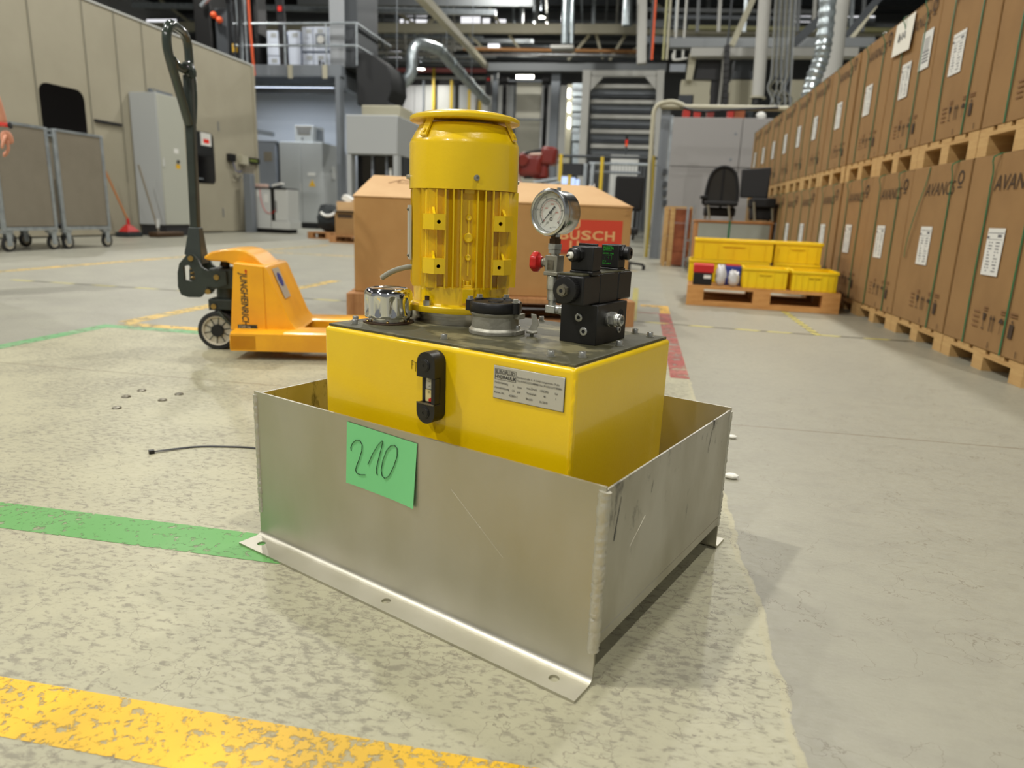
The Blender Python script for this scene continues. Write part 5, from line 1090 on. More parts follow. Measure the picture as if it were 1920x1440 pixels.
# broom and shovel
br_ = thing('squeegee_broom', 'red broom with orange wooden stick leaning on the beige enclosure', 'broom', (-8.40, 10.585, 0))
MB().tube([(0.0, 0.0, 0.27), (-0.335, -0.24, 1.48)], 0.016, n=10).build('stick', 'broom_wood', br_); MB().cyl((0.005, 0.0, 0.17), (0.0, 0.0, 0.30), 0.030, 0.022, n=12).build('socket', 'shovel_red', br_)
hb = MB(); hb.add([(-0.10, -0.14, 0.08), (0.10, -0.14, 0.08), (0.10, 0.16, 0.08), (-0.10, 0.16, 0.08), (-0.03, -0.05, 0.20), (0.04, -0.05, 0.20), (0.04, 0.06, 0.18), (-0.03, 0.06, 0.18)], [(0,3,2,1),(4,5,6,7),(0,1,5,4),(1,2,6,5),(2,3,7,6),(3,0,4,7)]); hb.build('head', 'shovel_red', br_, bevel=0.012); MB().box((-0.12, -0.17, 0.0), (0.12, 0.18, 0.078)).build('bristles', 'dark_cloth', br_, bevel=0.01)
sh = thing('street_broom', 'grey handled broom with dark brush leaning on the grey control cabinet', 'broom', (-8.05, 10.86, 0))
MB().tube([(0.0, 0.0, 0.10), (-0.20, -0.10, 1.17)], 0.017, n=10).build('stick', 'trolley_board', sh); MB().tube([(-0.008, 0, 0.16), (0.0, 0.0, 0.30)], 0.028, n=10).build('socket', 'cab_white', sh); MB().box((-0.09, -0.15, 0.0), (0.10, 0.55, 0.09)).build('bristles', 'brown_steel', sh, bevel=0.02)
# white mobile cart at the corner
ct = thing('mobile_workbench', 'white wheeled workbench with dark middle strip at the end of the enclosure', 'cart', (-8.62, 14.78, 0))
MB().box((0.0, 0.02, 0.09), (0.475, 0.55, 0.955)).build('left_module', 'cab_white', ct, bevel=0.01); MB().box((0.476, 0.05, 0.10), (0.575, 0.55, 0.95)).build('dark_strip', 'black_plastic', ct); MB().box((0.576, 0.02, 0.27), (0.89, 0.55, 0.95)).build('right_module', 'cab_white', ct, bevel=0.01); MB().box((0.50, -0.02, 0.09), (0.94, 0.55, 0.265)).build('step_base', 'cab_white', ct, bevel=0.008)
MB().box((0.0, 0.06, 0.0), (0.85, 0.50, 0.088)).build('base', 'black_matte', ct); MB().box((-0.02, 0.0, 0.9555), (0.88, 0.57, 0.978)).build('work_top', 'black_plastic', ct, bevel=0.003)
MB().box((0.60, 0.012, 0.45), (0.62, 0.0198, 0.70)).build('door_handle', 'black_plastic', ct); MB().tube(smooth_path([(0.24, 0.015, 0.94), (0.26, 0.01, 0.7), (0.36, 0.0, 0.47), (0.5, 0.0, 0.43), (0.60, 0.0, 0.5)], 5), 0.006, n=5).build('red_hose', 'led_red', ct)
MB().box((0.16, 0.012, 0.78), (0.22, 0.0198, 0.90)).build('paper_note', 'label_white', ct); MB().box((0.33, 0.012, 0.66), (0.43, 0.0198, 0.84)).build('paper_note', 'label_white', ct)
bn = thing('paper_pile', 'pile of papers and a dark folder on the white workbench', 'papers', (-8.25, 14.95, 0.9785)); MB().box((0, 0, 0), (0.30, 0.20, 0.02), None).build('folder', 'dark_cloth', bn); MB().box((0.06, 0.02, 0.05), (0.28, 0.19, 0.10), Matrix.Rotation(-0.25, 3, 'Y')).build('sheets', 'label_white', bn)
tag(MB().box((-8.80 + 0.08, 14.98, 0.979), (-8.33, 15.12, 1.06)).build('pink_tray', 'robot_pale', None, bevel=0.01), 'pale pink tray lying on the left of the white workbench', 'tray')
tag(MB().box((-8.60, 14.50, 0.0), (-8.42, 14.68, 1.25)).build('slim_post_cabinet', 'steel_grey', None, bevel=0.01), 'slim grey green post cabinet between enclosure and white workbench', 'cabinet')
# grey double cabinet with cooling unit
YG = 19.0
gc = thing('switch_cabinet', 'grey double door switch cabinet with cooling unit on its roof', 'cabinet', (-10.12, YG, 0))
MB().box((0, 0.03, 0.15), (1.28, 1.5, 2.345)).build('cabinet_body', 'cab_grey', gc, bevel=0.01); MB().box((0.02, 0.02, 0), (1.27, 1.55, 0.149)).build('plinth', 'black_matte', gc)
for x0, x1 in ((0.005, 0.645), (0.655, 1.275)): MB().box((x0, 0, 0.17), (x1, 0.0298, 2.33)).build('cabinet_door', 'cab_grey', gc, bevel=0.006)
MB().box((0.625, -0.03, 1.0), (0.645, -0.0004, 1.25)).build('door_handle', 'cab_white', gc); MB().box((0.84, -0.006, 1.45), (1.06, -0.0004, 1.53)).build('label_plate', 'label_white', gc)
wl = MB(); wl.prism([(0, 0), (0.20, 0), (0.10, 0.19)], (0.86, -0.0004, 1.16), (1, 0, 0), (0, 0, 1), 0.004); wl.build('warning_triangle', 'warn_yellow', gc); MB().box((1.2855, 0.6, 1.4), (1.33, 0.75, 1.75)).build('switch_box', 'cab_white', gc)
ac = MB(); ac.box((0.43, 0.1, 2.3455), (0.98, 0.8, 2.79)); aco = ac.build('cooling_unit', 'cab_grey', gc, bevel=0.01)
gr = MB(); gr.prism([(0.03, 0.42), (0.52, 0.42), (0.44, 0.19), (0.12, 0.19)], (0.43, 0.0998, 2.3455), (1, 0, 0), (0, 0, 1), 0.004); gr.build('grille', 'trolley_board', aco)
for k in range(6): MB().box((0.50 - 0.0, 0.094, 2.56 + 0.032*k), (0.91, 0.0952, 2.575 + 0.032*k)).build('louvre', 'steel_grey', aco)
MB().cyl((0.66, 0.0998, 2.44), (0.66, 0.09, 2.44), 0.025, n=12).build('logo_button', 'black_plastic', aco); MB().box((0.9805, 0.3, 2.42), (0.985, 0.7, 2.72)).build('side_grille', 'steel_grey', aco)
g2 = thing('switch_cabinet', 'blue grey cabinet half hidden behind the enclosure corner', 'cabinet', (-10.985, YG - 0.1, 0)); MB().box((0, 0, 0.1), (0.80, 1.5, 2.29)).build('cabinet_body', 'cab_grey_dark', g2, bevel=0.01); MB().box((0.02, 0.02, 0), (0.78, 1.4, 0.0995)).build('plinth', 'black_matte', g2); MB().box((0.46, -0.012, 1.80), (0.70, -0.0004, 2.05)).build('label_plate', 'trolley_board', g2)
MB().box((0.0, 0.0, 2.2905), (0.85, 1.2, 2.34)).bar((0.0, 0.1, 2.62), (0.72, 0.1, 2.52), 0.1, 0.12).build('cable_tray', 'steel_grey', g2)
tag(MB().box((-13.5, 20.7, 0.0), (-8.30, 20.85, 3.90)).build('machine_wall', mat('panel_bluewhite', (186, 192, 200), 0.5), None), 'pale blue white machine housing wall behind the grey cabinets', 'housing')
# small pallets with black bag and box
sp1 = pallet('small wooden pallet under the black bag', (-6.42, 13.05, 0), 1.0, 0.7, (0.02, 0.07, 0.02, 0.02), 'pine_dark', -0.25)
sp2 = pallet('small wooden pallet under the brown box beside the black bag', (-5.42, 11.85, 0), 1.2, 0.8, (0.02, 0.07, 0.02, 0.02), 'pine_dark', 0.05)
bag('dark green rubbish bag on the small wooden pallet', (-6.05, 13.28, 0.131), (0.46, 0.46, 0.50), 21, 'dark_cloth')
tag(MB().lathe([(0.09, 0), (0.10, 0.02), (0.09, 0.05), (0.05, 0.06), (0, 0.06)], (-5.55, 13.2, 0.131), n=16).build('orange_cap', 'orange_cable'), 'orange cap lying on the small pallet beside the dark bag', 'cap')
tag(MB().tube(smooth_path([(-6.10, 13.0, 0.50), (-6.0, 12.96, 0.45), (-5.88, 12.98, 0.46), (-5.80, 13.03, 0.54)], 5), 0.028, n=8).build('white_cloth', 'label_white'), 'white strip of cloth hanging over the dark rubbish bag', 'cloth')
bx_ = thing('cardboard_box', 'brown cardboard box on a small pallet in the left background', 'cardboard box', (-5.35, 11.95, 0.1305)); MB().box((0, 0, 0), (0.62, 0.5, 0.40)).build('carton', 'cardboard', bx_, bevel=0.005); MB().box((0.05, -0.002, 0.30), (0.33, -0.0003, 0.37)).build('label', 'box_print', bx_)
bx2 = thing('cardboard_box', 'open pale carton with papers on top of the brown background box', 'cardboard box', (-5.33, 11.98, 0.5505)); MB().box((0, 0, 0), (0.60, 0.45, 0.16)).build('carton', 'cardboard_pale', bx2, bevel=0.005); MB().box((0.08, 0.06, 0.1605), (0.26, 0.28, 0.25), Matrix.Rotation(0.5, 3, 'Y')).build('sheets', 'label_white', bx2); MB().box((0.36, 0.08, 0.1605), (0.55, 0.3, 0.20)).build('blue_pack', 'blue_box', bx2)
tag(MB().box((-5.45, 11.92, 0.5312), (-4.70, 12.5, 0.5498)).build('black_board', 'black_plastic'), 'black board lying between the two background cartons', 'board')
# mezzanine with steel column and white switchgear
YM = 18.0
mz = thing('mezzanine_platform', 'grey steel mezzanine with handrail above the grey cabinets', 'platform', (0, 0, 0))
MB().box((-13.5, YM, 3.86), (-7.80, YM + 0.22, 4.13)).build('edge_beam', 'steel_grey', mz); MB().box((-13.5, YM + 0.23, 3.96), (-7.82, 20.6, 4.08)).build('deck', 'steel_dark', mz); MB().box((-8.02, YM + 0.23, 3.62), (-7.82, 20.6, 3.955)).build('side_beam', 'steel_grey', mz)
for x in (-9.25, -8.30): MB().box((x, YM - 0.03, 3.80), (x + 0.12, YM - 0.0005, 4.12)).build('bracket', 'beam_cream', mz)
MB().box((-13.5, YM + 0.3, 3.50), (-8.0, YM + 0.5, 3.62)).build('lower_beam', 'steel_dark', mz); MB().box((-12.0, YM + 0.75, 3.72), (-8.3, YM + 0.95, 3.80)).build('light_trunking', 'galv', mz); MB().box((-11.9, YM + 0.79, 3.700), (-8.4, YM + 0.91, 3.7195)).build('fluorescent_tube', emat('tube_glow', (225, 235, 255), 2.0), mz)
l_ = bpy.data.lights.new('tube_light', 'AREA'); l_.shape = 'RECTANGLE'; l_.size = 3.4; l_.size_y = 0.12; l_.energy = 75; l_.color = (0.88, 0.94, 1.0); lo_ = bpy.data.objects.new('tube_light', l_); COL.objects.link(lo_); lo_.parent = mz; lo_.location = (-10.15, YM + 0.85, 3.695)
for z in (5.12, 4.60): MB().tube([(-10.8, YM + 0.1, z), (-7.42, YM + 0.1, z)], 0.028, n=10).build('handrail', 'galv', mz); MB().tube([(-7.42, YM + 0.1, z), (-7.42, 20.6, z)], 0.028, n=10).build('handrail', 'galv', mz)
for x in (-10.6, -9.37, -8.24, -7.42): MB().tube([(x, YM + 0.1, 4.135), (x, YM + 0.1, 5.12)], 0.024, n=8).build('rail_post', 'galv', mz)
tag(MB().box((-7.98, YM + 0.02, 0.0), (-7.83, YM + 0.22, 3.855)).box((-7.965, YM - 0.02, 0), (-7.845, YM + 0.018, 3.855)).build('steel_column', 'steel_grey'), 'grey steel column carrying the corner of the mezzanine', 'column')
hv = thing('ventilation_shaft', 'large grey square ventilation shaft rising from the mezzanine corner', 'duct', (-8.20, YM + 0.24, 4.1305)); MB().box((0, 0, 0), (0.39, 1.6, 5.0)).build('shaft', mat('shaft_grey', (150, 154, 158), 0.5), hv); MB().box((0.3905, 0.05, 0), (0.72, 1.5, 5.0)).build('shaft_side', 'steel_dark', hv)
sgx = thing('switchgear', 'row of white switchgear cubicles standing on the mezzanine', 'switchgear', (-10.3, YM + 0.9, 4.09))
for x0, x1, z0, z1 in ((0.0, 0.55, 0.0, 0.42), (0.0, 0.55, 0.44, 1.06), (0.62, 0.95, 0.0, 1.06), (1.02, 1.32, 0.0, 0.5), (1.34, 2.0, 0.0, 0.5), (1.02, 1.32, 0.56, 1.15), (1.34, 1.75, 0.56, 1.15), (1.77, 2.05, 0.56, 1.15)):
    c_ = MB().box((x0, 0, z0), (x1, 0.6, z1)).build('cubicle', mat('cubicle_white', (214, 222, 236), 0.4), sgx, bevel=0.008); MB().box((x0 + 0.12, -0.006, z1 - 0.16), (min(x0 + 0.28, x1 - 0.03), -0.0004, z1 - 0.06)).build('nameplate', 'cab_grey', c_)
MB().box((1.40, -0.02, 0.66), (1.72, -0.0005, 0.98)).build('dial_panel', 'cab_grey_dark', sgx); MB().lathe([(0.10, 0), (0.10, 0.02), (0, 0.02)], (1.56, -0.0205, 0.83), (0, -1, 0), n=20).build('round_meter', 'label_white', sgx)
for x, z in ((1.48, 0.12), (1.58, 0.08), (1.68, 0.2), (1.82, 0.1)): MB().box((x, -0.02, z), (x + 0.05, -0.0005, z + 0.2)).build('breaker', 'plinth_dark', sgx)
cb_ = thing('cable_bundle', 'thick bundle of dark cables hanging above the enclosure beside an orange one', 'cables', (-10.42, YM - 0.6, 3.75)); rr_ = random.Random(4)
for k in range(14):
    x = 0.05*k*0.75 - 0.05; MB().tube([(x, rr_.uniform(0, .2), 0.0), (x + rr_.uniform(-.03, .03), rr_.uniform(0, .2), 1.2), (x + rr_.uniform(-.06, .06), rr_.uniform(0, .2), 2.6)], 0.019, n=6).build('cable', ('cable_black', 'cable_black', 'steel_dark', 'galv')[k % 4], cb_)
MB().tube([(0.56, 0.0, 0.0), (0.50, 0, 1.2), (0.48, 0, 2.6)], 0.03, n=8).build('orange_hose', 'orange_cable', cb_)
cb2 = thing('cable_bundle', 'short dark cable bundle with red clip in front of the white switchgear', 'cables', (-9.72, YM + 0.55, 4.1))
for k in range(4): MB().tube([(0.06*k, 0, 0.0), (0.06*k - 0.05, 0.05, 0.9), (0.06*k - 0.12, 0.0, 2.2)], 0.032, n=6).build('cable', 'cable_black', cb2)
MB().box((-0.02, -0.05, 1.42), (0.08, -0.033, 1.54)).build('red_clip', 'led_red', cb2)
hm = thing('cable_machine', 'black machinery with orange parts above the enclosure behind the jack handle', 'machine', (-12.1, YM + 0.4, 4.1))
for k, (x0, x1, z0, z1) in enumerate(((0.0, 0.5, 0.0, 1.9), (0.55, 0.9, 0.0, 1.5), (0.95, 1.5, 0.2, 1.7), (1.52, 1.66, 0.0, 2.2))): MB().box((x0, 0.1*k, z0), (x1, 0.8, z1)).build('machine_block', ('black_plastic', 'steel_dark', 'duct_black', 'black_plastic')[k], hm, bevel=0.03)
for x, z in ((0.62, 1.30), (0.78, 1.18)): MB().ball((x, -0.05, z), 0.085, 10, 8).build('orange_plug', 'orange_cable', hm)
MB().box((0.98, 0.14, 0.45), (1.1, 0.195, 0.65)).build('yellow_label', 'warn_yellow', hm); MB().tube([(0.3, -0.1, 1.5), (0.8, -0.1, 1.9), (1.5, 0, 2.3)], 0.05, n=8).build('grey_hose', 'galv', hm)
# light grey machine with window, black duct, galvanised pipe
mc = thing('washing_machine_unit', 'light grey machine cabin with dark window bay right of the steel column', 'machine', (-6.42, 15.0, 0))
MB().box((0, 0.0, 1.75), (1.16, 2.2, 2.555)).build('upper_hood', 'cab_grey', mc, bevel=0.02); MB().box((0.02, 0.3, 0.0), (1.14, 2.2, 0.75)).build('lower_body', 'cab_grey', mc, bevel=0.01); MB().box((0.0, 0.02, 0.0), (0.10, 0.25, 1.748)).build('corner_post', 'cab_grey', mc); MB().box((1.06, 0.02, 0.0), (1.16, 0.25, 1.748)).build('corner_post', 'cab_grey', mc)
MB().box((0.11, 0.35, 0.752), (1.05, 0.40, 1.748)).build('window_pane', 'window_black', mc)
for x in (0.45, 0.78): MB().box((x, 0.30, 0.755), (x + 0.05, 0.348, 1.745)).build('mullion', 'cab_grey_dark', mc)
MB().box((0.86, 0.31, 0.9), (0.92, 0.347, 1.5)).build('handle_bar', 'label_white', mc); MB().box((0.16, 0.4005, 0.0), (1.15, 2.15, 1.74)).build('rear_body', 'steel_dark', mc)
MB().box((-0.12, 1.2, 2.556), (0.80, 2.15, 2.92)).build('top_slab', 'beam_cream', mc, bevel=0.02)
bd = thing('black_duct', 'big black bent exhaust duct sloping down behind the mezzanine corner', 'duct', (0, 0, 0))
def pxprism(name, pts, y, depth, m, parent, bevel=0.0):
    P = [at(px, py, y) for px, py in pts]; mb = MB(); mb.prism([(p.x, p.z) for p in P], (0, y + depth, 0), (1, 0, 0), (0, 0, 1), depth); return mb.build(name, m, parent, bevel=bevel, smooth=30)
pxprism('duct_body', [(668, 160), (669, 196), (713, 214), (735, 208), (727, 188), (735, 168), (733, 140), (727, 122), (704, 104), (684, 96), (668, 96)], 18.2, 1.2, 'duct_black', bd, 0.03)
pxprism('duct_outlet', [(720, 212), (732, 193), (769, 212), (769, 226), (748, 216)], 17.6, 0.55, 'duct_black', bd, 0.02)
gp_ = thing('galvanised_pipe', 'shiny galvanised ventilation pipe bending from the black duct up under the roof', 'pipe', (0, 0, 0))
MB().tube(smooth_path([(-7.25, 20.0, 4.05), (-6.95, 20, 4.05), (-6.75, 20.0, 4.12), (-6.60, 20.0, 4.35), (-6.585, 20.0, 4.75), (-6.56, 20.05, 4.95), (-6.45, 20.2, 5.10), (-6.25, 20.6, 5.13), (-6.10, 21.0, 5.12)], 8), 0.155, n=20).build('pipe_bend', 'galv_pipe', gp_, smooth=60)
p0, p1 = Vector((-6.10, 21.0, 5.12)), at(912, 190, 27.0)
MB().tube([p0, p1], 0.16, n=20).build('pipe_run', 'galv_pipe', gp_)
for k in range(1, 5): q = p0.lerp(p1, k/5); d_ = (p1 - p0).normalized(); MB().cyl(q - d_*0.03, q + d_*0.03, 0.175, n=20).build('pipe_collar', 'galv_pipe', gp_)
for q in (p0.lerp(p1, 0.12), p0.lerp(p1, 0.62)): MB().cyl(q + Vector((0, 0, 0.16)), (q.x, q.y, 12.19), 0.012, n=6).build('hanger_rod', 'steel_grey', gp_)
MB().cyl((-6.6, 18.8, 4.20), (-6.6, 18.8, 12.19), 0.012, n=6).build('hanger_rod', 'steel_grey', bd)

# ================================================================ centre background
def vbox(name, m, parent, px0, py0, px1, py1, y, d=0.1, z0=None, z1=None, bevel=0.0):
    """box whose front face spans the given photo rectangle at hall depth y, thickness d away from the viewer"""
    pxm, pym = (px0 + px1)/2, (py0 + py1)/2
    xa, xb = at(px0, pym, y).x, at(px1, pym, y).x; zb_, zt2 = at(pxm, py1, y).z, at(pxm, py0, y).z
    return MB().box((xa, y, zb_ if z0 is None else z0), (xb, y + d, zt2 if z1 is None else z1)).build(name, m, parent, bevel=bevel)
def one(label, cat, o, group=None): return tag(o, label, cat, group)
# white corrugated partition with yellow posts
pt = thing('white_partition', 'white panelled partition wall far behind the electric motor', 'partition', (0, 0, 0))
for a, b_, m in ((742, 776, 'wall_panel'), (777, 794, 'wall_panel'), (795, 811, 'cab_white'), (813, 842, 'cab_white'), (843, 858, 'beam_grey'), (859, 876, 'cab_grey'), (877, 897, 'wall_panel'), (898, 921, 'cab_white'), (931, 950, 'cab_white'), (951, 1003, 'cab_grey'), (1004, 1030, 'wall_panel'), (1047, 1062, 'cab_white')):
    vbox('panel', m, pt, a, 160, b_, 330, 41.0, 0.15, z0=0.02)
for k, px in enumerate((812, 845, 878, 898)): vbox('yellow_post', 'post_yellow', pt, px - 2.2, (128, 150, 168, 186)[k], px + 2.2, 330, 40.6, 0.1, z0=0.02)
vbox('red_pipe', 'logo_dark_red', pt, 739, 130, 744, 330, 40.7, 0.1, z0=0.02)
vbox('joint', 'steel_grey', pt, 792, 150, 795, 330, 40.7, 0.06, z0=0.02)
for y0, y1, m in ((128, 136, 'led_red'), (137, 142, 'plinth_dark'), (143, 149, 'cab_white'), (151, 158, 'plinth_dark')): vbox('roof_strip', mat('faded_red', (200, 120, 118), 0.6) if m == 'led_red' else m, pt, 742, y0, 912, y1, 41.2, 0.1)
lf = thing('lift_gate', 'tall lift gate with two black posts right behind the motor cap', 'gate', (0, 0, 0))
for px in (944, 1021): vbox('gate_post', 'black_matte', lf, px - 3.4, 146, px + 3.4, 300, 30.0, 0.2, z0=0.0)
for px in (945, 1023): vbox('post_head', 'black_matte', lf, px - 7, 145, px + 7, 153, 29.9, 0.3)
vbox('gate_rail', 'steel_grey', lf, 948, 222, 1018, 225, 30.05, 0.08); vbox('gate_rail', 'steel_grey', lf, 948, 150, 1018, 153, 30.05, 0.08); vbox('gate_rail', 'steel_dark', lf, 962, 160, 965, 300, 30.1, 0.06)
vbox('gate_panel', mat('gate_pale', (190, 188, 172), 0.5), lf, 966, 156, 1012, 330, 30.3, 0.1, z0=0.1)
ll = vbox('lamp_bar', 'lamp_glow', None, 968, 141, 1000, 147, 30.8, 0.08); tag(ll, 'bright lamp bar above the black posted lift gate', 'lamp')
for n_, (a, b_, y_) in enumerate(((921, 930, 29.0), (1030, 1046, 29.0))): one(('narrow', 'broad')[n_] + ' grey steel column ' + ('left', 'right') [n_] + ' of the black posted lift gate', 'column', vbox('steel_column', 'steel_grey', None, a, 133, b_, 330, y_, 0.3, z0=0.0))
one('dark wide steel beam crossing above the lift gate and white rack', 'beam', vbox('crane_beam', 'beam_grey', None, 912, 118, 1250, 133, 28.6, 0.35))
bxr = vbox('signal_light', 'black_plastic', None, 910, 140, 921, 178, 28.3, 0.25); tag(bxr, 'black signal light with a red lens hanging under the dark beam', 'signal light'); vbox('red_lens', 'led_red', bxr, 913, 146, 918, 151, 28.27, 0.02)
# glossy roll column with lamp strip
rc = thing('reel_tower', 'galvanised sheet tower with bright lamp strips beside the white rack frame', 'tower', (0, 0, 0))
for k in range(6): vbox('sheet', 'galv_pipe', rc, 1073, 156 + 28*k, 1093, 180 + 28*k, 25.5, 0.6)
vbox('back_post', 'beam_cream', rc, 1060, 158, 1071, 335, 25.8, 0.3, z0=0.0)
for a, b_ in ((166, 183), (193, 210), (221, 240)): vbox('lamp_strip', 'lamp_glow', rc, 1065, a, 1069, b_, 25.4, 0.05)
# white rack frame
rk = thing('rack_frame', 'white steel rack frame with gusset plates and stacked shelf beams', 'rack', (0, 0, 0)); YR = 24.0
def slope_post(a, b_, w):
    p, q = at(a[0], a[1], YR), at(b_[0], b_[1], YR); q = Vector((q.x, q.y, 0.0)) if b_[1] > 330 else q; return MB().bar(p, q, w, 0.3, up=(0, 1, 0))
slope_post((1101, 133), (1090, 345), 0.24).build('post', 'beam_white', rk); slope_post((1239, 133), (1234, 345), 0.22).build('post', 'beam_white', rk)
vbox('top_beam', 'beam_white', rk, 1096, 132, 1246, 142, YR - 0.02, 0.3)
for pts in ([(1106, 143), (1133, 143), (1107, 170)], [(1209, 143), (1234, 143), (1233, 172)]): pxprism('gusset', pts, YR - 0.05, 0.05, 'beam_white', rk)
for k, y in enumerate((158, 187, 215, 243, 271)):
    vbox('shelf_beam', 'beam_white', rk, 1107, y, 1232, y + 7, YR + 0.2, 0.2); vbox('shelf_tray', 'steel_grey', rk, 1108, y + 9, 1231, y + 19, YR + 0.4, 1.6); vbox('shelf_beam', 'steel_dark', rk, 1109, y + 21, 1231, y + 25, YR + 0.35, 0.1)
for y in (164, 190, 216, 244): vbox('side_bracket', 'galv', rk, 1072, y, 1094, y + 6, YR + 0.1, 0.2)
# robot
rb = thing('robot_arm', 'red industrial robot arm with black wrist standing behind the large carton', 'robot', (0, 0, 0)); YB = 15.0
def rp(px, py, dy=0.0): return at(px, py, YB + dy)
mb = MB(); mb.bar(rp(972, 308), rp(1020, 312), 0.44, 0.50); mb.build('upper_arm', 'robot_red', rb, bevel=0.13, seg=4)
mb = MB(); mb.bar(rp(1016, 292), rp(1045, 295), 0.46, 0.36); mb.build('motor_head', 'robot_red', rb, bevel=0.07, seg=3)
mb = MB(); mb.bar(rp(1014, 300), rp(1014, 336), 0.30, 0.34); mb.build('lower_arm', 'robot_red', rb, bevel=0.06, seg=3)
mb = MB(); mb.cyl(rp(980, 300, -0.30), rp(980, 300, -0.21), 0.12, n=20); mb.build('joint_cover', 'robot_red', rb, bevel=0.02)
mb = MB(); mb.bar(rp(985, 290, -0.1), rp(1022, 289, -0.1), 0.2, 0.05); mb.build('top_plate', 'robot_pale', rb, bevel=0.01)  # pale bar painted in as the highlight along the arm's top
MB().cyl(rp(992, 322, -0.05), rp(992, 335, -0.05), 0.14, 0.11, n=18).build('flange', 'black_plastic', rb)
MB().tube(smooth_path([rp(966, 330, -0.3), rp(964, 315, -0.35), rp(972, 296, -0.3), rp(990, 286, -0.2), rp(1015, 282, -0.1)], 6), 0.03, n=8).build('cable', 'cable_black', rb)
g_ = rp(1015, 350); MB().cyl((g_.x, YB, 0), (g_.x, YB, 0.6), 0.28, 0.22, n=24).cyl((g_.x, YB, 0.6), (g_.x, YB, g_.z), 0.2, n=20).build('base', 'robot_red', rb); mb = MB(); mb.tube(smooth_path([rp(968, 318, -.1), rp(968, 335, -.1), rp(975, 350, -.1)], 5), 0.09, n=10); mb.build('hose_pack', 'robot_pale', rb)
for k, (a, b_) in enumerate((((1000, 342), (1045, 335)), ((1010, 350), (1050, 342)), ((985, 350), (1030, 347)))): MB().tube([rp(*a, -0.3), rp(*b_, -0.2)], 0.035, n=8).build('gripper_pipe', 'galv', rb)
# fence with yellow posts, cabinet, signal tower, monitors
YF = 18.0
fe = thing('safety_fence', 'low safety fence with yellow posts and grey rails across the background', 'fence', (0, 0, 0))
for px, t_ in ((1049, 289), (1126, 294), (1066, 328), (1222, 300)): vbox('yellow_post', 'post_yellow', fe, px - 3, t_, px + 3, 400, YF, 0.06, z0=0.0)
for (a, b_, py, m) in ((955, 1250, 290, 'steel_dark'), (1105, 1250, 306, 'galv'), (1105, 1200, 322, 'steel_grey'), (955, 1050, 301, 'steel_grey')):
    p, q = at(a, py - (1250 - a)*0.0 , YF + 0.1), at(b_, py + 3, YF + 0.1); q.z = p.z; MB().tube([p, q], 0.035, n=8).build('rail', m, fe)
for k in range(22):
    x = at(1108 + 6.2*k, 330, YF).x; MB().tube([(x, YF + 0.08, 0.1), (x, YF + 0.08, at(1150, 308, YF).z)], 0.008, n=5).build('wire', 'steel_grey', fe)
for px in (1108, 1095): vbox('grey_post', 'galv', fe, px - 3, 306, px + 3, 400, YF + 0.02, 0.06, z0=0.0)
wcab = vbox('control_cabinet', 'cab_white', None, 1142, 291, 1194, 400, 20.0, 0.6, z0=0.0); tag(wcab, 'white control cabinet under the signal tower behind the fence', 'cabinet')
st_ = thing('signal_tower', 'signal tower lamp with red and amber lenses on the white cabinet', 'signal light', (at(1173, 290, 20.2).x, 20.3, at(1168, 291, 20.0).z))
for k, (m, h) in enumerate((('steel_dark', 0.14), ('steel_dark', 0.11), ('orange_cable', 0.09), ('led_red', 0.09), ('black_plastic', 0.10))):
    z_ = sum((0.14, 0.11, 0.09, 0.09, 0.10)[:k]) + 0.0005; MB().cyl((0, 0, z_), (0, 0, z_ + h - 0.002), 0.035 if k else 0.02, n=14).build(('stem', 'green_lens', 'amber_lens', 'red_lens', 'cap')[k], m, st_)
mo = thing('monitor_bank', 'bluish white lit monitors low behind the fence', 'monitor', (0, 0, 0))
for a, b_, c_ in ((1049, 1064, 331), (1068, 1078, 333), (1079, 1086, 336)): vbox('screen', 'screen_glow', mo, a, c_, b_, c_ + 14, 21.0, 0.05)
vbox('console', 'plinth_dark', mo, 1048, 306, 1092, 328, 21.2, 0.4); vbox('desk', 'cab_grey', mo, 1046, 352, 1092, 400, 20.9, 0.6, z0=0.0)
# grey post, conduit and pipe rail, yellow hose
YP = 11.6
gpst = thing('steel_post', 'grey steel post with conduit and yellow hose left of the big grey cabinet', 'post', (at(1240, 300, YP).x, YP, 0)); ox_ = gpst.location.x
MB().box((-0.06, 0, 0), (0.08, 0.14, at(1240, 200, YP).z)).build('post_profile', 'steel_grey', gpst); MB().box((0.085, 0.02, 0), (0.13, 0.12, at(1240, 215, YP).z)).build('post_profile', 'galv', gpst)
def gl(px, py, dy=0.0): p = at(px, py, YP + dy); return Vector((p.x - ox_, dy, p.z))
MB().tube(smooth_path([Vector((gl(1217, 400, -0.15).x, -0.15, 0.02)), gl(1219, 310, -0.15), gl(1224, 230, -0.15), gl(1228, 205, -0.15), gl(1240, 194, -0.15), gl(1262, 191, -0.15), gl(1282, 198, -0.15)], 6), 0.035, n=10).build('conduit', 'beam_cream', gpst)
MB().tube([gl(1238, 200, -0.02), gl(1478, 204, -0.02)], 0.04, n=10).build('pipe_rail', 'beam_cream', gpst); MB().tube(smooth_path([gl(1275, 200, -0.1), gl(1310, 208, -0.1), gl(1370, 206, -0.1), gl(1460, 202, -0.1)], 5), 0.022, n=6).build('cable', 'cable_black', gpst)
for k in range(10): a, b_ = gl(1226 - 0.9*k, 300 + 18*k, -0.22), gl(1226 - 0.9*(k + 1), 300 + 18*(k + 1), -0.22)
MB().tube(smooth_path([gl(1226, 292, -0.22), gl(1224, 340, -0.22), gl(1221, 380, -0.22), gl(1216, 430, -0.22), Vector((gl(1212, 470, -0.22).x, -0.22, 0.03))], 6), 0.022, n=8).build('yellow_hose', 'hose_yellow', gpst)
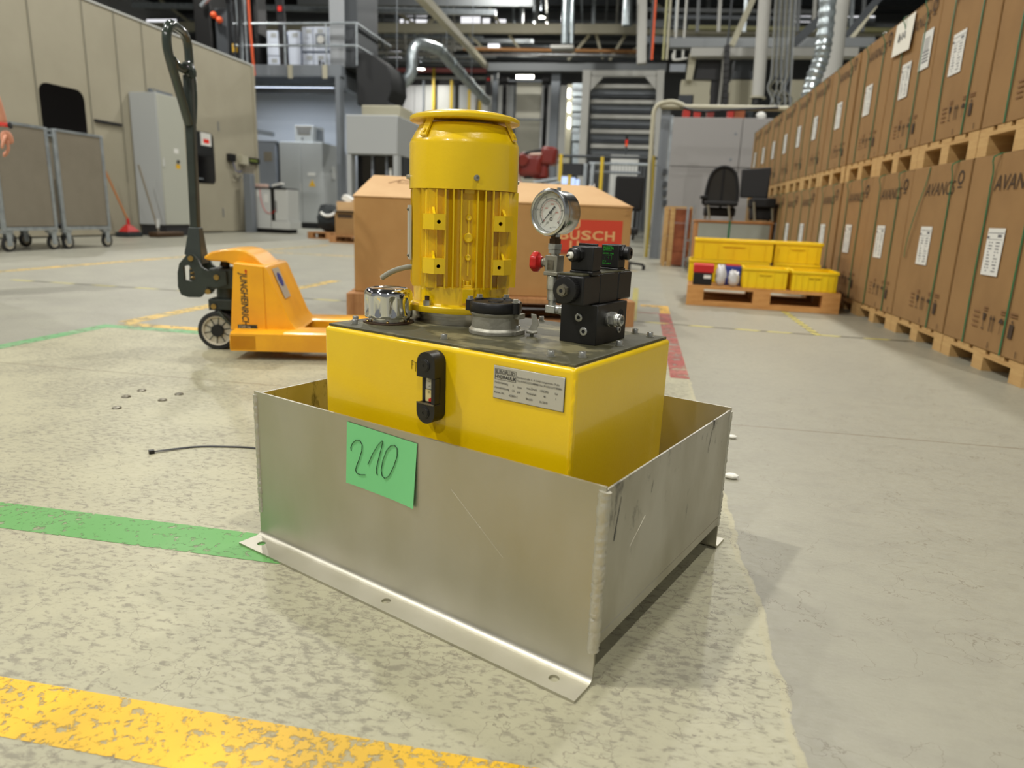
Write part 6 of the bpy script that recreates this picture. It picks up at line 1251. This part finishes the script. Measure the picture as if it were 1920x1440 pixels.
for py in (322, 345, 362, 380): p = gl(1247, py, -0.03); MB().box((p.x - 0.035, -0.04, p.z - 0.04), (p.x + 0.03, -0.001, p.z + 0.04)).build('clip', 'steel_dark', gpst)
# big grey cabinet on the right
bg_ = thing('grey_cabinet', 'large plain grey cabinet behind the chairs beside the row of boxes', 'cabinet', (0.40, 13.0, 0))
for x0, x1 in ((0.0, 1.155), (1.165, 2.4)):
    for z0, z1 in ((0.06, 1.525), (1.535, 2.335)): MB().box((x0, 0, z0), (x1, 0.04, z1)).build('cabinet_panel', 'cab_right', bg_, bevel=0.006)
MB().box((0.0, 0.0405, 0.0), (2.4, 1.2, 2.33)).build('cabinet_body', 'cab_right', bg_); MB().box((-0.09, 0.1, 0.0), (-0.0005, 1.0, 2.10)).build('side_trim', 'beam_cream', bg_)
for x, z in ((1.06, 2.08), (1.02, 1.66)): MB().cyl((x, -0.004, z), (x, -0.0003, z), 0.022, n=12).build('lock', 'steel_grey', bg_)
for k, (a, b_, m) in enumerate(((1281, 1294, 'logo_dark_red'), (1302, 1314, 'logo_dark_red'), (1326, 1339, 'robot_red'), (1366, 1376, 'logo_dark_red'), (1378, 1397, 'pine_red'), (1402, 1412, 'dark_cloth'))):
    o_ = vbox('storage_box', m, None, a, 206, b_, 217, 13.2, 0.3, z0=2.3362); tag(o_, ('leftmost red', 'second red', 'brownish red', 'narrow dull red', 'long brown', 'dark green')[k] + ' box on the roof of the large grey cabinet', 'box')
tag(MB().ball((at(1430, 212, 13.2).x, 13.35, 2.3365 + 0.075), 0.075, 12, 8, (1.2, 1, 1)).build('white_bucket', 'label_white'), 'rounded white bundle on the roof of the large grey cabinet', 'bundle')
# upper right machinery
um = thing('overhead_machine', 'beige machine housings with dark windows high above the grey cabinet', 'machine', (0, 0, 0)); YU = 16.0
vbox('crossbeam', 'beam_white', um, 1296, 89, 1610, 105, YU, 0.3)
for a, b_, c_, d_, m in ((1277, 150, 1332, 178, 'beam_cream'), (1300, 178, 1331, 200, 'beam_cream'), (1368, 150, 1420, 200, 'beam_cream'), (1376, 112, 1416, 148, 'steel_dark'), (1273, 178, 1298, 198, 'steel_dark'), (1332, 152, 1346, 198, 'plinth_dark'), (1480, 150, 1520, 200, 'beam_cream')): vbox('housing', m, um, a, b_, c_, d_, YU + 0.35, 0.5)
pxprism('dark_window', [(1312, 113), (1352, 111), (1350, 150), (1302, 148)], YU + 0.3, 0.04, 'plinth_dark', um); vbox('window_frame', 'beam_white', um, 1351, 108, 1355, 198, YU + 0.1, 0.1); pxprism('slanted_leg', [(1293, 100), (1306, 106), (1298, 150), (1286, 150)], YU + 0.2, 0.1, 'beam_cream', um)
vbox('glass_pane', 'screen_glow' if False else 'cab_grey_dark', um, 1256, 120, 1286, 134, YU + 1.0, 0.1); vbox('grey_back', 'beam_grey', um, 1256, 70, 1640, 88, YU + 2.0, 0.3)
for k, px in enumerate((1364, 1481)):
    ck = thing('cable_chain', ('left', 'right')[k] + ' black vertical cable chain hanging in front of the overhead machine', 'cable chain', (0, 0, 0))
    for j in range(9): vbox('link', 'black_plastic', ck, px - 5 + 0.0 - j*0.5, 84 + j*12.5, px + 5 - j*0.5, 84 + j*12.5 + 11.5, YU - 0.3, 0.15)
    q_ = at(px, 84, YU - 0.25); MB().cyl((q_.x, q_.y, q_.z), (q_.x, q_.y, 12.19), 0.02, n=6).build('hanger_rod', 'steel_dark', ck)
def leaning(label, cat, name, m, a, b_, r, y, group=None, y2=None): return tag(MB().tube([at(*a, y), at(*b_, y2 or y)], r, n=16).build(name, m), label, cat, group)
wp = thing('white_pipe', 'thick white vertical pipe with black foot above the grey cabinet', 'pipe', (0, 0, 0)); MB().tube([at(1437, -40, 15.0), at(1421, 182, 15.0)], 0.115, n=20).build('pipe_body', 'beam_white', wp); MB().tube([at(1421, 182, 15.0), at(1420.5, 185, 15.0)], 0.15, n=20).build('pipe_rim', 'beam_cream', wp); MB().tube([at(1420, 185.5, 15.0), at(1418, 197, 15.0)], 0.10, 0.09 and 16).build('black_foot', 'black_plastic', wp)
hb_ = thing('hose_bundle', 'bundle of thin grey hoses hanging beside the thick white pipe', 'hoses', (0, 0, 0)); rr_ = random.Random(9)
for k in range(13):
    px = 1452 + 3.2*k; j = rr_.uniform(-9, 9)
    MB().tube(smooth_path([at(px + 4, -30, 15.3), at(px - 2, 70, 15.3), at(px - 6, 140, 15.3), at(px - 12 + j, 165, 15.3), at(px - 6 - j, 185, 15.3), at(px - 8, 201, 15.3)], 4), 0.012, n=5).build('hose', ('cab_grey', 'cable_grey', 'steel_grey')[k % 3], hb_)
fx_ = thing('flexible_duct', 'silver flexible exhaust duct bending behind the top of the boxes', 'duct', (0, 0, 0)); P_ = smooth_path([at(1556, -40, 13.0), at(1551, 20, 13.0), at(1545, 80, 13.0), at(1538, 115, 13.0), at(1525, 150, 13.0), at(1516, 185, 13.0)], 10)
MB().tube(P_, [0.125 + 0.012*math.sin(i*1.9) for i in range(len(P_))], n=20).build('duct_hose', 'galv_pipe', fx_)
leaning('white round column behind the silver flexible duct', 'column', 'white_column', 'beam_white', (1582, -60), (1556, 165), 0.16, 13.8)

# ================================================================ roof steel
roof_steel = tag(thing('roof_steel', None, None), kind='structure')
def beam(px0, py0, px1, py1, y, h, m, name='roof_beam', d=0.2, y2=None, parent=None):
    return MB().bar(at(px0, py0, y), at(px1, py1, y2 or y), d, h).build(name, m, parent or roof_steel)
beam(250, 50, 2100, 60, 30, 0.34, 'beam_cream')          # cream purlin over the whole width
beam(250, 10, 930, 24, 27, 0.18, 'galv'); beam(560, 3, 1000, 6, 26, 0.24, 'beam_grey'); beam(640, 74, 1000, 78, 34, 0.16, 'beam_grey')
beam(870, 92, 1210, 97, 29.5, 0.10, 'pine_dark'); beam(880, 103, 1210, 105, 30, 0.08, 'galv'); beam(700, 88, 940, 91, 35, 0.14, 'beam_white'); beam(680, 104, 930, 106, 36, 0.12, 'galv')
beam(1210, 45, 2000, 60, 27, 0.25, 'beam_grey'); beam(1290, 52, 1700, 58, 26, 0.12, mat('beam_olive', (160, 158, 112), 0.5)); beam(1210, 75, 1900, 85, 26, 0.2, 'steel_grey'); beam(900, 3, 2000, 6, 36, 0.3, 'steel_dark')
for k in range(7): beam(150, -30 + 22*k, 2100, -20 + 22*k, 40.0 + 0.4*k, 0.14, ('beam_grey', 'galv', 'steel_dark')[k % 3])
for k, px in enumerate((700, 745, 980, 1010, 1115, 1290, 1330)): beam(px, -40, px - 3, 62, 31, 0.14, ('beam_grey', 'galv', 'steel_grey')[k % 3], 'hanger', 0.14)
for a, b_ in (((880, 65), (910, 95)), ((955, 66), (975, 93)), ((1118, 65), (1130, 110)), ((1105, 66), (1065, 113)), ((1172, 66), (1143, 113)), ((740, 20), (800, 62)), ((820, 30), (780, 62)), ((910, 0), (940, 50)), ((1220, 0), (1330, 90)), ((300, 0), (420, 90)), ((420, 0), (330, 70)), ((1180, 100), (1240, 60))): beam(*a, *b_, 30.5, 0.11, 'beam_cream', 'truss_diagonal', 0.1)
for k in range(9): beam(690 + 20*k, 62, 690 + 20*k + (6 if k % 2 else -6), 110, 35, 0.08, ('beam_white', 'galv')[k % 2], 'hanger', 0.08)
beam(786, -10, 912, 124, 14, 0.16, 'beam_cream', 'crane_rail', 0.18, y2=28.4)
beam(1204, -30, 1203, 120, 22, 0.27, 'beam_white', 'roof_post', 0.27)
for px, w in ((1060, 0.28), (1073, 0.16)): MB().tube([at(px + 3, -40, 27), at(px - 1, 82, 27)], w/2, n=16).build('down_pipe', 'galv_pipe', roof_steel)
MB().tube([at(1178, -40, 26), at(1176, 48, 26)], 0.16, n=16).build('down_pipe', 'galv_pipe', roof_steel)
for k, (px, m) in enumerate(((1226, 'orange_cable'), (1222, 'steel_dark'), (1247, 'beam_olive'), (1254, 'beam_cream'), (1268, 'beam_white'), (1284, 'beam_white'))):
    MB().tube([at(px + 6, -40, 21), at(px - 4, 112, 21)], 0.03, n=8).build('riser_pipe', m, roof_steel)
MB().tube(smooth_path([at(1262, 100, 21), at(1262, 111, 21), at(1272, 112, 21), at(1288, 109, 21)], 5), 0.03, n=8).build('riser_bend', 'beam_white', roof_steel)
for a, b_, c_, d_, y_ in ((864, 31, 900, 46, 33), (905, 34, 918, 44, 33), (930, 36, 948, 42, 33), (720, 83, 754, 90, 37), (720, 96, 754, 100, 37), (720, 104, 754, 109, 37), (750, 30, 800, 42, 36), (915, 82, 936, 92, 34), (275, 36, 330, 56, 38), (1490, 30, 1520, 42, 34), (1590, 30, 1640, 40, 34)):
    vbox('skylight', 'sky_light', roof_steel, a, b_, c_, d_, y_, 0.06)
for k, (a, b_, m, r) in enumerate((((1420, -20), (1372, 86), 'beam_cream', 0.12), ((1556, 20), (1484, 85), 'steel_dark', 0.18), ((1680, -40), (1586, 68), 'steel_dark', 0.14), ((1640, 10), (1560, 120), 'beam_cream', 0.12))): beam(*a, *b_, 16.5 + k*0.8, r, m, 'diagonal_brace', r)
for j_, (y_, x0_, x1_, m_) in enumerate(((68, 676, 905, 'galv'), (76, 684, 880, 'beam_white'), (84, 680, 860, 'beam_white'), (100, 690, 850, 'beam_white'), (112, 690, 905, 'galv'), (119, 700, 905, 'beam_grey'), (34, 670, 960, 'beam_grey'), (40, 900, 1200, 'steel_grey'), (78, 930, 1200, 'beam_grey'), (86, 940, 1060, 'galv'), (111, 920, 1230, 'steel_dark'), (20, 1210, 1560, 'beam_grey'), (34, 1250, 1640, 'steel_grey'), (66, 1250, 1640, 'beam_cream'))): beam(x0_, y_ - 2, x1_, y_ + 2 + (x1_ - x0_)*0.004, 33 + 0.5*j_ if x0_ < 1200 else 24 + j_*0.2, 0.12, m_, d=0.1)
for j_, px_ in enumerate((694, 716, 758, 776, 826, 850, 962, 1000, 1024, 1090, 1140, 1160, 1272, 1312, 1352, 1400, 1500, 1530, 1600, 1622)): beam(px_, -30, px_ + (2 if px_ < 1100 else -5), (96 if px_ < 900 else 60), 32 + 0.2*j_ if px_ < 1200 else 23, 0.09, ('galv', 'beam_grey', 'beam_white')[j_ % 3], 'hanger', 0.09)
vbox('roof_unit', 'beam_white', roof_steel, 1032, 84, 1075, 90, 28.0, 0.6)
# ---------------------------------------------------------------- high bay lamps
lens_me = MB().lathe([(0.0, 0.0), (0.20, 0.0), (0.20, 0.01), (0, 0.012)], (0, 0, 0), n=24).mesh('lens', 'lamp_glow')
hou_me = MB().lathe([(0.21, 0.0), (0.22, 0.04), (0.10, 0.16), (0.05, 0.26), (0, 0.27)], (0, 0, 0.012), n=24).mesh('housing', 'steel_dark')
rod_me = MB().cyl((0, 0, 0.28), (0, 0, 3.15), 0.012, n=6).mesh('suspension', 'steel_grey')
def lamp(x, y, z, label):
    t = thing('high_bay_lamp', label, 'lamp', (x, y, z), 0, 'round high bay lamps under the roof')
    obj('housing', hou_me, t); obj('lens', lens_me, t); obj('suspension', rod_me, t)
    l = bpy.data.lights.new('lamp_light', 'AREA'); l.shape = 'DISK'; l.size = 0.38; l.energy = LAMP_W * LAMP_GAIN.get((x, y), 1.0); l.color = LAMP_COL
    o = bpy.data.objects.new('lamp_light', l); COL.objects.link(o); o.parent = t; o.location = (0, 0, -0.012)
    u = bpy.data.lights.new('roof_fill_light', 'AREA'); u.shape = 'DISK'; u.size = 0.3; u.energy = LAMP_W * 0.10; u.color = LAMP_COL  # added upward fill that brightens roof deck and beams
    o = bpy.data.objects.new('roof_fill_light', u); COL.objects.link(o); o.parent = t; o.location = (0, 0, 0.30); o.rotation_euler = (PI, 0, 0)
CN = {-5.03: 'middle', 2.45: 'right', -12.5: 'left', -12.27: 'far left'}; seen_ = {}
for (lx_, ly_, lz_) in LAMP_SPOTS:
    seen_[lx_] = seen_.get(lx_, -1) + 1
    lamp(lx_, ly_, lz_, 'bright round high bay lamp hanging under the roof above the pressure gauge' if ly_ == 32.97 else 'small distant round lamp shining beside the galvanised pipe bend' if lz_ == 8.0 else f'round high bay lamp, {ORD[seen_[lx_]]} in the {CN[lx_]} row under the roof')
# ================================================================ person at the left edge
pe = thing('person', 'person at the left edge with bare forearm and red wristband', 'person', (-3.992, 3.439, 0), PI/4)
def skin(name, verts, edges, m, parent, root=0, sub=2):
    me = bpy.data.meshes.new(name); me.from_pydata([v[:3] for v in verts], edges, []); me.materials.append(MATS[m]); o = obj(name, me, parent)
    s = o.modifiers.new('skin', 'SKIN'); s.use_smooth_shade = True
    for i, v in enumerate(verts): d = me.skin_vertices[0].data[i]; d.radius = (v[3], v[4] if len(v) > 4 else v[3]); d.use_root = (i == root)
    b = o.modifiers.new('sub', 'SUBSURF'); b.levels = sub; b.render_levels = sub; return o
# local frame: hanging right arm (viewer's right) near x=+0.25
V_ = [(0, 0, 0.95, .15, .11), (0, 0, 1.15, .14, .10), (0, 0, 1.36, .16, .10), (0, 0, 1.50, .055), (0, 0.01, 1.56, .05), (0.0, 0.0, 1.66, .085, .10), (0, 0, 1.74, .07, .08),
      (0.18, 0, 1.44, .06), (0.335, 0.01, 1.24, .044), (0.372, 0.01, 1.10, .038), (0.398, 0.004, 0.985, .024), (-0.17, 0, 1.42, .06), (-0.23, 0.0, 1.14, .042), (-0.25, -0.04, 0.90, .025),
      (0.10, 0, 0.88, .085), (0.105, 0, 0.48, .06), (0.11, 0.02, 0.10, .045), (0.11, -0.10, 0.04, .04), (-0.10, 0, 0.88, .085), (-0.105, 0, 0.48, .06), (-0.11, 0.02, 0.10, .045), (-0.11, -0.10, 0.04, .04)]
E_ = [(0,1),(1,2),(2,3),(3,4),(4,5),(5,6),(2,7),(7,8),(8,9),(9,10),(2,11),(11,12),(12,13),(0,14),(14,15),(15,16),(16,17),(0,18),(18,19),(19,20),(20,21)]
skin('body', V_, E_, 'skin', pe)
skin('shirt', [(0, 0, 0.92, .165, .125), (0, 0, 1.15, .155, .115), (0, 0, 1.36, .175, .115), (0, 0, 1.455, .085), (0.18, 0, 1.44, .075), (0.27, 0.004, 1.325, .064), (-0.17, 0, 1.42, .075), (-0.21, 0.0, 1.25, .06)], [(0,1),(1,2),(2,3),(2,4),(4,5),(2,6),(6,7)], 'shirt', pe)
skin('trousers', [(0, 0, 0.96, .16, .12), (0.10, 0, 0.86, .10), (0.105, 0, 0.48, .078), (0.11, 0.02, 0.09, .066), (-0.10, 0, 0.86, .10), (-0.105, 0, 0.48, .078), (-0.11, 0.02, 0.09, .066)], [(0,1),(1,2),(2,3),(0,4),(4,5),(5,6)], 'trousers', pe)
for x in (0.11, -0.11): MB().ball((x, -0.04, 0.045), 0.1, 14, 8, (0.55, 1.4, 0.45)).build('shoe', 'black_plastic', pe)
MB().ball((0, 0.02, 1.70), 0.118, 16, 10, (0.92, 1.05, 1.0)).build('hair', 'hair', pe)
fc = MB(); fc.ball((0, -0.105, 1.645), 0.018, 8, 6, (0.7, 1, 1.4)); fc.build('nose', 'skin', pe)
for x in (-0.035, 0.035): MB().ball((x, -0.092, 1.675), 0.010, 8, 6).build('eye', 'ink_black', pe)
for x in (-0.095, 0.095): MB().ball((x, 0.0, 1.655), 0.028, 8, 6, (0.4, 0.8, 1.2)).build('ear', 'skin', pe)
MB().ball((0, -0.098, 1.605), 0.022, 8, 6, (1.3, 0.4, 0.35)).build('mouth', 'robot_pale', pe)
def a_hand(sx, wx, wy, wz, nm):
    # palm and five fingers, hanging, slightly curled
    skin(nm, [(wx, wy, wz, .021, .026), (wx + sx*0.004, wy, wz - 0.045, .015, .036), (wx + sx*0.005, wy, wz - 0.085, .013, .038)], [(0,1),(1,2)], 'skin', pe, 0, 2)
    for k, (dy, ln, r) in enumerate(((-0.030, 0.070, .0085), (-0.010, 0.078, .009), (0.011, 0.074, .0088), (0.030, 0.060, .0078))):
        y = wy + dy; z = wz - 0.080; x = wx + sx*0.005
        skin('finger', [(x, y, z + 0.02, r), (x, y, z - ln*0.38, r), (x - sx*0.012, y + 0.002, z - ln*0.72, r*0.92), (x - sx*0.030, y + 0.003, z - ln*0.95, r*0.8)], [(0,1),(1,2),(2,3)], 'skin', pe, 0, 2)
    skin('thumb', [(wx, wy - 0.015, wz - 0.030, .011), (wx - sx*0.012, wy - 0.042, wz - 0.060, .0105), (wx - sx*0.022, wy - 0.050, wz - 0.090, .009), (wx - sx*0.026, wy - 0.048, wz - 0.112, .0075)], [(0,1),(1,2),(2,3)], 'skin', pe, 0, 2)
a_hand(1, 0.400, 0.003, 0.972, 'hand'); a_hand(-1, -0.251, -0.045, 0.89, 'hand')
wb = MB(); wb.lathe([(0.030, -0.010), (0.033, -0.008), (0.033, 0.008), (0.030, 0.010)], (0.395, 0.005, 0.999), (-0.22, 0.03, 0.97), n=28, ring=True); wbo = wb.build('wristband', 'band_red', pe); MB().lathe([(0, 0), (0.018, 0), (0.018, 0.008), (0, 0.009)], (0.424, -0.012, 0.995), (0.85, -0.5, 0.15), n=16).build('watch_case', 'black_plastic', wbo)
